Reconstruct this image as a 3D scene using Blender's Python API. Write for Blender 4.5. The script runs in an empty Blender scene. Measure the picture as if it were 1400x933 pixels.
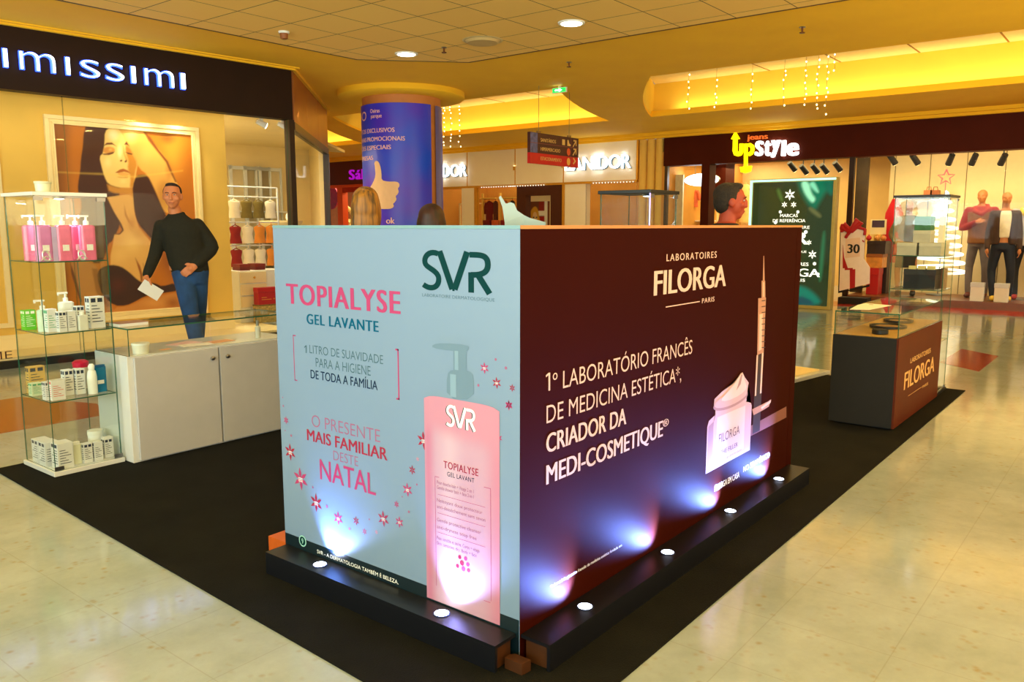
import bpy, bmesh, math, random
import numpy as np
from mathutils import Vector, Matrix
random.seed(7)
SC = bpy.context.scene
COL = SC.collection
PI = math.pi

# ------------------------------------------------------------------ camera
FPX, HY, HEAD, HC = 1115.0, 308.0, math.radians(38.4), 1.42      # focal length in px of a 1400 px frame, horizon row
PIT = math.atan((466.5 - HY) / FPX)
FW = Vector((math.cos(HEAD)*math.cos(PIT), math.sin(HEAD)*math.cos(PIT), -math.sin(PIT)))
RT = Vector((math.sin(HEAD), -math.cos(HEAD), 0))
UP = RT.cross(FW)
EYE = Vector((0, 0, HC))
cam_d = bpy.data.cameras.new('camera')
cam_d.sensor_width = 36; cam_d.lens = FPX/1400*36; cam_d.clip_start = .05; cam_d.clip_end = 200
cam = bpy.data.objects.new('camera', cam_d); COL.objects.link(cam)
cam.matrix_world = Matrix((( RT.x, UP.x, -FW.x, 0), (RT.y, UP.y, -FW.y, 0), (RT.z, UP.z, -FW.z, HC), (0, 0, 0, 1)))
SC.camera = cam

# ------------------------------------------------------------------ world, exposure, large lights
SC.view_settings.view_transform = 'Standard'
SC.view_settings.look = 'None'
SC.view_settings.gamma = 1.0
SC.view_settings.use_curve_mapping = False
SC.view_settings.exposure = 0.68
SC.cycles.max_bounces = 9
SC.cycles.transparent_max_bounces = 24
SC.cycles.sample_clamp_indirect = 6
w = bpy.data.worlds.new('mall_air'); SC.world = w; w.use_nodes = True
w.node_tree.nodes['Background'].inputs[0].default_value = (0.84, 1.0, 0.96, 1)
w.node_tree.nodes['Background'].inputs[1].default_value = 0.22

def lin(c):
    return tuple(((x/255)/12.92 if x/255 <= .04045 else ((x/255+.055)/1.055)**2.4) for x in c[:3])

def area(name, loc, direction, sx, sy, power, col, shape='RECTANGLE', spread=PI, across=(1, 0, 0)):
    d = bpy.data.lights.new(name, 'AREA'); d.shape = shape; d.size = sx
    if shape in ('RECTANGLE', 'ELLIPSE'): d.size_y = sy
    d.energy = power; d.color = col; d.spread = spread
    o = bpy.data.objects.new(name, d); COL.objects.link(o); o.location = loc
    zz = -Vector(direction).normalized(); xx = (Vector(across)-zz*zz.dot(Vector(across))).normalized(); yy = zz.cross(xx)
    o.rotation_euler = Matrix((xx, yy, zz)).transposed().to_euler()
    return o

WARM = (1.0, .85, .56); NEUT = (1.0, .96, .88); YEL = (1.0, .82, .36)
LAMPS = [(6.72, 6.84), (6.70, 4.59), (6.70, 2.30), (3.7, 6.6), (3.7, 4.59), (3.7, 2.3), (3.7, 0.0), (.6, 4.59), (.6, 2.3), (.6, 0.0),
         (6.7, 0.0), (6.7, -2.3), (3.7, -2.3), (.6, -2.3), (-2.2, 4.59), (-2.2, 2.3), (-2.2, 0.), (-2.2, -2.3)]
CZ = 3.35                                     # height of the plaster ceiling
for i, (x, y) in enumerate(LAMPS):
    area('downlight_lamp', (x, y, CZ-.035), (0, 0, -1), .2, .2, 22 if x > 5 else 3, (1, .64, .17) if x > 5 else (1, .93, .74), 'DISK')
for y in (-4, -1.5, 1, 3.5, 9.5, 11.5, 16.5, 18.5):     # unseen fill lights added up in the recesses to brighten floor and shop fronts
    area('recess_fill_light', (11.4, y, 3.95), (1.0, 0, -1), 2.4, 2.0, 34, (1, .58, .14), across=(1, 0, 0))
# cove strips behind the lip of each ceiling recess
for (y0, y1) in ((-4, 7.1), (8.6, 14.0), (15.4, 20)):
    area('cove_lamp', (13.62, (y0+y1)/2, 3.47), (.35, 0, 1), .07, y1-y0, 1.45*(y1-y0), YEL)
# fill lights added out of view behind the viewer to lift the ceiling
area('rear_fill_light', (-3.6, 1.0, 1.6), (1, 0, 1.5), 11, 2.4, 520, (.80, 1, .98), across=(0, 1, 0))
area('rear_fill_light', (3.0, -3.6, 1.6), (0, 1, 1.5), 13, 2.4, 420, (1, .80, .46), across=(1, 0, 0))
# shop lighting
area('lingerie_window_lamp', (4.6, 9.02, 2.66), (.12, .62, -1), 4.5, .12, 4.6, WARM)
area('lingerie_shop_lamp', (6.6, 10.8, 2.72), (0, 0, -1), 1.8, 1.6, 62, (1, .86, .55))
area('fashion_shop_lamp', (17.0, 11.5, 2.95), (0, 0, -1), 1.6, 7.5, 200, (1, .80, .42))
area('jeans_shop_lamp', (17.8, 6.5, 2.72), (0, 0, -1), 2.5, 3.2, 74, (1, .78, .36))
area('jeans_window_lamp', (15.90, 1.2, 2.60), (.85, 0, -1), .12, 6.6, 54, (1, .84, .50))
area('purple_shop_lamp', (17.0, 18.6, 2.7), (0, 0, -1), 1.5, 3.0, 60, (1, .72, .35))

# ------------------------------------------------------------------ materials
def nodes_of(name):
    m = bpy.data.materials.new(name); m.use_nodes = True
    nt = m.node_tree; b = nt.nodes['Principled BSDF']
    return m, nt, b

def M(name, c, rough=.5, metal=0., noise=0., nscale=12., bump=0., bscale=60., emit=None, es=0., spec=.5, coat=0., obj=True):
    """procedural principled material; c is an sRGB 0-255 triple; noise varies the colour a little"""
    m, nt, b = nodes_of(name)
    L = lin(c)
    b.inputs['Roughness'].default_value = rough; b.inputs['Metallic'].default_value = metal
    b.inputs['Specular IOR Level'].default_value = spec
    b.inputs['Coat Weight'].default_value = coat
    b.inputs['Base Color'].default_value = (*L, 1)
    if noise > 0 or bump > 0:
        tc = nt.nodes.new('ShaderNodeTexCoord')
    if noise > 0:
        n = nt.nodes.new('ShaderNodeTexNoise'); n.inputs['Scale'].default_value = nscale; n.inputs['Detail'].default_value = 4
        nt.links.new(tc.outputs['Object'], n.inputs['Vector'])
        r = nt.nodes.new('ShaderNodeValToRGB')
        r.color_ramp.elements[0].position = .3; r.color_ramp.elements[1].position = .7
        r.color_ramp.elements[0].color = (*[v*(1-noise) for v in L], 1)
        r.color_ramp.elements[1].color = (*[min(1, v*(1+noise)) for v in L], 1)
        nt.links.new(n.outputs['Fac'], r.inputs['Fac']); nt.links.new(r.outputs['Color'], b.inputs['Base Color'])
    if bump > 0:
        n2 = nt.nodes.new('ShaderNodeTexNoise'); n2.inputs['Scale'].default_value = bscale; n2.inputs['Detail'].default_value = 3
        nt.links.new(tc.outputs['Object'], n2.inputs['Vector'])
        bp = nt.nodes.new('ShaderNodeBump'); bp.inputs['Strength'].default_value = bump; bp.inputs['Distance'].default_value = .01
        nt.links.new(n2.outputs['Fac'], bp.inputs['Height']); nt.links.new(bp.outputs['Normal'], b.inputs['Normal'])
    if emit is not None:
        b.inputs['Emission Color'].default_value = (*lin(emit), 1); b.inputs['Emission Strength'].default_value = es
    return m

def VC(name, rough=.5, es=0., coat=0.):
    """printed picture: colour from the mesh's own colour layer"""
    m, nt, b = nodes_of(name)
    a = nt.nodes.new('ShaderNodeVertexColor'); a.layer_name = 'print'
    nt.links.new(a.outputs['Color'], b.inputs['Base Color']); b.inputs['Roughness'].default_value = rough
    b.inputs['Coat Weight'].default_value = coat
    if es:
        nt.links.new(a.outputs['Color'], b.inputs['Emission Color']); b.inputs['Emission Strength'].default_value = es
    return m

def GLASS(name, tint=(.975, .992, .982), refl=1.0):
    m = bpy.data.materials.new(name); m.use_nodes = True; nt = m.node_tree; nt.nodes.clear()
    out = nt.nodes.new('ShaderNodeOutputMaterial'); mix = nt.nodes.new('ShaderNodeMixShader')
    t = nt.nodes.new('ShaderNodeBsdfTransparent'); t.inputs[0].default_value = (*tint, 1)
    g = nt.nodes.new('ShaderNodeBsdfGlossy'); g.inputs['Roughness'].default_value = .01
    f = nt.nodes.new('ShaderNodeLayerWeight'); f.inputs['Blend'].default_value = .5
    pw = nt.nodes.new('ShaderNodeMath'); pw.operation = 'POWER'; pw.inputs[1].default_value = 5
    mu = nt.nodes.new('ShaderNodeMath'); mu.operation = 'MULTIPLY_ADD'; mu.inputs[1].default_value = .7*refl; mu.inputs[2].default_value = .03*refl
    nt.links.new(f.outputs['Facing'], pw.inputs[0]); nt.links.new(pw.outputs[0], mu.inputs[0]); nt.links.new(mu.outputs[0], mix.inputs[0])
    nt.links.new(t.outputs[0], mix.inputs[1]); nt.links.new(g.outputs[0], mix.inputs[2]); nt.links.new(mix.outputs[0], out.inputs[0])
    return m

def FLOOR_MAT():
    m, nt, b = nodes_of('polished_terrazzo')
    N = nt.nodes.new; L = nt.links.new
    tc = N('ShaderNodeTexCoord')
    base = N('ShaderNodeValToRGB'); n1 = N('ShaderNodeTexNoise'); n1.inputs['Scale'].default_value = 2.6; n1.inputs['Detail'].default_value = 8; n1.inputs['Roughness'].default_value = .7
    L(tc.outputs['Object'], n1.inputs['Vector']); L(n1.outputs['Fac'], base.inputs['Fac'])
    base.color_ramp.elements[0].position = .3; base.color_ramp.elements[0].color = (*lin((143, 156, 158)), 1)
    base.color_ramp.elements[1].position = .7; base.color_ramp.elements[1].color = (*lin((165, 178, 186)), 1)
    # sparse tan chips
    mp = N('ShaderNodeMapping'); mp.inputs['Scale'].default_value = (1, 1, 1); L(tc.outputs['Object'], mp.inputs['Vector'])
    wn = N('ShaderNodeTexNoise'); wn.inputs['Scale'].default_value = 9; wn.inputs['Detail'].default_value = 3; L(mp.outputs[0], wn.inputs['Vector'])
    cr = N('ShaderNodeValToRGB'); cr.color_ramp.elements[0].position = .50; cr.color_ramp.elements[0].color = (0, 0, 0, 1); cr.color_ramp.elements[1].position = .64; cr.color_ramp.elements[1].color = (1, 1, 1, 1)
    L(wn.outputs['Fac'], cr.inputs['Fac'])
    v = N('ShaderNodeTexVoronoi'); v.inputs['Scale'].default_value = 26; L(tc.outputs['Object'], v.inputs['Vector'])
    vr = N('ShaderNodeValToRGB'); vr.color_ramp.elements[0].position = .0; vr.color_ramp.elements[0].color = (1, 1, 1, 1); vr.color_ramp.elements[1].position = .42; vr.color_ramp.elements[1].color = (0, 0, 0, 1)
    L(v.outputs['Distance'], vr.inputs['Fac'])
    mul = N('ShaderNodeMath'); mul.operation = 'MULTIPLY'; L(cr.outputs['Color'], mul.inputs[0]); L(vr.outputs['Color'], mul.inputs[1])
    mx = N('ShaderNodeMixRGB'); mx.inputs['Color2'].default_value = (*lin((146, 136, 108)), 1); L(base.outputs['Color'], mx.inputs['Color1']); L(mul.outputs[0], mx.inputs['Fac'])
    # tile joints (0.41 x 0.37 m grid laid along the mall axes)
    br = N('ShaderNodeTexBrick'); br.offset = 0; br.inputs['Scale'].default_value = 1
    br.inputs['Mortar Size'].default_value = .0022; br.inputs['Brick Width'].default_value = .37; br.inputs['Row Height'].default_value = .41
    br.inputs['Color1'].default_value = (0, 0, 0, 1); br.inputs['Color2'].default_value = (0, 0, 0, 1); br.inputs['Mortar'].default_value = (1, 1, 1, 1)
    m2 = N('ShaderNodeMapping'); m2.inputs['Location'].default_value = (.185, -.18, 0); L(tc.outputs['Object'], m2.inputs['Vector']); L(m2.outputs[0], br.inputs['Vector'])
    jm = N('ShaderNodeMath'); jm.operation = 'MULTIPLY'; jm.inputs[1].default_value = .22; L(br.outputs['Color'], jm.inputs[0])
    mx2 = N('ShaderNodeMixRGB'); mx2.inputs['Color2'].default_value = (*lin((120, 112, 84)), 1); L(mx.outputs['Color'], mx2.inputs['Color1']); L(jm.outputs[0], mx2.inputs['Fac'])
    L(mx2.outputs['Color'], b.inputs['Base Color'])
    b.inputs['Roughness'].default_value = .10; b.inputs['Specular IOR Level'].default_value = .6
    bp = N('ShaderNodeBump'); bp.inputs['Strength'].default_value = .05; bp.inputs['Distance'].default_value = .02
    nb = N('ShaderNodeTexNoise'); nb.inputs['Scale'].default_value = 3; L(tc.outputs['Object'], nb.inputs['Vector']); L(nb.outputs['Fac'], bp.inputs['Height']); L(bp.outputs['Normal'], b.inputs['Normal'])
    return m

def TILE_MAT():
    m, nt, b = nodes_of('ceiling_tiles')
    N = nt.nodes.new; L = nt.links.new
    tc = N('ShaderNodeTexCoord'); br = N('ShaderNodeTexBrick'); br.offset = 0
    br.inputs['Scale'].default_value = 1; br.inputs['Brick Width'].default_value = .57; br.inputs['Row Height'].default_value = .57
    br.inputs['Mortar Size'].default_value = .006; br.inputs['Mortar Smooth'].default_value = .3
    for k in ('Color1', 'Color2'): br.inputs[k].default_value = (*lin((255, 212, 116)), 1)
    br.inputs['Color2'].default_value = (*lin((252, 206, 110)), 1)
    br.inputs['Mortar'].default_value = (*lin((120, 88, 40)), 1)
    mp = N('ShaderNodeMapping'); mp.inputs['Location'].default_value = (.07, .13, 0); L(tc.outputs['Object'], mp.inputs['Vector']); L(mp.outputs[0], br.inputs['Vector'])
    L(br.outputs['Color'], b.inputs['Base Color']); b.inputs['Roughness'].default_value = .8
    return m

# ------------------------------------------------------------------ mesh helpers
def ray(x, y):
    return FW*FPX + RT*(x-700) + UP*(466.5-y)
def onX(x, y, c):
    d = ray(x, y); return EYE + d*(c/d.x)
def onY(x, y, c):
    d = ray(x, y); return EYE + d*(c/d.y)
def onZ(x, y, c=0.):
    d = ray(x, y); return EYE + d*((c-HC)/d.z)
def proj(p):
    d = Vector(p)-EYE; z = d.dot(FW); return (700+FPX*d.dot(RT)/z, 466.5-FPX*d.dot(UP)/z)

def new_obj(name, me, parent=None):
    o = bpy.data.objects.new(name, me); COL.objects.link(o)
    if parent is not None: o.parent = parent
    return o

def root_of(o):
    while o.parent is not None: o = o.parent
    return o

class MB:
    def __init__(s): s.v = []; s.f = []; s.m = []; s.s = []
    def add(s, vs, fs, mi=0, smooth=False):
        k = len(s.v); s.v += [tuple(p) for p in vs]
        for f in fs: s.f.append([i+k for i in f]); s.m.append(mi); s.s.append(smooth)
    def box(s, x0, x1, y0, y1, z0, z1, mi=0):
        s.add([(x0,y0,z0),(x1,y0,z0),(x1,y1,z0),(x0,y1,z0),(x0,y0,z1),(x1,y0,z1),(x1,y1,z1),(x0,y1,z1)],
              [(3,2,1,0),(4,5,6,7),(0,1,5,4),(1,2,6,5),(2,3,7,6),(3,0,4,7)], mi); return s
    def pane(s, x0, x1, y0, y1, z0, z1, mi=0, ei=1):
        """glass sheet: the two big faces get material mi, the cut edges ei"""
        d = (x1-x0, y1-y0, z1-z0); thin = d.index(min(d)); k = len(s.f)
        s.box(x0, x1, y0, y1, z0, z1, ei)
        for j in {0: (3, 5), 1: (2, 4), 2: (0, 1)}[thin]: s.m[k+j] = mi
        return s
    def rbox(s, x0, x1, y0, y1, z0, z1, r=.01, mi=0, seg=3, vertical_only=True):
        """box with rounded upright edges"""
        pts = []
        for cx, cy, a0 in ((x1-r, y1-r, 0), (x0+r, y1-r, PI/2), (x0+r, y0+r, PI), (x1-r, y0+r, 1.5*PI)):
            for i in range(seg+1):
                a = a0+PI/2*i/seg; pts.append((cx+r*math.cos(a), cy+r*math.sin(a)))
        s.prism(pts, z0, z1, mi); return s
    def prism(s, pts, z0, z1, mi=0, smooth=False):
        n = len(pts)
        s.add([(x, y, z0) for x, y in pts]+[(x, y, z1) for x, y in pts],
              [list(range(n))[::-1], list(range(n, 2*n))], mi)
        k = len(s.v)-2*n
        for i in range(n):
            j = (i+1) % n
            s.f.append([k+i, k+j, k+n+j, k+n+i]); s.m.append(mi); s.s.append(smooth)
        return s
    def slab(s, pts, off, mi=0):
        """planar 3-D outline pts, extruded by vector off"""
        n = len(pts); off = Vector(off); P = [Vector(p) for p in pts]
        s.add(P+[p+off for p in P], [list(range(n))[::-1], list(range(n, 2*n))]+[(i, (i+1) % n, n+(i+1) % n, n+i) for i in range(n)], mi); return s
    def flat(s, pts, mi=0):
        s.add(pts, [list(range(len(pts)))], mi); return s
    def tube(s, pts, r, seg=10, mi=0, cap=True, smooth=True):
        P = [Vector(p) for p in pts]; R = r if isinstance(r, (list, tuple)) else [r]*len(P)
        rings = []; up = None
        for i, p in enumerate(P):
            d = (P[min(i+1, len(P)-1)]-P[max(i-1, 0)]).normalized()
            if up is None: up = Vector((0, 0, 1)) if abs(d.z) < .9 else Vector((1, 0, 0))
            a = d.cross(up).normalized(); b = a.cross(d).normalized(); up = b
            rings.append([p+(a*math.cos(t)+b*math.sin(t))*R[i] for t in [2*PI*k/seg for k in range(seg)]])
        k = len(s.v); s.v += [tuple(q) for ring in rings for q in ring]
        for i in range(len(P)-1):
            for j in range(seg):
                s.f.append([k+i*seg+j, k+i*seg+(j+1) % seg, k+(i+1)*seg+(j+1) % seg, k+(i+1)*seg+j][::-1]); s.m.append(mi); s.s.append(smooth)
        if cap:
            s.f.append([k+j for j in range(seg)]); s.m.append(mi); s.s.append(False)
            s.f.append([k+(len(P)-1)*seg+j for j in range(seg)][::-1]); s.m.append(mi); s.s.append(False)
        return s
    def lathe(s, prof, c=(0, 0, 0), seg=24, mi=0, sx=1., sy=1.):
        """prof: [(r, z)...] from bottom to top, closed with caps"""
        k = len(s.v); n = len(prof)
        for r, z in prof:
            for j in range(seg):
                a = 2*PI*j/seg; s.v.append((c[0]+r*sx*math.cos(a), c[1]+r*sy*math.sin(a), c[2]+z))
        for i in range(n-1):
            for j in range(seg):
                s.f.append([k+i*seg+j, k+i*seg+(j+1) % seg, k+(i+1)*seg+(j+1) % seg, k+(i+1)*seg+j]); s.m.append(mi); s.s.append(True)
        s.f.append([k+j for j in range(seg)][::-1]); s.m.append(mi); s.s.append(False)
        s.f.append([k+(n-1)*seg+j for j in range(seg)]); s.m.append(mi); s.s.append(False)
        return s
    def ell(s, c, r, mi=0, seg=16, rings=10, rot=None):
        c = Vector(c); k = len(s.v)
        for i in range(rings+1):
            t = -PI/2+PI*i/rings
            t = max(-PI/2+.02, min(PI/2-.02, t))
            for j in range(seg):
                a = 2*PI*j/seg
                p = Vector((r[0]*math.cos(t)*math.cos(a), r[1]*math.cos(t)*math.sin(a), r[2]*math.sin(t)))
                if rot is not None: p = rot @ p
                s.v.append(tuple(c+p))
        for i in range(rings):
            for j in range(seg):
                s.f.append([k+i*seg+j, k+i*seg+(j+1) % seg, k+(i+1)*seg+(j+1) % seg, k+(i+1)*seg+j]); s.m.append(mi); s.s.append(True)
        s.f.append([k+j for j in range(seg)][::-1]); s.m.append(mi); s.s.append(True)
        s.f.append([k+rings*seg+j for j in range(seg)]); s.m.append(mi); s.s.append(True)
        return s
    def loft(s, secs, seg=18, mi=0):
        """secs: [(cx, cy, cz, rx, ry)] stacked ellipses"""
        k = len(s.v); n = len(secs)
        for cx, cy, cz, rx, ry in secs:
            for j in range(seg):
                a = 2*PI*j/seg; s.v.append((cx+rx*math.cos(a), cy+ry*math.sin(a), cz))
        fl = secs[-1][2] > secs[0][2]
        for i in range(n-1):
            for j in range(seg):
                f = [k+i*seg+j, k+i*seg+(j+1) % seg, k+(i+1)*seg+(j+1) % seg, k+(i+1)*seg+j]
                s.f.append(f if fl else f[::-1]); s.m.append(mi); s.s.append(True)
        a = [k+j for j in range(seg)]; b = [k+(n-1)*seg+j for j in range(seg)]
        s.f.append(a[::-1] if fl else a); s.f.append(b if fl else b[::-1]); s.m += [mi, mi]; s.s += [True, True]
        return s
    def mesh(s, name, mats):
        me = bpy.data.meshes.new(name); me.from_pydata(s.v, [], s.f)
        for m in (mats if isinstance(mats, (list, tuple)) else [mats]): me.materials.append(m)
        me.polygons.foreach_set('material_index', s.m); me.polygons.foreach_set('use_smooth', s.s)
        me.update(); return me
    def build(s, name, mats, parent=None, world=False, bevel=0., mat=None):
        """one mesh object; world=True means the points are world points and are taken into the parent's frame"""
        if mat is not None: s.v = [tuple(mat @ Vector(p)) for p in s.v]
        if world and parent is not None:
            r = root_of(parent); inv = (Matrix.Translation(r.location) @ r.rotation_euler.to_matrix().to_4x4()).inverted()
            s.v = [tuple(inv @ Vector(p)) for p in s.v]
        me = s.mesh(name, mats)
        if any(s.s): me.set_sharp_from_angle(angle=.7)
        o = new_obj(name, me, parent)
        if bevel > 0:
            b = o.modifiers.new('soft_edge', 'BEVEL'); b.width = bevel; b.segments = 2; b.limit_method = 'ANGLE'
        return o
    def blob(s, name, mats, parent=None, voxel=.01, smooth=4, mat=None):
        """melts all added shapes into one continuous surface"""
        if mat is not None: s.v = [tuple(mat @ Vector(p)) for p in s.v]
        o = bpy.data.objects.new(name, s.mesh(name, mats)); COL.objects.link(o)
        r = o.modifiers.new('r', 'REMESH'); r.mode = 'VOXEL'; r.voxel_size = voxel; r.use_smooth_shade = True
        q = o.modifiers.new('s', 'SMOOTH'); q.iterations = smooth; q.factor = .5
        dg = bpy.context.evaluated_depsgraph_get(); dg.update()
        me = bpy.data.meshes.new_from_object(o.evaluated_get(dg)); me.name = name
        bpy.data.objects.remove(o)
        if not me.materials:
            for m in (mats if isinstance(mats, (list, tuple)) else [mats]): me.materials.append(m)
        return new_obj(name, me, parent)

def tag(o, label, cat, group=None, kind=None):
    o['label'] = label; o['category'] = cat
    if group: o['group'] = group
    if kind: o['kind'] = kind
    return o
def thing(name, label, cat, loc=(0, 0, 0), rz=0., group=None):
    o = bpy.data.objects.new(name, None); COL.objects.link(o); o.empty_display_size = .1
    o.location = loc; o.rotation_euler = (0, 0, rz)
    return tag(o, label, cat, group)
def struct(o):
    o['kind'] = 'structure'; return o
def dup(root, loc, rz=0., label=None, group=None, scale=None):
    r = root.copy(); COL.objects.link(r); r.location = loc; r.rotation_euler = (0, 0, rz)
    if label: r['label'] = label
    if group: r['group'] = group
    if scale: r.scale = scale
    for ch in list(root.children):
        c = ch.copy(); COL.objects.link(c); c.parent = r
        for g in list(ch.children):
            d = g.copy(); COL.objects.link(d); d.parent = c
    return r

# ------------------------------------------------------------------ lettering
_caps = {}
def text_verts(s, offset=0., extrude=0., spacing=1., shear=0.):
    cu = bpy.data.curves.new('lettering', 'FONT'); cu.body = s; cu.size = 1; cu.offset = offset; cu.extrude = extrude
    cu.space_character = spacing; cu.shear = shear; cu.resolution_u = 4; cu.fill_mode = 'BOTH' if extrude else 'FRONT'
    o = bpy.data.objects.new('lettering', cu); COL.objects.link(o)
    dg = bpy.context.evaluated_depsgraph_get(); dg.update()
    me = bpy.data.meshes.new_from_object(o.evaluated_get(dg))
    bpy.data.objects.remove(o); bpy.data.curves.remove(cu)
    v = [tuple(p.co) for p in me.vertices]; f = [list(p.vertices) for p in me.polygons]
    bpy.data.meshes.remove(me); return v, f
def caps(offset):
    k = round(offset, 4)
    if k not in _caps:
        v, f = text_verts('H', offset); _caps[k] = (min(p[1] for p in v), max(p[1] for p in v))
    return _caps[k]

def add_text(mb, s, org, right, up, width, cap, mi=0, bold=0., depth=0., spacing=1., ref=None, shear=0., wrap=None):
    """lettering fitted to a width and a capital height; org = left end of the base line; depth > 0 gives raised letters"""
    thin = min(bold, 0.); b = max(bold, 0.)
    v, f = text_verts(s, thin, .5 if depth else 0., spacing, shear)
    x0 = min(p[0] for p in v)-b; x1 = max(p[0] for p in v)+b; c0, c1 = caps(thin)
    if ref == 'x': c0, c1 = min(p[1] for p in v), max(p[1] for p in v)
    org = Vector(org); R = Vector(right).normalized(); U = Vector(up).normalized(); Nn = R.cross(U)
    for k, dx in enumerate((0.,) if b == 0 else (-b, 0., b) if b < .03 else (-b, -b*.5, 0., b*.5, b)):
        P = []
        for p in v:
            x = (p[0]+dx-x0)/(x1-x0)*width; y = (p[1]-c0)/(c1-c0)*cap*(1-.5*b*0); c = ((p[2]+.5)*depth if depth else 0.)+k*.00009*(8 if depth else 1)
            P.append(wrap(x, y, c) if wrap else org+R*x+U*y+Nn*c)
        mb.add(P, f, mi)
    return mb

# ------------------------------------------------------------------ printed pictures
def sdist(px, py, poly):
    """signed distance (negative inside) from points to a polygon, numpy"""
    P = np.array(poly, float); n = len(P); d = np.full(px.shape, 1e9); ins = np.zeros(px.shape, bool)
    for i in range(n):
        ax, ay = P[i]; bx, by = P[(i+1) % n]; ex, ey = bx-ax, by-ay
        t = np.clip(((px-ax)*ex+(py-ay)*ey)/(ex*ex+ey*ey+1e-12), 0, 1)
        d = np.minimum(d, np.hypot(px-ax-t*ex, py-ay-t*ey))
        c = ((ay > py) != (by > py)) & (px < (bx-ax)*(py-ay)/((by-ay) if by != ay else 1e-9)+ax)
        ins ^= c
    return np.where(ins, -d, d)
def smooth_poly(poly, n=2):
    for _ in range(n):
        q = []
        for i in range(len(poly)):
            a, b = poly[i], poly[(i+1) % len(poly)]
            q += [(a[0]*.75+b[0]*.25, a[1]*.75+b[1]*.25), (a[0]*.25+b[0]*.75, a[1]*.25+b[1]*.75)]
        poly = q
    return poly
def picture(name, O, R, U, W, H, nx, ny, layers, bg, mat, parent=None, world=True, to=None):
    """flat printed sheet; layers: (outline in u 0..W, v 0..H, colour, softness); drawn in order over bg. to: maps (u, v) before drawing"""
    u = np.linspace(0, W, nx+1); v = np.linspace(0, H, ny+1); uu, vv = np.meshgrid(u, v)
    a, b = (uu, vv) if to is None else to(uu, vv)
    img = np.zeros(uu.shape+(3,)); img[:] = np.array(lin(bg))
    for L in layers:
        if L[0] == 'blob':
            _, cx, cy, r0, r1, c, al = L
            k = np.clip(1-np.hypot((a-cx)/r0, (b-cy)/r1), 0, 1); k = al*k*k*(3-2*k)
        else:
            poly, c, soft = L[:3]; al = L[3] if len(L) > 3 else 1.
            k = np.clip(.5-sdist(a, b, poly)/soft, 0, 1); k = al*k*k*(3-2*k)
        img = img*(1-k[..., None])+np.array(lin(c))*k[..., None]
    O, R, U = Vector(O), Vector(R), Vector(U)
    mb = MB(); vs = [O+R*float(x)+U*float(y) for x, y in zip(uu.ravel(), vv.ravel())]
    k = nx+1
    mb.add(vs, [(j*k+i, j*k+i+1, (j+1)*k+i+1, (j+1)*k+i) for j in range(ny) for i in range(nx)], 0)
    o = mb.build(name, mat, parent, world)
    at = o.data.color_attributes.new('print', 'FLOAT_COLOR', 'POINT')
    c4 = np.ones((uu.size, 4), np.float32); c4[:, :3] = img.reshape(-1, 3)
    at.data.foreach_set('color', c4.ravel())
    return o
# ------------------------------------------------------------------ shared materials
m_floor = FLOOR_MAT(); m_tile = TILE_MAT()
m_plaster = M('ochre_plaster', (255, 196, 30), .85, noise=.04, nscale=2)
m_cove = M('cove_paint', (246, 212, 84), .85, noise=.03, nscale=2)
m_covetop = M('cove_panel', (250, 236, 190), .8, noise=.03)
m_cream = M('cream_wall', (244, 224, 170), .75, noise=.03, nscale=3)
m_gold = M('golden_wall', (232, 190, 88), .7, noise=.04, nscale=3)
m_goldtrim = M('gilt_trim', (222, 168, 60), .35, metal=.5, noise=.05)
m_beige = M('beige_cladding', (255, 244, 222), .55, noise=.03, nscale=2)
m_fascia = M('black_fascia', (36, 17, 8), .5, noise=.12, nscale=3, spec=.2)
m_brownfas = M('brown_fascia', (70, 20, 5), .6, noise=.10, nscale=3, spec=.1)
m_redfas = M('maroon_fascia', (92, 26, 16), .4, noise=.10, nscale=3)
m_copper = M('copper_panel', (176, 104, 44), .35, metal=.25, noise=.06, nscale=3)
m_darkframe = M('bronze_frame', (48, 30, 22), .35, metal=.3, noise=.08)
m_black = M('black_satin', (20, 19, 18), .4, noise=.1)
m_matblack = M('black_matt', (16, 16, 16), .75, noise=.15)
m_white = M('white_lacquer', (216, 220, 222), .25, noise=.02, coat=.3)
m_whitem = M('white_matt', (238, 238, 232), .6, noise=.02)
m_paper = M('white_paper', (222, 224, 226), .7, noise=.02)
m_chrome = M('chrome', (210, 210, 210), .15, metal=1., noise=.03)
m_steel = M('brushed_steel', (150, 150, 150), .35, metal=1., noise=.06)
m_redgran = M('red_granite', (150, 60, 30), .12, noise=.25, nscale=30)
m_redstrip = M('red_border', (176, 40, 24), .2, noise=.15, nscale=20)
m_glass = GLASS('clear_glass'); m_shop = GLASS('shop_window_glass', (.985, .985, .975), .12)
m_edge = M('green_glass_edge', (36, 92, 74), .15, noise=.1, nscale=20)
m_lamp = M('lamp_lens', (255, 250, 235), .3, emit=(255, 246, 220), es=7, noise=.01)
m_led = M('white_led', (255, 255, 255), .3, emit=(235, 242, 255), es=8, noise=.01)
m_bulb = M('warm_bulb', (255, 240, 200), .3, emit=(255, 228, 160), es=4, noise=.01)
m_wire = M('thin_wire', (150, 120, 60), .6, noise=.1)
m_wood = M('brown_wood', (66, 36, 14), .4, noise=.2, nscale=14)
m_skin = M('skin', (206, 128, 84), .55, noise=.06, nscale=20)
m_dummy = M('mannequin_skin', (196, 124, 66), .5, noise=.05)

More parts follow.
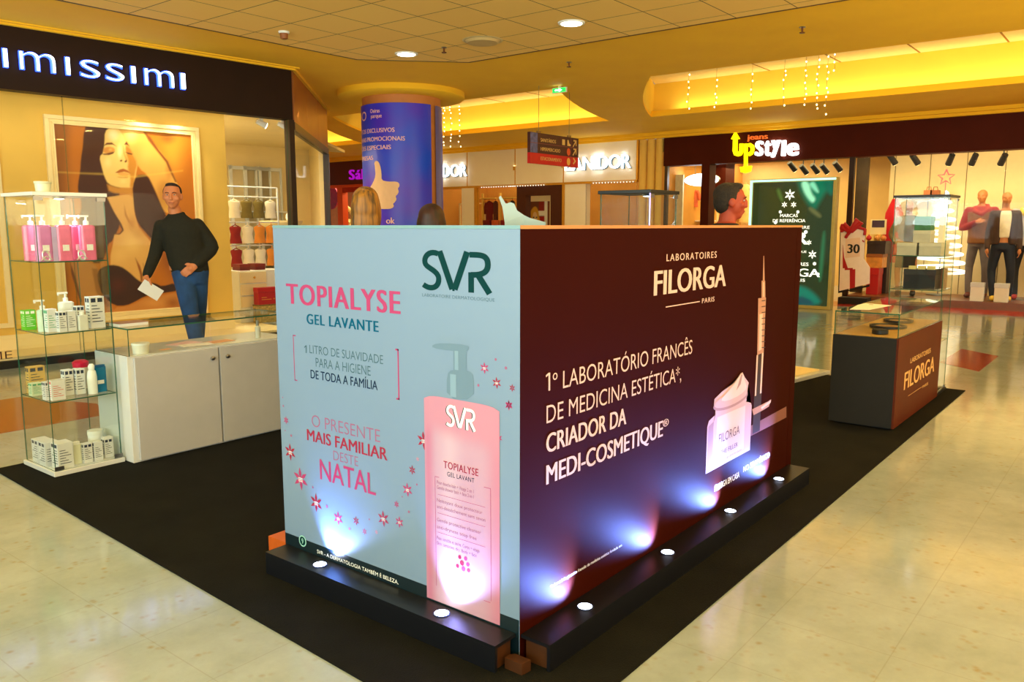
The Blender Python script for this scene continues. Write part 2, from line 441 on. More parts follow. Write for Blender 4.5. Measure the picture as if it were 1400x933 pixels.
# ------------------------------------------------------------------ floor and ceiling
F = 15.8                                     # plane of the far shop fronts
mb = MB(); mb.flat([(-7, -7, 0), (22, -7, 0), (22, 22, 0), (-7, 22, 0)]); struct(mb.build('floor', m_floor))
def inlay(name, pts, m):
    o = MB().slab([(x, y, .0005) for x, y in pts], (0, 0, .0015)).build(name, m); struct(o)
inlay('trim_1', [(9.0, 1.30), (10.2, 1.30), (10.55, 1.72), (9.35, 1.72)], m_redgran)
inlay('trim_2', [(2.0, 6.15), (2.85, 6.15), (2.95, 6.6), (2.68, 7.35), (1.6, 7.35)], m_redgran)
inlay('trim_3', [(14.9, -6), (15.75, -6), (15.75, 4.9), (14.9, 4.9)], m_redstrip)

def ceil_poly(name, pts, m=m_plaster, z=CZ, t=.05):
    return struct(MB().prism(pts, z, z+t).build(name, m))
ISL = [(-7, -7), (7.44, -7), (7.52, 6.62), (6.60, 7.52), (-7, 7.75)]
ceil_poly('ceiling', [(-7, -7), (9.8, -7), (9.8, 22), (-7, 22)])
struct(MB().prism(ISL, CZ-.022, CZ-.0005).build('ceiling_tile_field', m_tile))
mb = MB()
for i in range(1, 4):
    a, b = Vector((*ISL[i], 0)), Vector((*ISL[(i+1) % 5], 0)); d = (b-a).normalized(); n = Vector((d.y, -d.x, 0))
    mb.slab([(p.x, p.y, CZ-.024) for p in (a-d*.01, b+d*.01, b+d*.01+n*.03, a-d*.01+n*.03)], (0, 0, .0235))
struct(mb.build('trim_4', M('shadow_gap', (92, 62, 22), .7, noise=.1)))
# soffit band above the far shop fronts and the slanting beams between the three recesses
ceil_poly('ceiling_soffit', [(13.4, -7), (F+.3, -7), (F+.3, 22), (13.4, 22)])
def arc(p, q, bow, n=8):
    p, q = Vector((*p, 0)), Vector((*q, 0)); d = q-p; nn = Vector((-d.y, d.x, 0))
    return [tuple((p+d*(i/n)+nn*bow*4*(i/n)*(1-i/n)).xy) for i in range(n+1)]
B1a = arc((9.8, 5.45), (13.4, 7.42), .03); B1b = arc((9.8, 6.95), (13.4, 8.30), .03)
B2a = arc((9.8, 11.9), (13.4, 14.2), .03); B2b = arc((9.8, 12.5), (13.4, 15.15), .03)
ceil_poly('ceiling_beam_1', B1a+B1b[::-1]); ceil_poly('ceiling_beam_2', B2a+B2b[::-1])
# recesses: walls go up from the edges, the top is panelled, the far wall stands behind the lip
def recess(name, e0, e1):
    ZT = 3.98; mb = MB()
    for e in (e0, e1):
        ext = list(e)+[(13.78, e[-1][1]+(e[-1][1]-e[-2][1])/(e[-1][0]-e[-2][0])*.38)]
        for a, b in zip(ext, ext[1:]): mb.flat([(a[0], a[1], CZ+.04), (b[0], b[1], CZ+.04), (b[0], b[1], ZT), (a[0], a[1], ZT)])
    y0 = min(p[1] for p in e0)-.3; y1 = max(p[1] for p in e1)+.5
    ya = e0[-1][1]+(e0[-1][1]-e0[-2][1])/(e0[-1][0]-e0[-2][0])*.35; yb = e1[-1][1]+(e1[-1][1]-e1[-2][1])/(e1[-1][0]-e1[-2][0])*.35
    mb.box(13.75, 13.80, ya, yb, CZ+.041, ZT-.001); mb.box(9.74, 9.80, e0[0][1], e1[0][1], CZ+.041, ZT-.001)
    struct(mb.build(name, m_cove))
    t = MB()
    t.prism([(9.74, e0[0][1])]+[tuple(p) for p in e0]+[(13.8, ya), (13.8, yb)]+[tuple(p) for p in e1][::-1]+[(9.74, e1[0][1])], ZT, ZT+.03)
    struct(t.build(name+'_top', m_covetop))
    s = MB(); y = max(ya, e0[0][1])+.4
    while y < min(yb, e1[0][1]): s.box(9.85, 13.74, y-.012, y+.012, ZT-.004, ZT); y += 1.15
    struct(s.build(name+'_joint', M(name+'_seam', (150, 110, 40), .7, noise=.1)))
recess('ceiling_recess_1', [(9.8, -6.5), (11.6, -6.5), (13.4, -6.5)], B1a)
recess('ceiling_recess_2', B1b, B2a)
recess('ceiling_recess_3', B2b, [(9.8, 21.5), (11.6, 21.5), (13.4, 21.5)])
struct(MB().box(13.4, 13.46, -6.5, 21.5, CZ+.0501, CZ+.10).build('trim_5', m_plaster))
mb = MB().box(15.62, F, -7, 22, 3.285, CZ-.001).box(15.70, F, -7, 22, 3.235, 3.286)
struct(mb.build('trim_6', m_plaster))

# downlights that show in the photograph, plus the rows they belong to
proto = None
for i, (x, y) in enumerate(LAMPS[:3]):
    z = CZ-.022
    if proto is None:
        proto = thing('ceiling_downlight', 'round white recessed ceiling lamp by the slanting corner of the tile field', 'lamp', (x, y, z), 0, 'round ceiling lamps')
        MB().lathe([(.10, -.012), (.125, -.012), (.13, 0)], seg=32).build('rim', m_whitem, proto)
        MB().lathe([(.001, -.016), (.098, -.016), (.099, -.0121)], seg=32).build('lens', m_lamp, proto)
    elif i == 1:
        dup(proto, (x, y, z), 0, 'round white recessed ceiling lamp nearer the camera, out in the tile field')
v = thing('air_diffuser', 'round white air vent in the ceiling tiles between the two lamps', 'vent', (6.75, 5.74, CZ-.022))
MB().lathe([(.20, -.004), (.21, -.004), (.215, 0)], seg=40).build('rim', M('vent_white', (226, 200, 140), .6, noise=.05), v)
mb = MB()
for k in range(4): mb.lathe([(.16-.04*k, -.030+.004*k), (.185-.04*k, -.006)], seg=36)
mb.build('vent_cone', M('vent_shade', (206, 176, 116), .6, noise=.05), v)
def sprinkler(x, y, z, lab):
    t = thing('fire_sprinkler', lab, 'sprinkler', (x, y, z), 0, 'ceiling sprinklers')
    MB().lathe([(.028, -.006), (.032, 0)]).build('rose', m_steel, t)
    MB().lathe([(.009, -.05), (.011, -.006)]).lathe([(.026, -.058), (.026, -.05)]).build('sprinkler_head', M('dull_brass', (110, 62, 22), .4, metal=.6, noise=.1), t)
sprinkler(6.75, 6.29, CZ-.022, 'small brass ceiling sprinkler between the round lamp and the air vent')
sprinkler(8.354, 5.751, CZ, 'small brass sprinkler in the plain ceiling above the hanging sign')
sprinkler(8.338, 2.964, CZ, 'small brass sprinkler in the plain ceiling in front of the lit recess')
t = thing('smoke_detector', 'small smoke detector on the ceiling near the lingerie shop fascia', 'detector', (5.225, 7.037, CZ-.022))
MB().lathe([(.05, -.02), (.055, 0)]).build('base', m_whitem, t)
MB().lathe([(.022, -.075), (.036, -.068), (.042, -.021)]).build('sensor_head', M('detector_brown', (150, 84, 30), .5, noise=.1), t)
t = thing('emergency_exit_sign', 'tiny lit green exit sign at the ceiling beam above the hanging sign', 'sign', (9.68, 6.82, CZ))
MB().box(-.012, .012, -.12, .12, -.09, -.02).box(-.01, .01, -.02, .02, -.021, 0).build('housing', m_whitem, t)
MB().box(-.016, -.0125, -.11, .11, -.083, -.027).build('green_panel', M('exit_green', (20, 170, 60), .4, emit=(30, 200, 70), es=1.2, noise=.02), t)
MB().slab([(-.0165, .07, -.062), (-.0165, .0, -.062), (-.0165, .0, -.075), (-.0165, -.05, -.055), (-.0165, .0, -.035), (-.0165, .0, -.048), (-.0165, .07, -.048)], (-.001, 0, 0)).build('arrow', m_led, t)
t = MB().box(5.7, 6.0, 1.93, 2.5, CZ-.026, CZ-.0225).build('air_grille', M('grille_grey', (120, 96, 52), .6, noise=.1))
tag(t, 'dark slotted air grille in the ceiling tiles at the top of the view', 'vent')

# strings of fairy lights hanging in the recesses
def fairy(px, y0, y1, X, lab, grp):
    p = onX(px, y0, X); q = onX(px, y1, X)
    t = thing('fairy_light_string', lab, 'lights', (p.x, p.y, q.z), 0, grp)
    top = 3.978
    MB().tube([(0, 0, 0), (.01, .01, (top-q.z)/2), (0, 0, top-q.z)], .003, 6).build('wire', m_wire, t)
    mb = MB(); rnd = random.Random(int(px)); z = .02
    while z < p.z-q.z+.02:
        mb.ell((rnd.uniform(-.02, .02), rnd.uniform(-.02, .02), z), (.011, .011, .014), seg=8, rings=6); z += rnd.uniform(.05, .13)
    mb.build('bulb', m_bulb, t)['kind'] = 'stuff'
names = ['first', 'second', 'third', 'fourth', 'fifth', 'sixth', 'seventh']
for k, (px, y0, y1) in enumerate([(942, 104, 150), (980, 102, 148), (1029, 100, 150), (1073, 96, 146), (1103, 80, 145), (1120, 72, 150), (1133, 72, 158)]):
    fairy(px, y0, y1, 12.4, names[k]+' string of tiny lights, counted from the recess end, above the jeans shop', 'fairy lights above the jeans shop')
fairy(1143, 68, 98, 12.4, 'short last string of tiny lights hanging above the jeans shop', 'fairy lights above the jeans shop')
for k, (px, y0, y1) in enumerate([(607, 145, 200), (616, 142, 202), (628, 140, 202)]):
    fairy(px, y0, y1, 12.6, names[k]+' string of tiny lights beside the blue pillar over the knitwear shop', 'fairy lights beside the pillar')
fairy(489, 158, 188, 12.6, 'string of tiny lights on the far side of the blue pillar', 'fairy lights beside the pillar')
a = onX(985, 86, 12.4); b = onX(1165, 60, 12.4)
t = thing('strip_light', 'long pale strip light carrying the hanging fairy lights in the recess', 'lamp', (12.4, a.y, 3.94))
MB().box(-.04, .04, b.y-a.y, 0, 0, .038).build('housing', m_whitem, t)
MB().box(-.032, .032, b.y-a.y+.01, -.01, -.012, 0).build('diffuser', M('strip_glow', (255, 240, 220), .4, emit=(255, 232, 200), es=1.1, noise=.01), t)

# ------------------------------------------------------------------ blue advertising pillar
cx, cy, cr = 8.72, 8.99, .595
t = thing('round_pillar', 'thick round pillar wrapped in a blue poster with a thumbs-up', 'pillar', (cx, cy, 0))
MB().lathe([(cr-.02, 0), (cr-.02, CZ-.001)], seg=64).build('shaft', M('pillar_terracotta', (204, 128, 58), .6, noise=.05), t)
MB().lathe([(.60, CZ-.10), (.90, CZ-.10), (.93, CZ-.075), (.93, CZ-.001)], seg=64).build('ceiling_collar', m_plaster, t)
ca = math.atan2(-cy, -cx)                    # direction towards the camera; angles grow to picture right
def on_pillar(a, z, r=cr): return (r*math.cos(ca+a), r*math.sin(ca+a), z)
def pa(px):                                   # angle on the shaft for a picture column
    k = (px-548.6)/54.0; return math.asin(max(-.999, min(.999, k)))
def pz(py): return HC+(HY-py)/FPX*12.15*.99
ZW = 3.13
mb = MB(); a0, a1 = pa(590.5)-2*PI+.35, pa(586)
nn = 90; vs = []
for i in range(nn+1):
    a = a0+(a1-a0)*i/nn; vs += [on_pillar(a, .05, cr), on_pillar(a, ZW, cr)]
mb.add(vs, [(2*i, 2*i+2, 2*i+3, 2*i+1) for i in range(nn)], 0, True)
wrapm, wnt, wb = nodes_of('blue_wrap')
tc = wnt.nodes.new('ShaderNodeTexCoord'); nz = wnt.nodes.new('ShaderNodeTexNoise'); nz.inputs['Scale'].default_value = 1.1
wnt.links.new(tc.outputs['Object'], nz.inputs['Vector']); rp = wnt.nodes.new('ShaderNodeValToRGB')
rp.color_ramp.elements[0].position = .35; rp.color_ramp.elements[0].color = (*lin((0, 76, 236)), 1)
rp.color_ramp.elements[1].position = .68; rp.color_ramp.elements[1].color = (*lin((88, 30, 210)), 1)
wnt.links.new(nz.outputs['Fac'], rp.inputs['Fac']); wnt.links.new(rp.outputs['Color'], wb.inputs['Base Color']); wb.inputs['Roughness'].default_value = .35
mb.build('poster_wrap', wrapm, t)
mb = MB(); vs = []
for i in range(7):
    a = pa(592)+(pa(601)+.25-pa(592))*i/6; vs += [on_pillar(a, .05, cr), on_pillar(a, ZW, cr)]
mb.add(vs, [(2*i, 2*i+2, 2*i+3, 2*i+1) for i in range(6)], 0, True)
mb.build('poster_wrap', M('violet_wrap', (96, 92, 172), .4, noise=.06), t)
m_pink = M('pillar_print', (250, 196, 190), .6, noise=.03)
mb = MB()
def pillar_text(s, pr, pyb, capx, wpx, bold=.01):
    aR = pa(pr); aw = wpx/54.0
    add_text(mb, s, (0, 0, 0), (1, 0, 0), (0, 0, 1), 1, 1, bold=bold, wrap=lambda a, b, c: on_pillar(aR-aw*(1-a), pz(pyb)+b*capx/FPX*12.1, cr+.002))
pillar_text('DESCONTOS EXCLUSIVOS', 539, 187, 5.5, 92, .02)
pillar_text('CAMPANHAS PROMOCIONAIS', 552, 198, 5.5, 106, .02)
pillar_text('SELEÇÕES ESPECIAIS', 534, 209, 5.5, 84, .02)
pillar_text('SURPRESAS', 510.5, 222, 5.5, 46, .02)
pillar_text('Oeiras', 520.5, 161.5, 5, 16, .02); pillar_text('parque', 523, 168, 5, 18, .02); pillar_text('ok', 537, 306, 8, 12, .03)
for (dx, dy) in ((0, 0),):
    pass
ring = []
for k in range(24): ring.append((499.5+3.2*math.cos(2*PI*k/24), 164+6*math.sin(2*PI*k/24)))
for k in range(24):
    (xa, ya), (xb, yb) = ring[k], ring[(k+1) % 24]; f = .72
    q = [(xa, ya), (xb, yb), (499.5+(xb-499.5)*f, 164+(yb-164)*f), (499.5+(xa-499.5)*f, 164+(ya-164)*f)]
    mb.flat([on_pillar(pa(x), pz(y), cr+.002) for x, y in q][::-1])
mb.build('printed_lettering', m_pink, t)
thumb = smooth_poly([(512, 225), (516, 223), (519.5, 228), (521.5, 240), (521, 249), (529, 251), (541, 251), (544, 254), (543.5, 258), (541.5, 260), (543, 264), (541, 268), (538.5, 270), (540, 274), (537.5, 278), (535, 280), (536.5, 283), (534, 286), (527, 287), (512, 286), (505, 281), (501, 272), (503, 262), (510, 252), (513.5, 243), (513, 232)], 1)
tb = bmesh.new(); vv = [tb.verts.new((x, -y, 0)) for x, y in thumb]; tb.faces.new(vv)
bmesh.ops.triangulate(tb, faces=tb.faces[:])
for _ in range(2): bmesh.ops.subdivide_edges(tb, edges=[e for e in tb.edges if e.calc_length() > 6], cuts=1, use_grid_fill=False); bmesh.ops.triangulate(tb, faces=tb.faces[:])
me = bpy.data.meshes.new('thumbs_up')
tb.verts.ensure_lookup_table()
for q in tb.verts: q.co = on_pillar(pa(q.co.x), pz(-q.co.y), cr+.006)
tb.to_mesh(me); tb.free(); me.materials.append(M('thumb_print', (240, 196, 150), .6, noise=.03)); new_obj('thumbs_up', me, t)

# ------------------------------------------------------------------ hanging direction sign
p = onY(725, 180, 7.0); q = onY(791, 187, 7.0); r = onY(725, 223, 7.0)
sx0, sx1, sz1, sz0 = p.x, q.x, p.z, r.z
t = thing('direction_sign', 'hanging direction sign with two dark rows above a red row', 'sign', ((sx0+sx1)/2, 7.0, sz0))
hw = (sx1-sx0)/2; hh = sz1-sz0
MB().box(-hw, hw, 0, .05, hh*.345, hh).build('panel', M('sign_plum', (74, 30, 30), .4, noise=.08), t)
MB().box(-hw, hw, 0, .05, 0, hh*.344).build('panel', M('sign_red', (206, 20, 24), .4, noise=.05), t)
MB().box(-hw+.002, -hw*.72, -.002, -.0002, hh*.35, hh-.005).build('stripe_panel', M('sign_stripe', (92, 96, 150), .4, noise=.5, nscale=14), t)
m_sc = M('sign_cream', (226, 186, 110), .5, noise=.03)
for s, zz, ww in (('SANITÁRIOS', .73, .62), ('HIPERMERCADO', .44, .80), ('ESTACIONAMENTO', .13, .86)):
    mb = MB(); add_text(mb, s, (-hw*.60, -.003, hh*zz), (1, 0, 0), (0, 0, 1), ww*hw, hh*.11, bold=.02); mb.build('lettering', m_sc, t)
for zz in (.73, .44, .13):                     # arrows in the last column
    x = hw*.82; z = hh*zz; mb = MB()
    if zz > .2: mb.slab([(x-.05, -.003, z-.01), (x-.035, -.003, z-.022), (x+.03, -.003, z+.05), (x+.03, -.003, z+.0), (x+.05, -.003, z+.0), (x+.05, -.003, z+.085), (x-.03, -.003, z+.085), (x-.03, -.003, z+.065), (x+.015, -.003, z+.065)], (0, -.001, 0))
    else: mb.slab([(x-.04, -.003, z), (x-.02, -.003, z-.015), (x+.04, -.003, z+.035), (x-.02, -.003, z+.085), (x-.04, -.003, z+.07), (x, -.003, z+.035)], (0, -.001, 0))
    mb.build('arrow', m_sc, t)
MB().slab([(hw*.28, -.003, hh*.71), (hw*.40, -.003, hh*.71), (hw*.40, -.003, hh*.9), (hw*.28, -.003, hh*.9)], (0, -.001, 0)).build('pictogram', m_sc, t)
MB().slab([(hw*.50, -.003, hh*.70), (hw*.62, -.003, hh*.70), (hw*.66, -.003, hh*.74), (hw*.58, -.003, hh*.80), (hw*.56, -.003, hh*.90), (hw*.50, -.003, hh*.90)], (0, -.001, 0)).build('pictogram', m_sc, t)
for zz, c in ((.50, 0), (.17, 1)):
    mb = MB(); pts = [(hw*.56+.045*math.cos(2*PI*k/20), -.003, hh*zz+.055*math.sin(2*PI*k/20)) for k in range(20)]
    mb.slab(pts, (0, -.001, 0)).build('pictogram', M('sign_orange', (226, 90, 40), .5, noise=.03) if c == 0 else M('sign_yellow', (240, 180, 80), .5, noise=.03), t)
MB().box(-hw, hw, -.0025, -.0003, hh*.655, hh*.675).box(hw*.66, hw*.675, -.0025, -.0003, hh*.02, hh*.98).build('divider', M('sign_line', (130, 70, 70), .5, noise=.05), t)
for k in (-hw*.62, hw*.64):
    o = MB().tube([(k, .025, hh), (k, .025, CZ-sz0)], .004, 8).box(k-.035, k+.035, .01, .04, hh, hh+.03).build('suspension_rod', m_wire, t)
# ------------------------------------------------------------------ lingerie shop (its front runs 4 degrees off the mall axis)
P0 = Vector((3.102, 8.95, 0)); AN = -.075
IM = Matrix.Translation(P0) @ Matrix.Rotation(AN, 4, 'Z')
TI = Vector((math.cos(AN), math.sin(AN), 0)); NI = Vector((-math.sin(AN), math.cos(AN), 0))
def im(px, py, dep):                          # picture point -> (s, z) on the plane dep behind the shop front
    d = ray(px, py); k = ((P0+NI*dep-EYE).dot(NI))/d.dot(NI); q = EYE+d*k
    return (q-P0).dot(TI), q.z
SE = 3.36                                     # end of the front
struct(MB().box(-4, SE+.05, -.06, .10, 2.72, 3.315).build('wall_shopfront_fascia', m_fascia, mat=IM))
mb = MB().box(-4, SE+.09, -.10, .10, 3.315, 3.349).box(-4, SE+.12, -.14, .10, 3.335, 3.3495)
struct(mb.build('trim_7', m_plaster, mat=IM))
struct(MB().box(-4, SE, -.04, .9, .0, .075).build('baseboard_shopfront', m_matblack, mat=IM))
struct(MB().box(-4, SE, .02, 4.6, .076, .10).build('floor_lingerie_shop', m_cream, mat=IM))
struct(MB().box(SE-.005, SE+.065, -.062, .06, .0, 2.72).build('trim_8', m_darkframe, mat=IM))
g = struct(MB().pane(-4, im(97, 300, 0)[0]-.003, -.005, .005, .10, 2.72).pane(im(97, 300, 0)[0]+.003, SE-.006, -.005, .005, .10, 2.72).build('window_1', [m_shop, m_edge], mat=IM))
# display wall with mouldings
WD = .62; we = im(313, 300, WD)[0]
mw = MB().box(-4, we, WD, WD+.10, .10, 2.9); struct(mw.build('wall_display', m_gold, mat=IM))
mb = MB()
def molding(s0, s1, z0, z1, wd=.05, d=.025, dep=WD):
    mb.box(s0, s1, dep-d, dep-.0002, z0, z0+wd).box(s0, s1, dep-d, dep-.0002, z1-wd, z1).box(s0, s0+wd, dep-d+.0005, dep-.0002, z0, z1).box(s1-wd, s1, dep-d+.0005, dep-.0002, z0, z1)
a = im(18, 440, WD); mb.box(-4, we, WD-.03, WD-.0001, .101, .22); mb.box(-4, we, WD-.02, WD-.0001, .22, .26)
molding(-3.2, a[0], .34, 2.6)
struct(mb.build('trim_9', m_cream, mat=IM))
struct(MB().prism([(-4, .12), (SE, .12), (SE+2.0, 2.5), (SE+4.2, 4.6), (-4, 4.6)], 2.85, 2.9).build('ceiling_lingerie_shop', m_cream, mat=IM))
struct(MB().box(-1, 6.95, 4.55, 4.65, .10, 2.85).build('wall_lingerie_back', m_cream, mat=IM))
struct(MB().box(we-.1, we, WD+.10, 4.55, .10, 2.85).build('wall_lingerie_inner', m_cream, mat=IM))

# framed poster
o0 = im(60, 155, WD-.05); o1 = im(269, 175, WD-.05); o2 = im(284, 430, WD-.05)
fs0, fs1, fz0, fz1 = o0[0], (o1[0]+o2[0])/2+.02, .33, (o0[1]+o1[1])/2
t = thing('framed_poster', 'large framed lingerie poster of a dark-haired woman in the shop window', 'poster', IM @ Vector(((fs0+fs1)/2, WD-.001, fz0)), AN)
hw = (fs1-fs0)/2; hh = fz1-fz0; wdt = .095
mb = MB()
def frame_ring(a, d0, d1, b):                 # a: inset from outer edge to b
    mb.box(-hw+a, hw-a, -d1, -d0, a, b).box(-hw+a, hw-a, -d1, -d0, hh-b, hh-a).box(-hw+a, -hw+b, -d1+.0004, -d0, b, hh-b).box(hw-b, hw-a, -d1+.0004, -d0, b, hh-b)
frame_ring(0, .0, .05, .045); frame_ring(.045, .0, .035, .075); frame_ring(.075, .0, .045, wdt)
mb.build('frame', M('frame_cream', (250, 226, 164), .45, noise=.03), t, bevel=.004)
pA = lambda L: [(90+x/6.6625, 150+y/6.664) for x, y in L]
pB = lambda L: [(90+x/5.33, 270+y/5.331) for x, y in L]
IMT = IM
def to_px(u, v):
    s = (fs0+wdt)+u; z = fz0+wdt+v
    W = np.stack([P0.x+TI.x*s+NI.x*(WD-.02), P0.y+TI.y*s+NI.y*(WD-.02), z], -1)-np.array(EYE)
    zz = W @ np.array(FW); return 700+FPX*(W @ np.array(RT))/zz, 466.5-FPX*(W @ np.array(UP))/zz
SM = lambda L: smooth_poly(L, 1)
HAIR = (66, 20, 6); SKN = (232, 176, 92)
Ls = [(pA([(-200, 0), (30, 0), (10, 2000), (-200, 2000)]), (150, 84, 10), 20), ('blob', *pA([(980, 420)])[0], 26, 44, (228, 156, 50), .9), ('blob', *pA([(930, 260)])[0], 16, 12, (120, 60, 8), .7),
      ('blob', *pB([(800, 420)])[0], 34, 50, (130, 60, 12), .9), ('blob', *pB([(40, 300)])[0], 30, 60, (200, 150, 60), .7),
      (SM(pB([(20, 440), (180, 470), (240, 520), (240, 640), (280, 720), (350, 800), (350, 900), (120, 900), (100, 740), (60, 600)])), (196, 128, 66), 3),
      (pB([(30, 470), (70, 580), (100, 700), (120, 760), (105, 760), (80, 690), (40, 560)]), (120, 66, 28), 2), (pB([(190, 520), (230, 520), (270, 700), (330, 790), (300, 800), (220, 690)]), (150, 86, 36), 4),
      (SM(pA([(190, 120), (330, 130), (470, 150), (500, 200), (480, 400), (500, 650), (470, 933), (500, 1040), (430, 1190), (380, 1230), (360, 1330), (320, 1400), (230, 1400), (110, 1130), (120, 1000), (150, 860), (110, 760), (108, 680), (130, 560), (135, 450), (155, 330), (158, 230), (175, 170)])), HAIR, 2.5),
      (pB([(300, 0), (495, -30), (502, 120), (530, 220), (590, 290), (640, 350), (700, 390), (690, 450), (660, 510), (620, 580), (600, 640), (545, 640), (470, 600), (400, 560), (322, 540), (325, 420), (345, 330), (352, 270), (395, 268), (420, 240), (402, 190), (352, 110)]), SKN, 2.5),
      ('blob', *pB([(480, 330)])[0], 22, 26, (250, 206, 118), .8), ('blob', *pB([(395, 420)])[0], 16, 18, (246, 198, 112), .7), ('blob', *pB([(640, 430)])[0], 9, 16, (246, 196, 108), .6), ('blob', *pB([(480, 190)])[0], 8, 16, (196, 130, 54), .7), ('blob', *pB([(530, 260)])[0], 14, 12, (206, 140, 60), .5),
      (pB([(425, 60), (440, 120), (470, 190), (455, 180), (428, 130)]), (190, 124, 50), 3),
      (SM(pA([(480, 150), (560, 150), (690, 180), (765, 260), (845, 360), (925, 460), (965, 560), (1005, 650), (1030, 720), (1000, 960), (880, 930), (840, 800), (790, 690), (740, 590), (670, 540), (610, 420), (540, 290), (500, 210)])), (232, 172, 80), 2.5),
      ('blob', *pA([(590, 230)])[0], 14, 18, (254, 220, 130), .9), ('blob', *pA([(720, 420)])[0], 14, 20, (240, 186, 96), .6), ('blob', *pA([(900, 760)])[0], 18, 30, (190, 116, 36), .8), ('blob', *pA([(940, 560)])[0], 8, 18, (190, 116, 40), .6),
      (pA([(700, 190), (770, 250), (850, 370), (930, 470), (970, 570), (1010, 660), (995, 660), (945, 560), (910, 480), (830, 380), (750, 280)]), (128, 64, 10), 2.5),
      (SM(pA([(355, 200), (400, 162), (470, 158), (500, 200), (525, 250), (550, 310), (606, 400), (655, 490), (640, 570), (620, 690), (590, 720), (480, 712), (385, 680), (350, 610), (325, 520), (305, 430), (340, 395), (352, 300)])), (246, 204, 118), 2),
      ('blob', *pA([(430, 230)])[0], 11, 12, (255, 244, 190), .9), ('blob', *pA([(380, 480)])[0], 8, 12, (255, 226, 150), .7), ('blob', *pA([(490, 380)])[0], 5, 14, (255, 240, 176), .9), ('blob', *pA([(520, 655)])[0], 8, 6, (255, 224, 140), .6),
      (SM(pA([(545, 300), (606, 400), (655, 490), (630, 570), (620, 700), (580, 720), (590, 620), (560, 540), (570, 470), (545, 400)])), (206, 136, 42), 4),
      (SM(pA([(340, 350), (390, 335), (445, 350), (445, 385), (390, 400), (340, 395)])), (216, 144, 62), 3), (SM(pA([(540, 340), (580, 350), (606, 400), (560, 395)])), (206, 126, 44), 3), ('blob', *pA([(405, 365)])[0], 4, 3, (236, 180, 96), .9),
      (pA([(345, 330), (370, 302), (420, 300), (460, 335), (425, 318), (375, 320)]), (104, 46, 10), 1.6), (pA([(530, 318), (552, 288), (580, 335), (560, 322)]), (104, 46, 10), 1.6),
      (pA([(330, 402), (365, 400), (445, 382), (430, 402), (392, 414), (345, 412)]), (92, 36, 8), 1.6), (pA([(540, 385), (610, 402), (600, 412), (565, 404)]), (92, 36, 8), 1.6),
      (pA([(522, 330), (535, 400), (560, 455), (552, 480), (538, 440), (526, 400)]), (214, 150, 56), 2.5), (pA([(488, 466), (505, 455), (515, 464), (505, 476)]), (110, 50, 12), 1.5), (pA([(530, 474), (550, 456), (556, 470), (545, 484)]), (110, 50, 12), 1.5),
      (pA([(450, 574), (490, 546), (522, 538), (560, 552), (590, 582), (530, 566), (480, 578)]), (176, 92, 22), 1.6), (SM(pA([(464, 582), (520, 568), (582, 586), (560, 610), (500, 606)])), (236, 168, 84), 1.6), (pA([(470, 612), (520, 616), (575, 608), (560, 622), (500, 622)]), (206, 138, 50), 2.5),
      (pA([(375, 682), (480, 712), (605, 712), (612, 800), (560, 770), (440, 760), (390, 740)]), (206, 140, 54), 4),
      (SM(pA([(640, 600), (700, 590), (745, 600), (795, 700), (842, 810), (880, 900), (915, 960), (932, 1060), (900, 1190), (868, 1230), (800, 1210), (735, 1130), (660, 1050), (625, 940), (612, 800), (606, 700)])), (60, 18, 6), 2.5),
      (pB([(290, 0), (350, 110), (402, 190), (422, 240), (392, 272), (352, 268), (392, 262), (410, 238), (385, 190), (330, 120), (280, 40)]), HAIR, 1.6),
      (pB([(505, 440), (540, 500), (558, 560), (560, 615), (545, 610), (540, 560), (525, 510)]), (150, 78, 22), 2.2), (pB([(562, 480), (575, 535), (605, 590), (598, 610), (570, 560)]), (164, 88, 28), 2.2),
      (SM(pB([(350, 800), (440, 796), (520, 766), (590, 726), (700, 716), (830, 690), (900, 900), (340, 900)])), (206, 134, 58), 3), ('blob', *pB([(640, 770)])[0], 26, 9, (226, 156, 74), .7), ('blob', *pB([(780, 770)])[0], 16, 12, (140, 70, 20), .7),
      (SM(pB([(228, 545), (262, 508), (330, 490), (400, 502), (462, 545), (520, 600), (560, 622), (610, 618), (660, 630), (700, 650), (800, 620), (820, 680), (730, 694), (640, 712), (570, 722), (510, 758), (440, 790), (350, 792), (262, 710), (235, 625)])), (54, 16, 8), 2), ('blob', *pB([(380, 640)])[0], 18, 18, (84, 26, 14), .7),
      (pA([(-200, 555), (100, 572), (360, 580), (620, 605), (1066, 550), (1066, 562), (620, 622), (360, 596), (-200, 572)]), (250, 206, 90), 3, .35)]
picture('picture', (-hw+wdt, -.022, wdt), (1, 0, 0), (0, 0, 1), 2*(hw-wdt), hh-2*wdt, 190, 240, Ls, (196, 112, 16), VC('poster_print', .45), t, False, to_px)
# spot lamps above the poster
for k, (px, py) in enumerate([(205, 152), (252, 160)]):
    s, z = im(px, py, .33)
    L = bpy.data.lights.new('poster_spot', 'SPOT'); L.energy = 20; L.color = (1, .84, .5); L.spot_size = 1.5; L.spot_blend = .6; L.shadow_soft_size = .04
    o = bpy.data.objects.new('poster_spot', L); COL.objects.link(o); o.location = IM @ Vector((s, .38, 2.80)); o.rotation_euler = (NI*.14+Vector((0, 0, -1))).to_track_quat('-Z', 'Y').to_euler()

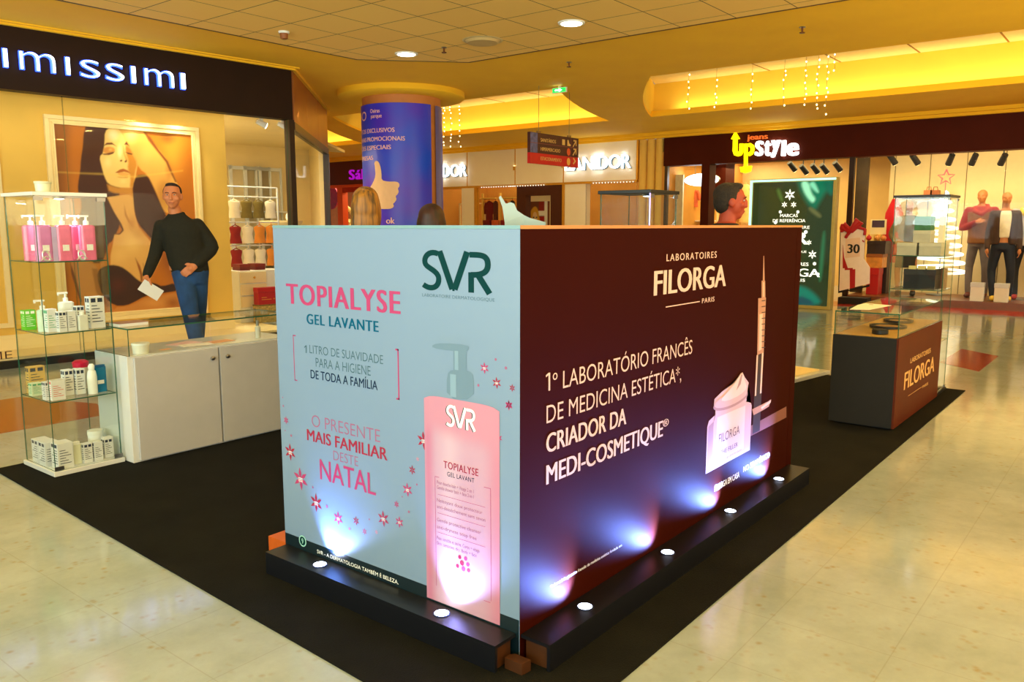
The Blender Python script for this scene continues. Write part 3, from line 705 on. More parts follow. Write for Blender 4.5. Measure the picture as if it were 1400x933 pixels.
# illuminated shop name: white letters with a blue halo
m_let = M('letter_white', (255, 255, 255), .4, emit=(236, 244, 255), es=2.6, noise=.01)
m_halo = M('letter_blue', (60, 90, 220), .4, emit=(40, 80, 255), es=2.2, noise=.01)
t = thing('illuminated_shop_name', 'white glowing lower-case shop name on the black fascia above the window', 'sign', IM @ Vector((im(130, 95, -.06)[0], -.06, 3.0)), AN)
zb = 2.925; xh = .165
so = im(130, 95, -.06)[0]
rows = [('ı', 20, 4.5), ('m', 25, 50), ('ı', 87, 8), ('s', 108, 27), ('s', 143, 26), ('ı', 177, 8), ('m', 196, 38), ('ı', 245, 9)]
segs = [('ı', im(2, 75, -.06)[0], im(9, 75, -.06)[0]), ('m', im(26, 80, -.06)[0], im(73, 85, -.06)[0]), ('ı', im(88, 88, -.06)[0], im(94, 88, -.06)[0]),
        ('s', im(109, 92, -.06)[0], im(134, 95, -.06)[0]), ('s', im(144, 98, -.06)[0], im(167, 100, -.06)[0]), ('ı', im(177.5, 103, -.06)[0], im(184, 104, -.06)[0]),
        ('m', im(197, 105, -.06)[0], im(235, 110, -.06)[0]), ('ı', im(245, 113, -.06)[0], im(252, 113, -.06)[0])]
pm = segs[1]; wm = pm[2]-pm[1]
segs = [('ı', segs[0][1]-1.14, segs[0][1]-1.10), ('n', segs[0][1]-1.02, segs[0][1]-.82), ('t', segs[0][1]-.74, segs[0][1]-.62), ('ı', segs[0][1]-.54, segs[0][1]-.50), ('m', segs[0][1]-.41, segs[0][1]-.41+wm*.8)]+segs
for ch, s0, s1 in segs:
    if ch == 'ı': c_ = (s0+s1)/2; s0, s1 = c_-(s1-s0)*.34, c_+(s1-s0)*.34
    ll = MB(); add_text(ll, ch, (s0-so, -.05, zb-3.0), (1, 0, 0), (0, 0, 1), s1-s0, xh, bold=-.028, depth=-.02, ref='x')
    o = ll.build('letter', m_let, t)
    h = MB(); add_text(h, ch, (s0-so-.008, -.028, zb-3.0-.008), (1, 0, 0), (0, 0, 1), s1-s0+.016, xh+.016, bold=0, depth=-.02, ref='x'); h.build('halo_back', m_halo, o)
# blue-white light the letters throw on the fascia
o = area('shop_name_glow', IM @ Vector((so-.1, -.045, 3.0)), NI, 2.6, .22, 3.0, (.15, .25, 1.0), across=TI)

# small lettering on the window glass
mb = MB(); s, z = im(0, 489, -.006)
add_text(mb, 'LOVE-ME', (s-.55, -.0065, z-.02), (1, 0, 0), (0, 0, 1), .66, .075, bold=-.01)
tag(mb.build('window_lettering', M('decal_dark', (60, 28, 20), .6, noise=.05), mat=IM), 'thin dark lettering on the lingerie shop window near the floor', 'lettering')

# ---- slanting side front
c0 = IM @ Vector((SE+.06, -.03, 0)); c1 = Vector((9.10, 11.20, 0)); cd = (c1-c0).normalized(); CL = (c1-c0).length
CM = Matrix.Translation(c0) @ Matrix.Rotation(math.atan2(cd.y, cd.x), 4, 'Z')
mb = MB()
for k in range(3): mb.box(.03+k*(CL-.03)/3, .03+(k+1)*(CL-.03)/3-.008, -.02, .08, 2.70, 3.315)
struct(mb.build('wall_side_front', m_copper, mat=CM))
struct(MB().box(0, CL+.05, -.06, .08, 3.315, 3.349).build('trim_10', m_plaster, mat=CM))
struct(MB().box(.0, CL, -.03, .06, 2.60, 2.70).box(CL-.09, CL, -.035, .06, 0, 2.60).box(.0, CL-.09, -.03, .06, 0, .10).build('trim_11', m_darkframe, mat=CM))
struct(MB().pane(.02, CL-.09, .0, .01, .10, 2.60).build('window_2', [m_shop, m_edge], mat=CM))
struct(MB().prism([(9.09, 11.21), (15.25, 20.5), (15.15, 20.6), (9.0, 11.3)], 0, 3.349).build('wall_far', m_cream))

# ---- inside the lingerie shop
def px_im(px, py, dep): s, z = im(px, py, dep); return IM @ Vector((s, dep, z))
D = 1.35
# white clothes rack with lingerie
def hang(mbm, w, h, d=.045, straps=True):
    """one hanging camisole, hook at z=0, local x across"""
    k = mbm
    k.loft([(0, 0, -h, w*.48, d), (0, 0, -h*.55, w*.36, d*.8), (0, 0, -h*.28, w*.45, d), (0, 0, -h*.20, w*.40, d*.7)], 14)
    if straps:
        for sx in (-1, 1): k.tube([(sx*w*.30, 0, -h*.21), (sx*w*.2, 0, -.05)], .006, 6)
    k.tube([(-w*.42, 0, -.075), (0, 0, -.035), (w*.42, 0, -.075)], .007, 6); k.tube([(0, 0, -.036), (0, .0, 0)], .004, 6)
    return k
DR = 1.66
rk = thing('lingerie_rack', 'white wire lingerie rack behind the shop window', 'rack', IM @ Vector((im(345, 300, DR)[0], DR, .10)), AN)
rw = .42; rails = [1.72, 1.36, 1.03]
for sx in (-1, 1): MB().tube([(sx*rw, 0, 0), (sx*rw, 0, 1.86)], .014, 8).build('upright', m_white, rk)
for z in rails+[1.86]: MB().tube([(-rw, 0, z), (rw, 0, z)], .011, 8).build('rail', m_white, rk)
gm = [M('lingerie_white', (250, 240, 214), .8, noise=.05), M('lingerie_olive', (128, 110, 46), .8, noise=.15), M('lingerie_orange', (240, 150, 50), .8, noise=.08), M('lingerie_red', (150, 30, 26), .8, noise=.1)]
gn = ['white', 'olive green', 'orange', 'dark red']
k = 0
for ri, (z, cols) in enumerate(zip(rails, [(0, 1, 1, 0), (3, 0, 2, 2), (3, 0, 0, 2)])):
    for ci, c in enumerate(cols):
        pos = IM @ Vector((im(345, 300, DR)[0]-rw+.13+ci*.19, DR-.03, .10+z+.0))
        g = hang(MB(), .20, .30).build('camisole', gm[c]); g.location = pos; g.rotation_euler = (0, 0, AN)
        pn = ('end', 'second', 'third', 'last')[ci]
        tag(g, f'{gn[c]} lingerie on the {("top", "middle", "bottom")[ri]} rack rail, {pn} piece from the poster', 'lingerie', 'lingerie on the white rack')
# drawer unit, boxes, patterned box
a = im(329, 372, D-.35); b = im(378, 418, D-.35)
dc = thing('drawer_unit', 'white three-drawer unit under the lingerie rack', 'drawers', IM @ Vector(((a[0]+b[0])/2+.08, D-.35, .10)), AN)
uw = (b[0]-a[0])/2+.1; z0 = b[1]-.10; z1 = a[1]-.10; dz = (z1-z0)/3
MB().box(-uw, uw, .012, .42, 0, z1+.01).build('carcass', m_whitem, dc, bevel=.003)
for k in range(3):
    d = MB().box(-uw+.01, uw*.1, -.01, .0115, z0+k*dz+.008, z0+(k+1)*dz-.008).build('drawer', M('drawer_cream', (240, 222, 176), .5, noise=.03), dc, bevel=.003)
    MB().ell((-uw*.42, -.022, z0+(k+.5)*dz), (.016, .014, .016)).build('knob', m_goldtrim, d)
p = IM @ Vector((im(365, 404, D-.5)[0], D-.53, im(365, 416, D-.5)[1]))
zt = im(365, 393, D-.5)[1]-p.z
st = thing('display_box', 'patterned low display box in front of the drawer unit', 'box', IM @ Vector((im(366, 420, D-.5)[0], D-.53, .10)), AN)
MB().box(-.17, .17, 0, .12, 0, p.z-.10-.001).build('body', M('patterned_gold', (176, 150, 84), .6, noise=.5, nscale=40), st)
MB().box(-.172, .172, -.002, .122, p.z-.10-.02, p.z-.10-.0005).build('lid', M('patterned_dark', (120, 96, 40), .6, noise=.4, nscale=60), st)
rb = thing('gift_box', 'red gift box with gold writing in front of the drawer unit', 'box', p, AN)
MB().box(-.15, .16, 0, .115, 0, zt*.75).build('body', M('box_red', (176, 16, 26), .4, noise=.05), rb)
MB().box(-.153, .163, -.003, .118, zt*.76, zt).build('lid', M('box_red2', (186, 20, 28), .4, noise=.05), rb)
mb = MB().box(-.10, -.02, -.001, 0, zt*.40, zt*.43).box(-.10, .05, -.001, 0, zt*.28, zt*.31).box(.08, .10, -.001, 0, zt*.28, zt*.34); mb.build('gold_print', m_goldtrim, rb)
for k, px in enumerate((336, 357)):
    s, z = im(px, 372, D-.30); s2, z2 = im(px, 362, D-.30)
    q = thing('storage_box', ('maroon lidded box on the drawer unit beside the poster wall', 'maroon lidded box on the drawer unit on the open side')[k], 'box', IM @ Vector((s+.02, D-.15, .10+z1+.0105)), AN, 'maroon boxes on the drawer unit')
    MB().box(-.075, .075, -.1, .1, 0, .065).build('body', M('maroon', (110, 24, 16), .5, noise=.1), q); MB().box(-.078, .078, -.103, .103, .045, .085).build('lid', M('maroon_lid', (126, 30, 18), .5, noise=.1), q)
# wall shelving with white frames at the back, and a cream rounded stand behind the side window
for k in range(3):
    s0 = im(318+k*20, 260, 4.4)[0]; w = .42 if k < 2 else .36
    q = thing('wall_bay', ('white-framed wall bay at the back of the lingerie shop beside the poster wall', 'middle white-framed wall bay at the back of the lingerie shop', 'last white-framed wall bay at the back of the lingerie shop')[k], 'shelf', IM @ Vector((s0, 4.53, .10)), AN, 'wall bays in the lingerie shop')
    MB().box(0, w*1.15, -.06, 0, 0, 2.35).build('back_panel', M('bay_grey', (206, 190, 150), .7, noise=.04), q)
    MB().box(-.03, .03, -.10, -.0605, 0, 2.37).box(w*1.15-.0, w*1.15+.03, -.10, -.0605, 0, 2.37).box(-.03, w*1.15, -.10, -.0605, 2.3, 2.36).build('frame', m_white, q)
    for z in (1.55, 1.05, .6): MB().box(.031, w*1.15-.001, -.30, -.0605, z, z+.02).build('shelf', m_white, q)
q = thing('ceiling_downlight', 'round white lamp in the lingerie shop ceiling behind the side window', 'lamp', IM @ Vector((im(410, 205, 2.0)[0], 2.0, 2.849)))
MB().lathe([(.12, -.012), (.16, 0)], seg=28).build('rim', m_white, q); MB().lathe([(.001, -.02), (.115, -.02), (.118, -.0125)], seg=28).build('lens', m_lamp, q)
for k, (px, py) in enumerate(((357, 163), (387, 184))):
    s, z = im(px, py, .9)
    q = thing('track_spotlight', ('small white spotlight under the lingerie shop ceiling beside the poster wall', 'small white spotlight under the lingerie shop ceiling beside the dark post')[k], 'lamp', IM @ Vector((s, .9, 2.849)), AN, 'spotlights in the lingerie shop')
    MB().box(-.02, .02, -.02, .02, -.06, 0).build('bracket', m_white, q)
    MB().tube([(-.07, 0, -.06), (.05, -.03, -.11)], [.03, .042], 14).build('lamp_head', m_white, q)
    MB().tube([(.052, -.0305, -.1105), (.056, -.0315, -.112)], .038, 14).build('lens', m_lamp, q)
q = thing('rounded_stand', 'cream stand with a curved top behind the side window', 'stand', (8.05, 11.1, .0))
MB().lathe([(.28, 0), (.28, .02), (.05, .05), (.04, 1.25), (.30, 1.42), (.34, 1.47), (.34, 1.49)], seg=32).build('pedestal', m_cream, q)
MB().ell((.1, -.1, 1.55), (.07, .07, .08)).build('ornament', m_white, q)
# ------------------------------------------------------------------ far shop row, shared front plane x = F
def rail_y(px, py=300, x=F): return onX(px, py, x).y
m_inner = M('shop_inner_wall', (232, 190, 116), .75, noise=.05, nscale=3)
m_ochre = M('ochre_wall', (214, 150, 62), .75, noise=.06, nscale=3)
struct(MB().box(19.9, 20.0, -7, 30, 0, 3.3).build('wall_back', m_inner))
struct(MB().box(F+.32, 20, -7, 30, 2.95, 3.0).build('ceiling_shops', m_cream))
for k, y in enumerate((8.45, 15.25, -6.5)):
    struct(MB().box(F+.02, 19.9, y-.05, y+.05, 0, 2.95).build('wall_partition_%d' % (k+1), m_ochre))

# ---- jeans shop
UZ0, UZ1 = 2.655, 3.234
struct(MB().box(F-.02, F+.30, -6.5, 8.42, UZ0, UZ1).build('wall_jeans_fascia', m_brownfas))
m_yel = M('sign_yellow_glow', (250, 240, 0), .4, emit=(255, 236, 0), es=1.25, noise=.01); m_sw = M('sign_white_glow', (255, 255, 255), .4, emit=(236, 250, 255), es=2.2, noise=.01)
m_or = M('sign_orange_glow', (220, 100, 40), .4, emit=(230, 110, 40), es=.45, noise=.02)
sy = rail_y(1047); t = thing('shop_sign', 'glowing yellow and white shop sign with arrows on the brown fascia', 'sign', (F-.05, sy, 2.9))
def px_slab(pts, x, th, mb, mi=0, tri=True):
    P = [onX(a, b, x) for a, b in pts]; tb = bmesh.new(); f = tb.faces.new([tb.verts.new(p) for p in P])
    if f.calc_area() and True:
        f.normal_update()
        if f.normal.x > 0: f.normal_flip()
    r = bmesh.ops.extrude_face_region(tb, geom=[f]); 
    for v in [e for e in r['geom'] if isinstance(e, bmesh.types.BMVert)]: v.co.x -= th
    bmesh.ops.triangulate(tb, faces=[q for q in tb.faces if len(q.verts) > 4]); tb.verts.index_update()
    mb.add([v.co[:] for v in tb.verts], [[v.index for v in q.verts] for q in tb.faces], mi); tb.free(); return mb
XS = F-.022
u = px_slab([(1006.2, 180), (1000.6, 190.5), (1003.4, 190.5), (1003, 207), (1004.8, 212.4), (1009.5, 214), (1014.3, 212.4), (1016.6, 207.5), (1016.8, 196.5), (1012.2, 196.8), (1012, 206.5), (1010, 208.6), (1008.4, 206.5), (1008.7, 190.3), (1012, 190)], XS, .05, MB()); u.build('letter', m_yel, t, True)
u = px_slab([(1018.6, 197), (1022.4, 196.6), (1022.4, 227.4), (1028.6, 227.0), (1027, 234.5), (1020.5, 237), (1014, 235.5), (1013, 228.5), (1018.4, 228)], XS, .055, MB())
px_slab([(1022.3, 197), (1027, 196), (1031, 199), (1031.8, 205), (1029.6, 211), (1025.6, 213.4), (1022.3, 213), (1022.3, 209), (1025, 209), (1027.4, 206.5), (1027.4, 202.5), (1025.4, 200.4), (1022.3, 201)], XS, .054, u); u.build('letter', m_yel, t, True)
for ch, a, b, cap in (('S', 1033, 1044, 20), ('t', 1045.5, 1054, 20), ('y', 1054.5, 1067, 21), ('l', 1069, 1074.5, 21), ('e', 1076, 1092.5, 17)):
    p, q = onX(a, 213.5 if ch != 'y' else 215, XS), onX(b, 212.5, XS); top = onX(a, 213.5-cap, XS).z
    mb = MB(); add_text(mb, ch, (p.x, p.y, p.z), (0, -1, 0), (0, 0, 1), p.y-q.y, top-p.z, bold=.055, depth=.05, ref='x'); mb.build('letter', m_sw, t, True)
p, q = onX(1022, 191.5, XS), onX(1050, 190, XS); mb = MB(); add_text(mb, 'jeans', p, (0, -1, 0), (0, 0, 1), p.y-q.y, .10, bold=.02, depth=.03); mb.build('small_lettering', m_or, t, True)
# posts and glass
def post(name, px0, px1, x, z0, z1, m, d=.08):
    y0, y1 = rail_y(px1, 300, x), rail_y(px0, 300, x); return struct(MB().box(x, x+d, y0, y1, z0, z1).build(name, m))
post('trim_12', 907, 911, F, 0, UZ0, m_darkframe); post('trim_13', 957, 968, F-.02, 0, UZ0, m_brownfas, .3); post('trim_14', 1157, 1164, F, 0, UZ0, m_darkframe)
y48 = rail_y(1164)
struct(MB().pane(F+.03, F+.04, -6.4, y48, .125, UZ0).build('window_3', [m_shop, m_edge])); struct(MB().pane(F+.03, F+.04, rail_y(957), rail_y(911), .06, UZ0).build('window_4', [m_shop, m_edge]))
struct(MB().box(F, F+1.5, -6.4, y48+.05, 0, .125).build('baseboard_window', M('sill_brown', (120, 70, 28), .35, noise=.1)))
mb = MB().box(F+1.5, F+1.6, -6.4, y48-.25, .0, 2.95); struct(mb.build('wall_window_back', M('window_cream', (232, 208, 150), .75, noise=.02)))
mb = MB(); y = 4.2
while y > -6: mb.box(F+1.494, F+1.4995, y-.006, y+.006, .13, 2.94); y -= .62
struct(mb.build('trim_15', M('joint_brown', (120, 96, 50), .7, noise=.1)))
t = MB().box(F+.75, F+.85, rail_y(1187, 250, F+.8), rail_y(1171, 250, F+.8), .126, 2.93).build('dark_curtain', M('curtain_umber', (70, 52, 26), .8, noise=.2)); tag(t, 'tall dark curtain strip just inside the jeans shop window', 'curtain')
# track spotlights
def track(lab, px, py, x, flip=1, n='track_spotlight', grp='track spotlights in the jeans shop window'):
    p = onX(px, py, x); zt = 2.9495
    t = thing(n, lab, 'lamp', (x, p.y, zt), 0, grp); dz = p.z-zt
    MB().box(-.03, .03, -.09, .09, -.03, 0).build('track_adapter', m_black, t); MB().tube([(0, 0, -.03), (0, 0, dz+.05)], .012, 8).build('stem', m_black, t)
    o = MB().tube([(-.05, .03*flip, dz+.05), (.09, -.05*flip, dz-.10)], [.05, .055], 14).build('lamp_head', m_black, t)
    MB().tube([(.091, -.051*flip, dz-.101), (.094, -.053*flip, dz-.104)], .048, 14).build('lens', m_bulb, o)
for k, px in enumerate((1219, 1250, 1300, 1332, 1372)): track(('first', 'second', 'third', 'fourth', 'fifth')[k]+' black spotlight counted from the entrance, over the window mannequins', px, 216+k*.0, F+.55, 1 if k < 2 else -1)
for k, (px, py) in enumerate(((1082, 225), (1098, 229), (1113, 228), (1126, 228), (1144, 225))): track(('first', 'second', 'third', 'fourth', 'fifth')[k]+' black spotlight along the entrance ceiling of the jeans shop, above the green sign', px, py+1, F+.9, 1, grp='track spotlights in the jeans shop entrance')
track('black spotlight behind the small side window of the jeans shop', 922, 235, F+.8, 1, grp='track spotlights in the jeans shop entrance')
for k, (px, py) in enumerate(((1020, 233), (1033, 224), (1047, 236), (1073, 239), (1120, 218.5))):
    p = onZ(px, py, 2.9495); t = thing('ceiling_panel_light', ('small square ceiling light under the yellow sign arrow', 'small square ceiling light deeper in the jeans shop, beside the sign arrow', 'middle small square ceiling light above the green sign', 'small square ceiling light above the green sign, furthest in', 'small square ceiling light above the upper corner of the green sign')[k], 'lamp', (min(p.x, 19.4), p.y*min(1, 19.4/p.x), 2.9495), 0, 'square ceiling lights in the jeans shop')
    MB().box(-.16, .16, -.16, .16, -.012, 0).build('frame', m_white, t); MB().box(-.14, .14, -.14, .14, -.016, -.0122).build('diffuser', m_lamp, t)
# oval lamp board, shelves and clothes behind the small window
p = onX(959, 246, F+.9); t = thing('oval_lightbox', 'glowing white oval sign board hanging behind the dark entrance post', 'sign', (F+.9, p.y, p.z)); hw = (rail_y(935, 246, F+.9)-rail_y(983, 246, F+.9))/2
def oval(w, h, x0, x1, mb=None):
    mb = mb or MB(); pts = [(w*math.cos(2*PI*k/40)*abs(math.cos(2*PI*k/40))**.15, h*math.sin(2*PI*k/40)) for k in range(40)]
    mb.slab([(x0, a, b) for a, b in pts][::-1], (x1-x0, 0, 0)); return mb
oval(hw, .145, 0, .06).build('housing', m_steel, t); oval(hw*.97, .135, -.008, -.0005).build('lit_face', m_led, t)
for s in (-1, 1): MB().tube([(.03, s*hw*.4, .10), (.03, s*hw*.4, 2.9495-p.z)], .006, 6).build('suspension_rod', m_steel, t)
t = thing('wall_panel', 'pale free-standing display panel behind the small side window', 'panel', (F+.5, rail_y(921, 300, F+.5), .0)); MB().box(0, .05, -.20, .20, .0, 2.5).build('board', M('panel_ivory', (238, 226, 176), .6, noise=.08, nscale=9), t); MB().box(-.2, .25, -.22, .22, 0, .03).build('foot', m_steel, t)
XQ = F+1.6
def garment(lab, px, py, x, w, h, m, grp, name='shirt', sleeves=True, d=.05, rz=PI/2):
    p = onX(px, py, x); g = MB()
    g.loft([(0, 0, -h, w*.46, d), (0, 0, -h*.5, w*.42, d), (0, 0, -h*.16, w*.46, d), (0, 0, -h*.06, w*.36, d*.8), (0, 0, 0, w*.12, d*.5)], 14)
    if sleeves:
        for s in (-1, 1): g.tube([(s*w*.36, 0, -h*.10), (s*w*.50, 0, -h*.30), (s*w*.55, 0, -h*.62)], [d*.9, d*.85, d*.65], 10)
    g.tube([(0, 0, 0), (0, 0, .03), (0, .02, .05)], .006, 6)
    o = g.build(name, m); o.location = p; o.rotation_euler = (0, 0, rz); tag(o, lab, 'clothing', grp); return o
def cloth(n, c): return M(n, c, .85, noise=.12, nscale=10)
t = thing('clothes_rail', 'wooden clothes rail unit behind the small side window', 'rail', (XQ+.1, rail_y(950, 300, XQ), 0))
for s in (-1, 1): MB().box(-.02, .02, s*.5-.02, s*.5+.02, 0, 2.02).build('upright', m_cream, t)
MB().box(-.015, .015, -.48, .48, 1.98, 2.01).build('bar', m_cream, t); MB().box(-.2, .2, -.479, .479, 1.50, 1.53).build('shelf', m_whitem, t); MB().box(-.2, .2, -.479, .479, .4, .43).build('shelf', m_whitem, t)
garment('salmon-coloured top hanging behind the small side window', 946, 259, XQ-.12, .36, .40, cloth('salmon', (226, 110, 70)), 'clothes behind the small side window')
garment('tan trousers-like garment hanging below the shelf behind the small side window', 942, 288, XQ-.12, .22, .7, cloth('tan_cloth', (150, 100, 40)), 'clothes behind the small side window', 'trousers', False)
garment('yellowish garment beneath the oval board, beside the dark post', 972, 262, XQ-.1, .26, .8, cloth('mustard', (226, 170, 70)), 'clothes behind the small side window', 'dress', False)
XB = 19.2
for k, (px, c, nm) in enumerate(((1003, (240, 214, 160), 'cream'), (1013, (196, 130, 60), 'tan'), (1020, (236, 196, 120), 'sand'))):
    garment(nm+' coat hanging at the back of the jeans shop beside the green sign', px, 252, XB-.12-.1*k, .32, .9, cloth('coat_'+nm, c), 'coats at the back of the jeans shop', 'coat')
q = MB().box(XB-.02, XB+.02, rail_y(1060, 250, XB), rail_y(985, 250, XB), 2.27, 2.31).box(XB-.02, XB+.02, rail_y(985, 250, XB), rail_y(985, 250, XB)+.04, 0, 2.31).box(XB-.02, XB+.02, rail_y(1060, 250, XB)-.04, rail_y(1060, 250, XB), 0, 2.31).build('clothes_rail', m_darkframe); tag(q, 'dark clothes rail at the back of the jeans shop', 'rail')
q = MB().box(18.0, 18.5, rail_y(997, 240, 18.2), rail_y(976, 240, 18.2), 2.1, 2.9495).build('bulkhead', m_brownfas); tag(q, 'dark brown box hanging from the jeans shop ceiling beside the oval board', 'box')

# ---- green light box on a stand in front of the jeans shop entrance
LX = 14.05; y0, y1 = rail_y(1139.5, 330, LX), rail_y(1022, 330, LX); LZ = onX(1080, 244, LX).z
t = thing('light_box', 'tall dark green backlit sign with white snowflakes and brand lettering', 'sign', (LX, (y0+y1)/2, 0)); hw = (y1-y0)/2
MB().box(.0, .18, -hw, hw, .0, LZ).build('housing', M('lightbox_olive', (176, 158, 84), .4, metal=.2, noise=.06), t, bevel=.01)
m_lbe = M('lightbox_edge', (180, 240, 225), .4, emit=(150, 235, 215), es=.9, noise=.02)
MB().box(-.012, -.0005, -hw*.985, hw*.985, LZ-.045, LZ-.012).box(-.012, -.0005, hw*.93, hw*.985, .04, LZ-.0455).build('lit_edge', m_lbe, t)
W, H = 2*hw*.92, LZ-.12
def lbmap(uu, vv): return uu, vv
GL = [(smooth_poly([(W*.55, H*1.05), (W*.60, H*.93), (W*.70, H*.82), (W*.80, H*.77), (W*.83, H*.82), (W*.95, H*.95), (W*1.05, H*1.05)]), (0, 110, 86), .12), (smooth_poly([(W*.60, H), (W*.66, H*.90), (W*.76, H*.82), (W*.80, H*.86), (W*.74, H*.90), (W*.70, H*1.0)]), (150, 240, 214), .06),
      (smooth_poly([(W*.70, H*.98), (W*.78, H*.92), (W*.84, H*.90), (W*.80, H*.96), (W*.76, H)]), (120, 220, 196), .05), (smooth_poly([(W*.84, H), (W, H*.85), (W, H)]), (0, 96, 80), .08),
      (smooth_poly([(W*.30, H*.94), (W*.36, H*.85), (W*.40, H*.84), (W*.34, H*.95)]), (70, 110, 50), .06), (smooth_poly([(W*.70, H*.78), (W*.86, H*.70), (W*.88, H*.73), (W*.74, H*.80)]), (90, 100, 60), .05),
      (smooth_poly([(W*.90, H*.6), (W*.94, H*.6), (W*.92, H*.2), (W*.88, H*.2)]), (40, 110, 76), .06), (smooth_poly([(W*.3, 0), (W*.45, H*.10), (W*.65, H*.17), (W*.85, H*.10), (W*.96, 0)]), (0, 120, 110), .10), (smooth_poly([(W*.45, 0), (W*.62, H*.08), (W*.80, H*.05), (W*.86, 0)]), (10, 70, 90), .08)]
picture('printed_face', (-.0014, W/2-.01, .06), (0, -1, 0), (0, 0, 1), W, H, 70, 110, GL, (34, 52, 22), VC('lightbox_print', .12, .35, coat=.5), t, False)
m_lbw = M('lightbox_white', (255, 255, 255), .4, emit=(235, 245, 235), es=.75, noise=.01)
mb = MB(); cyb = -.01
def lbt(s, px, py, wpx, cappx, bold):
    p = onX(px, py, LX-.003); w = wpx*onX(px, py, LX).x/ (FPX*.9); yy = p.y-t.location.y
    dist = (onX(px, py, LX)-EYE).dot(FW); mpp = dist/FPX
    mb = MB(); add_text(mb, s, (-.003, yy+wpx*1.28*mpp/2, p.z), (0, -1, 0), (0, 0, 1), wpx*1.28*mpp, cappx*mpp, bold=bold); mb.build('printed_lettering', m_lbw, t)
lbt('MARCAS', 1078.5, 297, 19, 4.2, .012); lbt('DE REFERÊNCIA', 1078.5, 304, 35, 4.2, .012); lbt('LABORATOIRE', 1081, 313, 40, 4, 0.)
lbt('SVR', 1077, 334, 44, 16, .03); lbt('DERMATOLOGIQUE', 1078, 345.5, 38, 3, 0.); lbt('LABORATOIRES', 1077, 363, 44, 4.4, .012); lbt('FILORGA', 1078, 377.5, 66, 10.5, .025); lbt('PARIS', 1089, 385, 18, 4, .012)
for k, (x, y, r) in enumerate([(355, 162, 34), (322, 222, 19), (378, 222, 19), (297, 266, 11), (404, 266, 11), (452, 388, 13), (472, 452, 17), (492, 525, 27), (505, 581, 12), (527, 644, 10), (268, 330, 12), (250, 452, 17), (230, 525, 27)]):
    mb = MB(); C = onX(1000+x/4.443, 230+y/4.443, LX); R = r/4.443*.0127; cyy = C.y-t.location.y
    for i in range(6):
        a = PI/2+i*PI/3; P = lambda an, q: (-.003, cyy-q*math.cos(an), C.z+q*math.sin(an))
        mb.flat([P(a, R), P(a-.30, R*.6), P(a-.5, R*.2), P(a+.5, R*.2), P(a+.30, R*.6)])
    if r < 15: mb.flat([(-.0034, cyy-R*.8*math.cos(2*PI*i/10), C.z+R*.8*math.sin(2*PI*i/10)) for i in range(10)])
    mb.build('printed_snowflake', m_lbw, t)

# ---- things in the jeans shop window
m_red1 = M('ribbon_red', (176, 10, 24), .5, noise=.08); m_gw = M('gift_white', (244, 228, 226), .5, noise=.03)
gx = F-.42
t = thing('gift_cutout', 'white gift-parcel board with red ribbons and the figure 30', 'display', (gx, rail_y(1168, 380, gx), 0))
out = [(1148, 398), (1149.5, 348), (1150, 316), (1153, 314), (1178, 311), (1183, 316), (1181.5, 354), (1189.5, 366), (1189, 388)]
px_slab(out, gx, .03, MB()).build('board', m_gw, t, True)
px_slab([(1146.5, 401), (1149, 314), (1153, 312), (1152, 399), (1189, 389), (1189, 392)], gx+.03, .029, MB()).build('edge_board', m_matblack, t, True)
mb = MB(); 
for pts in ([(1152.5, 335), (1154, 352), (1159, 366), (1159, 367), (1152.3, 367)], [(1162, 369), (1169.5, 368), (1169, 393), (1162, 395)], [(1155, 367), (1166, 366.5), (1166, 369), (1155, 369.5)], [(1179, 328), (1182, 330), (1181.5, 332), (1179, 330)]): px_slab(pts, gx-.031, .008, mb)
mb.build('ribbon_print', m_red1, t, True)
mb = MB(); px_slab([(1156, 327), (1176, 325), (1175.5, 351), (1156, 353)], gx-.031, .002, mb); mb.build('tag_print', M('tag_blush', (238, 206, 190), .5, noise=.03), t, True)
p = onX(1158.2, 346, gx-.033); mb = MB(); add_text(mb, '30', p, (0, -1, 0), (0, 0, 1), .215, .155, bold=.035, depth=.004); mb.build('figure', m_black, t, True)
mb = MB()
for pts, r in (([(1163, 316), (1154, 306), (1151, 312), (1163, 317)], .04), ([(1163, 316), (1172, 300), (1178, 304), (1163, 317)], .045), ([(1163, 316), (1166, 309), (1176, 312), (1183, 314), (1182, 322)], .03), ([(1163, 316), (1158, 322), (1156, 326)], .03), ([(1152, 306), (1150, 312), (1151, 318)], .03)):
    mb.tube([tuple(onX(a, b, gx-.05)) for a, b in pts], r, 10)
mb.blob('bow', m_red1, t, voxel=.012, smooth=3, mat=Matrix.Translation(-t.location))
MB().box(-.06, .22, -.25, .25, 0, .12).build('foot', m_matblack, t)
# boxes stacked by the gift board
wx = F+.42; PZ = .1265
def wbox(lab, px0, px1, z, h, x, d, m, name='gift_box', lidm=None, cat='box', grp='boxes stacked in the jeans shop window'):
    y1_, y0_ = rail_y(px0, 360, x), rail_y(px1, 360, x); t = thing(name, lab, cat, (x, (y0_+y1_)/2, z), 0, grp); hw = (y1_-y0_)/2
    MB().box(0, d, -hw, hw, 0, h*.75).build('body', m, t, bevel=.004); MB().box(-.006, d+.006, -hw-.006, hw+.006, h*.751, h).build('lid', lidm or m, t, bevel=.004); return z+h+.0006
m_bx = M('box_black', (44, 22, 14), .5, noise=.1); m_br = M('box_scarlet', (190, 14, 20), .5, noise=.06); m_bo = M('box_orange', (226, 150, 60), .5, noise=.2)
z = wbox('bright red box at the foot of the window stack beside the gift board', 1186, 1202, PZ, .50, wx, .30, m_br)
z2 = wbox('gold hamper box on the bright red box in the window stack', 1184, 1206, z, .26, wx, .34, m_bo, 'hamper', M('hamper_lid', (160, 90, 30), .5, noise=.3, nscale=30))
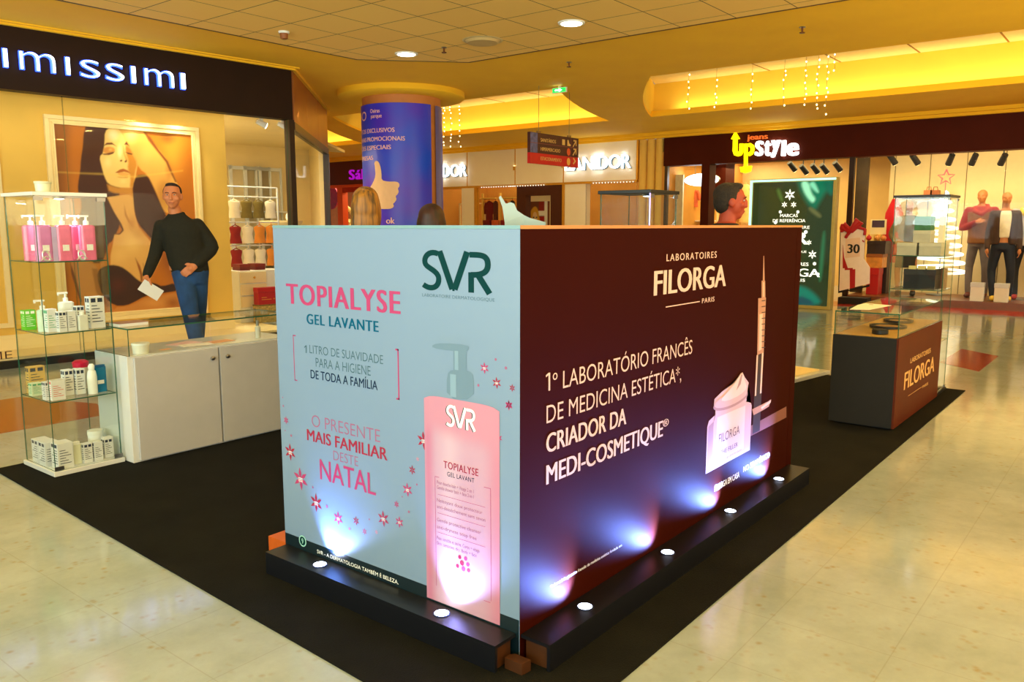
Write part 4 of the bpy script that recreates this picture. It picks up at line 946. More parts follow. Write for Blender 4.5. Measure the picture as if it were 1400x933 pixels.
z3 = wbox('black box on top of the gold hamper in the window stack', 1184, 1209, z2, .24, wx, .34, m_bx)
z4 = wbox('tall dark box standing behind the window stack', 1203, 1213, PZ, .98, wx+.36, .22, m_bx)
t = thing('picture_frame', 'small framed picture with ornaments on top of the window stack', 'picture', (wx+.15, rail_y(1197, 320, wx), z3)); MB().box(0, .02, -.14, .14, .12, .40).build('frame', m_cream, t); MB().box(-.003, -.0005, -.11, .11, .25, .38).build('picture', M('picture_indigo', (70, 50, 70), .5, noise=.3, nscale=20), t); MB().box(-.04, .06, -.06, .06, 0, .1195).build('stand', m_gold, t)
for k, (dy, m, nm) in enumerate(((.13, m_br, 'red'), (-.02, m_bo, 'gold'), (-.13, m_bo, 'amber'))):
    o = MB().ell((0, 0, .05), (.05, .05, .05)).lathe([(.014, .095), (.014, .115)], seg=10).build('bauble', m if nm != 'amber' else M('amber', (220, 130, 50), .3, noise=.1)); o.location = (wx+.06, rail_y(1197, 320, wx)+dy, z3); tag(o, nm+' bauble on the black box below the small framed picture', 'bauble')
o = MB().loft([(0, 0, 0, .10, .13), (0, 0, .5, .13, .19), (0, 0, .95, .11, .16), (0, 0, 1.1, .06, .10), (0, 0, 1.22, .04, .05)], 18).build('dress', cloth('scarlet_cloth', (204, 6, 18))); o.location = (F+1.28, rail_y(1219, 350, F+1.28), .80)
t = thing('dress_form', 'bright red dress on a stand between the box stack and the mannequin', 'dress', (F+1.28, rail_y(1219, 350, F+1.28), PZ)); o.parent = t; o.location = (0, 0, .80-PZ-.1); o.name = 'dress'
MB().lathe([(.14, 0), (.14, .015), (.015, .03), (.012, .60)], seg=20).build('stand', m_steel, t)
# neon spiral tree with a red star
tx = F+1.08; c = onX(1284, 372, tx); top = onX(1284, 262, tx)
t = thing('neon_tree', 'glowing white spiral tube tree in the jeans shop window', 'decoration', (tx, c.y, PZ)); hgt = top.z-PZ; zb = onX(1284, 380, tx).z-PZ
pts = []; N = 10*24
for i in range(N+1):
    f = i/N; a = 2*PI*10*f; r = .44*(1-f)**.85+.03; pts.append((r*.5*math.cos(a), r*math.sin(a), zb+(hgt-zb)*f))
m_neon = M('neon_white', (255, 255, 250), .4, emit=(255, 250, 220), es=1.25, noise=.01)
MB().tube(pts, .024, 8).build('neon_tube', m_neon, t); MB().tube([(0, 0, .02), (0, 0, hgt)], .012, 8).lathe([(.2, 0), (.2, .02)], seg=24).build('pole', m_steel, t)
s = onX(1284, 243, tx); mb = MB(); sp = []
for k in range(11): a = PI/2+k*PI/5; r = .145 if k % 2 == 0 else .062; sp.append((0, -r*math.cos(a), s.z-PZ+r*math.sin(a)))
MB().tube(sp, .014, 8).tube([(0, 0, hgt), (0, 0, s.z-PZ-.06)], .008, 6).build('star', M('neon_red', (240, 60, 60), .4, emit=(255, 70, 60), es=1.5, noise=.02), t)
for k, (px, c) in enumerate(((1268, (190, 110, 50)), (1277, (150, 80, 30)))):
    p = onX(px, 266, F+1.2); o = MB().box(-.09, .09, -.07, .07, 0, .14).tube([(0, -.04, .14), (0, -.03, .2), (0, .03, .2), (0, .04, .14)], .008, 6).build('handbag', M('bag_%d' % k, c, .5, noise=.1)); o.location = (F+1.3, p.y, p.z-.06); tag(o, ('tan', 'brown')[k]+' little handbag on the window wall shelf below the red star', 'bag')
p = onX(1272, 266, F+1.3); o = MB().box(-.12, .19, -.40, .40, -.02, 0).build('wall_shelf', m_cream); o.location = (F+1.3, p.y, p.z-.0607); tag(o, 'narrow cream wall shelf behind the spiral tree', 'shelf')
for k, (a, b) in enumerate(((1329.5, 1348), (1362.5, 1382))):
    wbox(('white price block at the feet of the vest mannequin', 'white price block between the two women mannequins')[k], a, b, PZ, .32, F+.10, .1, m_whitem, 'price_block', m_white, 'sign', 'white price blocks')

# ---- knitwear shop
LZ0, LZ1 = 2.40, 3.234
YJ = [rail_y(870), rail_y(771), rail_y(705), rail_y(640)+.0, 15.2]
jn = [9.06, 10.99, 12.41, 13.95, 15.25]
for k in range(4): struct(MB().box(F-.03, F+.30, jn[k]+.02, jn[k+1]-.02, LZ0, LZ1).build('wall_beige_fascia_%d' % (k+1), m_beige))
mb = MB()
for y in jn[:4]: mb.box(F-.02, F+.1, y-.0195, y+.0195, LZ0, LZ1)
struct(mb.build('trim_16', m_goldtrim))
struct(MB().box(F-.02, F+.25, 9.06, 15.25, LZ0-.05, LZ0-.0005).build('trim_17', m_goldtrim))
mb = MB(); y = 8.45
while y < 9.03: mb.lathe([(.09, 0), (.09, LZ1)], (F+.06, y+.10, 0), 14); y += .20
struct(mb.build('wall_fluted_pilaster', m_gold))
for k, y in enumerate(jn[1:3]):
    t = thing('fascia_uplight', ('little gold uplight on the joint hidden beside the hanging sign', 'little gold uplight on the fascia joint beside the pillar side lettering')[k], 'lamp', (F-.031, y, 2.78), 0, 'gold uplights on the beige fascia'); MB().box(-.05, 0, -.018, .018, -.05, .05).build('body', m_goldtrim, t); MB().box(-.045, -.005, -.014, .014, .0505, .056).build('lens', m_bulb, t)
m_lg = M('letter_knit_white', (255, 255, 255), .4, emit=(240, 250, 255), es=1.8, noise=.01); m_lsd = M('letter_side_steel', (60, 90, 110), .4, metal=.5, noise=.05)
def knit_sign(px_end, py_bl, capz, wd, lab):
    p = onX(px_end, py_bl, F-.09); t = thing('shop_sign', lab, 'sign', (F-.06, p.y+wd/2, p.z)); x = wd/2
    al = MB(); add_text(al, 'LANIDOR', (0, 0, 0), (0, -1, 0), (0, 0, 1), wd, capz, bold=.02)
    ws = {'L': .105, 'A': .155, 'N': .155, 'I': .05, 'D': .15, 'O': .175, 'R': .13}; tot = sum(ws.values())+.012*6; pos_ = wd/2
    for ch in 'LANIDOR':
        w = ws[ch]/tot*wd
        mb = MB(); add_text(mb, ch, (-.001, pos_, 0), (0, -1, 0), (0, 0, 1), w, capz, bold=.008, depth=.035); o = mb.build('letter', m_lg, t)
        mb = MB(); add_text(mb, ch, (.02, pos_-.012, -.012), (0, -1, 0), (0, 0, 1), w, capz, bold=.016, depth=.018); mb.build('letter_back', m_lsd, o)
        pos_ -= w+.012/tot*wd
knit_sign(861.5, 229, .285, 1.72, 'white glowing brand lettering on the beige fascia behind the hanging sign'); knit_sign(637.5, 240.5, .29, 1.72, 'white glowing brand lettering on the beige fascia partly hidden by the blue pillar')
# bays: display window, plain wall, dark doorway, clothes bay, pillar, last bay
struct(MB().box(F, F+.2, 10.39, 10.96, 0, LZ0-.05).build('wall_plain', m_beige)); struct(MB().box(F-.03, F+.2, 10.965, 11.02, 0, LZ0-.05).build('trim_18', m_goldtrim))
struct(MB().box(F-.02, F+.15, 13.72, 14.15, 0, LZ0-.05).build('wall_pillar', m_beige)); struct(MB().box(F-.03, F+.1, 13.66, 13.72, 0, LZ0-.05).build('trim_19', m_goldtrim))
m_door = m_brownfas
struct(MB().box(F-.01, F+.2, 11.02, 11.36, 0, LZ0-.05).box(F-.01, F+.2, 12.10, 12.37, 0, LZ0-.05).box(F-.01, F+.2, 11.36, 12.10, 2.12, LZ0-.05).build('door_1', M('doorway_maroon', (70, 22, 16), .5, noise=.1)))
struct(MB().box(18.0, 18.1, 8.5, 15.2, 0, 2.95).build('wall_knit_back', m_ochre))
for k, (a, b) in enumerate(((9.08, 10.39), (12.37, 13.66), (14.15, 15.2))):
    struct(MB().pane(F+.03, F+.04, a, b, .06, LZ0-.05).build('window_%d' % (5+k), [m_shop, m_edge]))
py_ = rail_y(735, 285, F+.6); t = thing('portrait_poster', 'poster of a long-haired blonde woman inside the dark doorway', 'poster', (F+.6, py_, 0))
MB().box(.0, .04, -.52, .52, .03, 2.15).build('board', m_cream, t); MB().box(-.1, .2, -.5, .5, 0, .0295).build('foot', m_steel, t)
W, H = .74, 1.75
def ptw(L): return [((x-150)/215*W*1.0, H-(y-185)/ (230*1.95)*H) for x, y in L]
PL = [(ptw([(270, 170), (340, 170), (340, 245), (270, 250)]), (150, 30, 20), .02), (ptw([(318, 170), (345, 170), (345, 450), (318, 450)]), (245, 240, 225), .01), (ptw([(262, 245), (345, 245), (345, 275), (262, 275)]), (245, 240, 225), .01), (ptw([(275, 280), (318, 280), (320, 430), (300, 420)]), (176, 14, 24), .02),
      (smooth_poly(ptw([(200, 235), (235, 212), (262, 232), (275, 290), (290, 350), (300, 430), (165, 430), (170, 340), (180, 280)])), (226, 168, 40), .03), (smooth_poly(ptw([(212, 265), (235, 245), (256, 268), (256, 320), (242, 352), (225, 350), (212, 320)])), (244, 206, 140), .02),
      (smooth_poly(ptw([(226, 350), (246, 350), (252, 385), (280, 430), (200, 430)])), (236, 190, 116), .02), (ptw([(216, 282), (230, 280), (230, 288), (216, 290)]), (70, 50, 30), .01), (ptw([(242, 280), (254, 282), (254, 290), (242, 288)]), (70, 50, 30), .01), (smooth_poly(ptw([(226, 325), (236, 320), (247, 326), (236, 334)])), (170, 60, 44), .008), (smooth_poly(ptw([(180, 420), (290, 420), (330, 640), (160, 640)])), (140, 150, 90), .04)]
picture('picture', (-.002, W/2, .25), (0, -1, 0), (0, 0, 1), W, H, 50, 110, PL, (120, 60, 30), VC('portrait_print', .5), t, False)
# clothes bay
kx = F+.9
t = thing('clothes_rail', 'gold clothes rail unit in the knitwear shop bay beside the blue pillar', 'rail', (kx, 13.62, 0))
for s in (-1, 0, 1): MB().box(-.025, .025, s*.60-.025, s*.60+.025, 0, 2.25).build('upright', m_gold, t)
for z in (2.1, 1.36): MB().box(-.2, .2, -.574, -.026, z, z+.03).box(-.2, .2, .026, .574, z, z+.03).build('shelf', m_gold, t)
for k, (px, py, c, w, h, nm) in enumerate(((666, 262, (110, 10, 20), .26, .55, 'dark red'), (681, 262, (90, 40, 24), .16, .55, 'brown'), (688, 258, (200, 110, 60), .14, .5, 'rust'), (697, 262, (60, 40, 40), .18, .5, 'charcoal'))):
    garment(nm+' garment hanging in the knitwear shop bay beside the pillar side', px, 260, kx-.08, w, h, cloth('knit_%d' % k, c), 'garments in the knitwear bay', 'knitwear', k == 0).location = (kx, (14.0, 13.78, 13.45, 13.22)[k], 2.05)
for k, (px, c, nm) in enumerate(((668, (120, 20, 20), 'dark red'), (684, (210, 100, 40), 'orange'), (697, (150, 16, 30), 'crimson'), (642, (224, 80, 40), 'bright orange'))):
    p = onX(px, 304, kx-.26 if k < 3 else F-.2); zz = 1.3905 if k < 3 else 1.20
    o = MB().rbox(-.10, .10, -.12, .12, 0, .16, .03).build('folded_knitwear', cloth('fold_%d' % k, c), bevel=.02)
    o.location = (kx, 14.04-.30*k, 1.3905); tag(o, nm+' folded knitwear pile on the low shelf of the knitwear bay', 'clothing')
    if k == 3: o.location = (kx, 13.14, 1.3905)
# last bay
q = MB().box(F+1.0-.02, F+1.02, 14.2, 15.15, 1.98, 2.01).box(F+.98, F+1.02, 14.2, 14.24, 0, 2.01).box(F+.98, F+1.02, 15.11, 15.15, 0, 2.01).box(F+.98, F+1.02, 14.241, 15.109, 1.30, 1.33).build('clothes_rail', m_cream); tag(q, 'cream double clothes rail in the bay at the blue pillar edge', 'rail')
for k, (px, py, c, nm) in enumerate(((612, 272, (230, 170, 60), 'golden'), (622, 268, (120, 50, 30), 'dark brown'), (617, 288, (250, 220, 150), 'cream'))):
    garment(nm+' top on the display seen right beside the blue pillar edge', px, py, F+1.0, .24, .6, cloth('top_%d' % k, c), 'tops beside the pillar edge', 'shirt', k != 1).location.z = (1.93, 1.93, 1.25)[k]
p = onZ(657, 258, 2.90); t = thing('ceiling_downlight', 'round lamp in the knitwear shop ceiling beside the pillar', 'lamp', (min(p.x, 17.5), 13.3, 2.9495)); MB().lathe([(.12, -.012), (.15, 0)], seg=24).build('rim', m_white, t); MB().lathe([(.002, -.02), (.115, -.0122)], seg=24).build('lens', m_lamp, t)
m_bulb2 = M('window_bulb', (255, 250, 240), .3, emit=(255, 246, 226), es=1.4, noise=.01)
for k, (px, py, lab) in enumerate(((680, 252, 'string of small white window lights at the fascia foot above the clothes bay'), (720, 252, 'string of small white window lights at the fascia foot above the doorway'), (838, 245, 'string of small white window lights above the mannequin window'))):
    p = onX(px, py, F-.06); wd = .55; t = thing('window_light_string', lab, 'lights', (F-.06, p.y, LZ0-.03)); MB().tube([(0, -wd, 0), (0, wd, 0)], .006, 6).build('cable', m_white, t); mb = MB()
    for i in range(14): mb.ell((0, -wd+.04+i*(2*wd-.08)/13, -.018), (.009, .009, .012), seg=8, rings=6)
    mb.build('bulb', m_bulb2, t)['kind'] = 'stuff'

# ---- purple-lettered shop beyond the pillar
struct(MB().box(F-.02, F+.30, 15.3, 21, 2.58, 3.234).build('wall_maroon_fascia', m_redfas))
m_pur = M('letter_purple', (190, 20, 190), .4, emit=(170, 10, 210), es=.45, noise=.02)
p = onX(478, 246, XS); t = thing('shop_sign', 'purple glowing lettering on the maroon fascia beside the pillar', 'sign', (XS, p.y, p.z)); x = 0
for ch, w, cap in (('S', .24, .28), ('á', .22, .26), ('l', .07, .28), ('m', .3, .18), ('a', .2, .18)):
    mb = MB(); add_text(mb, ch, (0, -x, 0), (0, -1, 0), (0, 0, 1), w, cap, bold=.03, depth=.03, ref='x'); mb.build('letter', m_pur, t); x += w+.04
m_orf = M('orange_frame', (226, 84, 24), .45, noise=.05)
struct(MB().box(F, F+.2, rail_y(469), rail_y(462), 0, 2.50).box(F, F+.2, 15.4, 19.9, 2.5, 2.579).build('door_2', m_orf)); struct(MB().box(F, F+.16, 15.4, rail_y(469)-.002, 2.36, 2.4995).build('trim_20', m_redstrip))
p = onX(452, 270, F+.5); t = thing('round_board', 'round purple-red board behind the orange door frame', 'sign', (F+.5, p.y, p.z)); oval(.34, .36, 0, .05).build('disc', M('board_plum', (160, 10, 70), .5, noise=.2), t); MB().tube([(.025, 0, .3), (.025, 0, 2.9495-p.z)], .01, 8).build('hanger', m_steel, t)
t = thing('flower_stand', 'cream flower-like display behind the orange door frame', 'decoration', (F+.7, rail_y(472, 280, F+.7), 0)); rr = random.Random(3)
MB().lathe([(.16, 0), (.18, .8), (.15, .85)], seg=20).build('pot', m_cream, t); mb = MB()
for k in range(26): mb.ell((rr.uniform(-.16, .16), rr.uniform(-.2, .2), .95+k*.046), (.07, .08, .06), seg=10, rings=7)
mb.build('blossom', M('blossom_cream', (246, 222, 150), .7, noise=.15), t)
struct(MB().box(18.6, 18.7, 15.3, 30, 0, 2.95).build('wall_purple_back', M('wall_rose', (214, 120, 60), .7, noise=.08)))
# ------------------------------------------------------------------ the promotional stand: carpet
t = MB().slab([(1.545, 1.21, .0015), (7.85, 1.225, .0015), (7.85, 5.24, .0015), (1.735, 5.24, .0015)], (0, 0, .006)).build('carpet', M('black_carpet', (15, 16, 14), .95, noise=.35, nscale=5, bump=.35, bscale=220, spec=.15))
tag(t, 'large black carpet under the promotional stand', 'carpet')
CT = .0076                                   # top of the carpet

# ------------------------------------------------------------------ corner wall with the two advertising panels
WX, BY = 1.970, 1.530
t = thing('advertising_wall', 'corner wall of a pale gel-bottle poster panel and a dark brown cream-jar panel', 'display', (WX, BY, 0))
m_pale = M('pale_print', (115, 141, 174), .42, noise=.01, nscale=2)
m_brown = M('brown_print', (46, 8, 1), .62, noise=.06, nscale=2, spec=.03)
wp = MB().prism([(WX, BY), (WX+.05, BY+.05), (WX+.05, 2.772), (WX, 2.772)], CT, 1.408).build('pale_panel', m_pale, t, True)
bp = MB().prism([(WX+.0006, BY), (4.375, BY), (4.375, BY+.05), (WX+.0506, BY+.05)], CT, 1.408).prism([(4.378, BY), (4.45, BY), (4.45, BY+.05), (4.378, BY+.05)], CT, 1.408).build('brown_panel', m_brown, t, True)
MB().prism([(WX-.001, BY-.001), (WX+.051, BY+.05), (WX+.051, 2.773), (WX-.001, 2.773)], 1.4085, 1.4195).build('pale_edge_strip', M('pale_edge', (112, 150, 162), .4, noise=.03), t, True)
MB().prism([(WX, BY-.001), (4.451, BY-.001), (4.451, BY+.051), (WX+.052, BY+.051)], 1.4085, 1.4195).build('wooden_edge_strip', M('tan_edge', (186, 122, 62), .5, noise=.08), t, True)

m_pinkA = M('print_rose', (168, 44, 104), .5, noise=.01); m_red = M('print_crimson', (150, 8, 54), .5, noise=.01)
m_teal = M('print_petrol', (0, 52, 56), .5, noise=.01, spec=.08); m_blue = M('print_blue', (0, 84, 120), .5, noise=.01, spec=.08); m_navy = M('print_navy', (16, 40, 70), .5, noise=.01, spec=.08)
m_grey = M('print_slate', (70, 100, 116), .5, noise=.01, spec=.08); m_palepink = M('print_pale_rose', (152, 88, 128), .5, noise=.01); m_light = M('print_light_rose', (196, 134, 158), .5, noise=.01)
m_bw = M('print_blush', (212, 178, 160), .5, noise=.01); m_pw = M('print_white', (246, 250, 250), .5, noise=.01)
def panel_text(plane, c, parent, s, bl, br, capl, mat, bold=.0, spacing=1., lift=.0006, name='printed_lettering', ref=None):
    fn = onX if plane == 'x' else onY
    p, q = fn(*bl, c), fn(*br, c); zt = fn(bl[0], bl[1]-capl, c).z
    z = (p.z+q.z)/2
    R = (0, -1, 0) if plane == 'x' else (1, 0, 0); nrm = Vector((-lift, 0, 0)) if plane == 'x' else Vector((0, -lift, 0))
    wdt = abs(q.y-p.y) if plane == 'x' else abs(q.x-p.x)
    mb = MB(); add_text(mb, s, Vector((p.x, p.y, z))+nrm, R, (0, 0, 1), wdt, zt-p.z, bold=bold, spacing=spacing, ref=ref)
    return mb.build(name, mat, parent, True)
def T(s, bl, br, cap, mat, bold=0., **k): return panel_text('x', WX, wp, s, bl, br, cap, mat, bold, **k)
def panel_poly(plane, c, pts, lift=.0006):
    fn = onX if plane == 'x' else onY; n = Vector((-lift, 0, 0)) if plane == 'x' else Vector((0, -lift, 0))
    return [fn(x, y, c)+n for x, y in pts]

# bold drawn logo S V R
STROKE_N = 0
def stroke(pts, wd):
    """ribbon of constant width along 2-D points"""
    P = [Vector(p) for p in pts]; L = []; Rr = []
    for i, p in enumerate(P):
        d = (P[min(i+1, len(P)-1)]-P[max(i-1, 0)]).normalized(); n = Vector((-d.y, d.x))*wd/2
        L.append(p+n); Rr.append(p-n)
    return L, Rr
def stroke_mesh(mb, pts, wd, conv, mi=0):
    L, Rr = stroke(pts, wd)
    global STROKE_N
    STROKE_N = (STROKE_N+1) % 7
    nn = (conv(Vector((1, 0)))-conv(Vector((0, 0)))).cross(conv(Vector((0, 1)))-conv(Vector((0, 0)))).normalized()*(.00006*STROKE_N)
    for i in range(len(L)-1): mb.flat([conv(L[i])+nn, conv(Rr[i])+nn, conv(Rr[i+1])+nn, conv(L[i+1])+nn], mi)
def bez(p0, p1, p2, p3, n=12):
    P = [Vector(p) for p in (p0, p1, p2, p3)]
    return [P[0]*(1-u)**3+P[1]*3*u*(1-u)**2+P[2]*3*u*u*(1-u)+P[3]*u**3 for u in [i/n for i in range(n+1)]]
def svr_logo(mb, O, R, U, Wd, Hh, mi=0):
    """letters in a 0..1 x 0..1 box"""
    O, R, U = Vector(O), Vector(R), Vector(U)
    cv = lambda p: O+R*(p.x*Wd/1.8)+U*(p.y*Hh)
    s = bez((.43, .93), (.15, 1.05), (-.02, .75), (.12, .62)) + bez((.12, .62), (.24, .52), (.48, .46), (.44, .24))[1:] + bez((.44, .24), (.40, .02), (.16, .02), (.02, .13))[1:]
    stroke_mesh(mb, s, .14, cv, mi)
    stroke_mesh(mb, [(.47, 1.0), (.80, .05)], .155, cv, mi); stroke_mesh(mb, [(.80, .05), (.86, .05)], .08, cv, mi); stroke_mesh(mb, [(.86, .05), (1.19, 1.0)], .155, cv, mi)
    r = bez((1.25, .93), (1.50, .93), (1.70, .96), (1.70, .70)) + bez((1.70, .70), (1.70, .46), (1.45, .44), (1.28, .44))[1:]
    stroke_mesh(mb, r, .14, cv, mi); stroke_mesh(mb, [(1.285, .50), (1.285, .0)], .14, cv, mi); stroke_mesh(mb, [(1.45, .45), (1.74, .0)], .15, cv, mi)
p, q = onX(578, 397, WX), onX(673, 401, WX); zt = onX(578, 344, WX).z
mb = MB(); svr_logo(mb, (WX-.0006, p.y, (p.z+q.z)/2), (0, -1, 0), (0, 0, 1), p.y-q.y, zt-p.z); mb.build('printed_logo', m_teal, wp, True)
T('LABORATOIRE DERMATOLOGIQUE', (577.5, 406), (676.5, 412), 4.2, m_grey, -.01)
T('TOPIALYSE', (392, 415), (548, 429.5), 27, m_pinkA, .035, spacing=1.12)
T('GEL LAVANTE', (419.5, 443.5), (518, 453.5), 13.5, m_blue, .035, spacing=1.12)
T('LITRO DE SUAVIDADE', (423.5, 483.4), (524, 497.5), 11, m_grey, -.006)
T('PARA A HIGIENE', (432, 502), (507, 513.5), 12, m_grey, -.006)
T('DE TODA A FAMÍLIA', (425, 518), (516.5, 533), 11.5, m_navy, .012)
T('O PRESENTE', (426.5, 583), (520, 605), 15.5, m_palepink, -.010)
T('MAIS FAMILIAR', (420, 601.5), (530, 630.5), 15, m_red, .022)
T('DESTE', (456, 629), (490, 638), 12.5, m_palepink, -.010)
T('NATAL', (438, 657), (514, 676), 27, m_pinkA, .012)
mb = MB()
for pts in ([(407, 457), (400, 457), (403, 521), (408, 521.5)],): pass
def bracket(mb, x, y0, y1, d, th, c=WX):
    a, b = onX(x, y0, c), onX(x, y1, c); yy = a.y; s = -1 if d > 0 else 1
    for (ya, yb, za, zb) in ((yy, yy+s*.004*th, b.z, a.z), (yy, yy+s*abs(d), a.z-.004*th, a.z), (yy, yy+s*abs(d), b.z, b.z+.004*th)):
        mb.flat([(c-.0006, ya, za), (c-.0006, yb, za), (c-.0006, yb, zb), (c-.0006, ya, zb)])
bracket(mb, 400.5, 458, 520, .018, 1); bracket(mb, 545, 477.5, 547, -.016, 1.5)
mb.build('printed_bracket', m_pinkA, wp, True)
mb = MB().flat(panel_poly('x', WX, [(417.9, 472.4), (419.4, 472.5), (419.4, 482.9), (418.1, 482.8), (418.1, 474.5), (416.2, 476), (416.2, 474.4)])); mb.build('printed_numeral', m_grey, wp, True)
# six-pointed star flowers
ST = [(83, 213, 22, 1), (105, 382, 46, 2), (160, 525, 60, 1), (243, 652, 50, 2), (360, 735, 38, 1), (455, 748, 25, 2), (500, 805, 19, 1), (563, 808, 13, 0), (600, 737, 44, 2), (685, 755, 32, 1), (670, 660, 20, 1), (728, 583, 38, 1), (753, 478, 26, 2), (782, 420, 13, 0), (814, 322, 50, 2), (858, 212, 17, 2)]
ST = [(370+x/3.887, 520+y/3.887, r/3.887, k) for x, y, r, k in ST]
ST += [(370+x/3.589, 300+y/3.589, r/3.589, k) for x, y, r, k in [(1050, 730, 30, 1), (1110, 803, 30, 2), (1186, 828, 20, 2), (1170, 910, 23, 1)]]
ST += [(350+832/2.502, 560+98/2.502, 6, 1), (350+803/2.502, 560+128/2.502, 4, 2), (690+17/2.916, 300+743/2.916, 7, 1)]
DT = [(68, 137, 6), (110, 295, 7), (225, 570, 6), (300, 672, 9), (420, 790, 8), (525, 740, 5), (735, 700, 7), (778, 555, 6), (828, 245, 6), (78, 268, 4), (65, 92, 4), (700, 620, 4)]
DT = [(370+x/3.887, 520+y/3.887, r/3.887) for x, y, r in DT]+[(370+x/3.589, 300+y/3.589, r/3.589) for x, y, r in [(1105, 688, 7), (1155, 730, 8), (1020, 815, 7)]]
mb = MB()
for k, (x, y, r, c) in enumerate(ST):
    C = onX(x, y, WX); R = abs(onX(x, y+r, WX).z-C.z); lift = .0009
    P = lambda a, q: (WX-lift, C.y-q*math.cos(a), C.z+q*math.sin(a))
    for i in range(6):
        a = PI/2+i*PI/3+.05*(k % 3)
        mb.flat([P(a, R), P(a-.32, R*.55), P(a-.5, R*.16), P(a+.5, R*.16), P(a+.32, R*.55)], c)
    if r > 8:
        for i in range(3): mb.flat([(WX-lift-.0003, C.y+R*.30, C.z+R*(.10-.14*i)), (WX-lift-.0003, C.y-R*.30, C.z+R*(.10-.14*i)), (WX-lift-.0003, C.y-R*.30, C.z+R*(.05-.14*i)), (WX-lift-.0003, C.y+R*.30, C.z+R*(.05-.14*i))], 3)
for x, y, r in DT:
    C = onX(x, y, WX); R = abs(onX(x, y+r, WX).z-C.z)
    mb.flat([(WX-.0009, C.y-R*math.cos(2*PI*i/10), C.z+R*math.sin(2*PI*i/10)) for i in range(10)], 4)
mb.build('printed_stars', [m_light, m_pinkA, m_red, m_pw, m_palepink], wp, True)
# dark strip along the foot with its line of writing and seal
zl, zr = onX(391, 730, WX).z, onX(700, 843, WX).z
zs = (zl+zr)/2
mb = MB().flat([(WX-.0006, 2.7715, CT), (WX-.0006, BY+.002, CT), (WX-.0006, BY+.002, zs), (WX-.0006, 2.7715, zs)]); mb.build('printed_strip', M('print_dark_petrol', (6, 28, 38), .35, noise=.05), wp, True)
T('SVR - A DERMATOLOGIA TAMBÉM É BELEZA.', (434, 758), (545, 797.5), 4.8, m_pw, 0., lift=.0012)
C = onX(414, 740, WX); mb = MB(); R = .024
mb.flat([(WX-.0011, C.y-R*math.cos(2*PI*i/28), C.z+R*math.sin(2*PI*i/28)) for i in range(28)], 0)
mb.flat([(WX-.0014, C.y-R*.78*math.cos(2*PI*i/28), C.z+R*.78*math.sin(2*PI*i/28)) for i in range(28)], 1)
add_text(mb, '9', (WX-.0017, C.y+.006, C.z-.011), (0, -1, 0), (0, 0, 1), .012, .022, 0, bold=.01); mb.build('printed_seal', [M('seal_mint', (150, 205, 200), .5, noise=.02), m_teal], wp, True)
# the printed gel bottle
def yz(x, y, lift=0.): p = onX(x, y, WX); return p
yL, yR = onX(582, 680, WX).y, onX(683.5, 700, WX).y; zB = onX(585, 824, WX).z; zT = onX(581, 539, WX).z
zB2 = max(.105, zB)
w_, h_ = yL-yR, zT-zB2
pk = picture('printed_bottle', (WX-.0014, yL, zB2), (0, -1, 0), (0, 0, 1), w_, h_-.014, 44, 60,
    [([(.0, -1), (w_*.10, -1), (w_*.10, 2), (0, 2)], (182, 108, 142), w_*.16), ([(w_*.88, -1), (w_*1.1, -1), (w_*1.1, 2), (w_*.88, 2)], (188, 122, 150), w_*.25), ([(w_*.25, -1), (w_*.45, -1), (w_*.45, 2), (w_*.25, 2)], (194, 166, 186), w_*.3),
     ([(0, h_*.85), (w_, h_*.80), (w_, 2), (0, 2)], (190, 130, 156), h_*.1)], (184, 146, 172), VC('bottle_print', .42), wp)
yy = lambda k: yL-w_*k
sh = [(WX-.0014, yy(0), zT-.014), (WX-.0014, yy(1), zT-.014)]
sh += [(WX-.0014, yy(1-k/14), zT-.014+.014*min(1, (1-abs(2*k/14-1)**7.))) for k in range(0, 15)]
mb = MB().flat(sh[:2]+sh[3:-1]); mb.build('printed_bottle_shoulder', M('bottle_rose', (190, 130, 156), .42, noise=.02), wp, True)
m_pump = M('pump_mint', (98, 126, 152), .45, noise=.02)
mb = MB()
def rectpx(x0, x1, y0, y1, lift, mi=0):
    a, b = onX(x0, (y0+y1)/2, WX), onX(x1, (y0+y1)/2, WX); z1, z0 = onX((x0+x1)/2, y0, WX).z, onX((x0+x1)/2, y1, WX).z
    mb.flat([(WX-lift, a.y, z0), (WX-lift, b.y, z0), (WX-lift, b.y, z1), (WX-lift, a.y, z1)], mi)
mb.flat(panel_poly('x', WX, smooth_poly([(611, 545), (611, 512), (618, 505), (642, 507), (648, 514), (648, 547)], 1), .0010), 0)
rectpx(620, 638, 474, 508, .0012); mb.flat(panel_poly('x', WX, smooth_poly([(591, 476), (592, 471), (606, 469), (640, 472), (642, 477), (638, 481), (616, 480)], 1), .0014), 0)
rectpx(622, 627, 480, 506, .0016, 1); rectpx(616, 624, 512, 543, .0016, 1)
mb.build('printed_pump', [m_pump, M('pump_mint_light', (120, 150, 176), .45, noise=.02)], wp, True)
p, q = onX(611, 585, WX), onX(651, 588, WX); zt = onX(611, 556, WX).z
mb = MB(); svr_logo(mb, (WX-.0020, p.y, (p.z+q.z)/2), (0, -1, 0), (0, 0, 1), p.y-q.y, zt-p.z, 0)
svr_logo(mb, (WX-.0017, p.y+.004, (p.z+q.z)/2-.001), (0, -1, 0), (0, 0, 1), p.y-q.y, zt-p.z, 1); mb.build('printed_logo', [m_pw, m_teal], wp, True)
T('TOPIALYSE', (607, 641), (654.5, 650), 9.5, m_red, .02, spacing=1.1, lift=.0020)
T('GEL LAVANT', (612, 652), (649, 659.5), 6, m_navy, 0., spacing=1.1, lift=.0020)
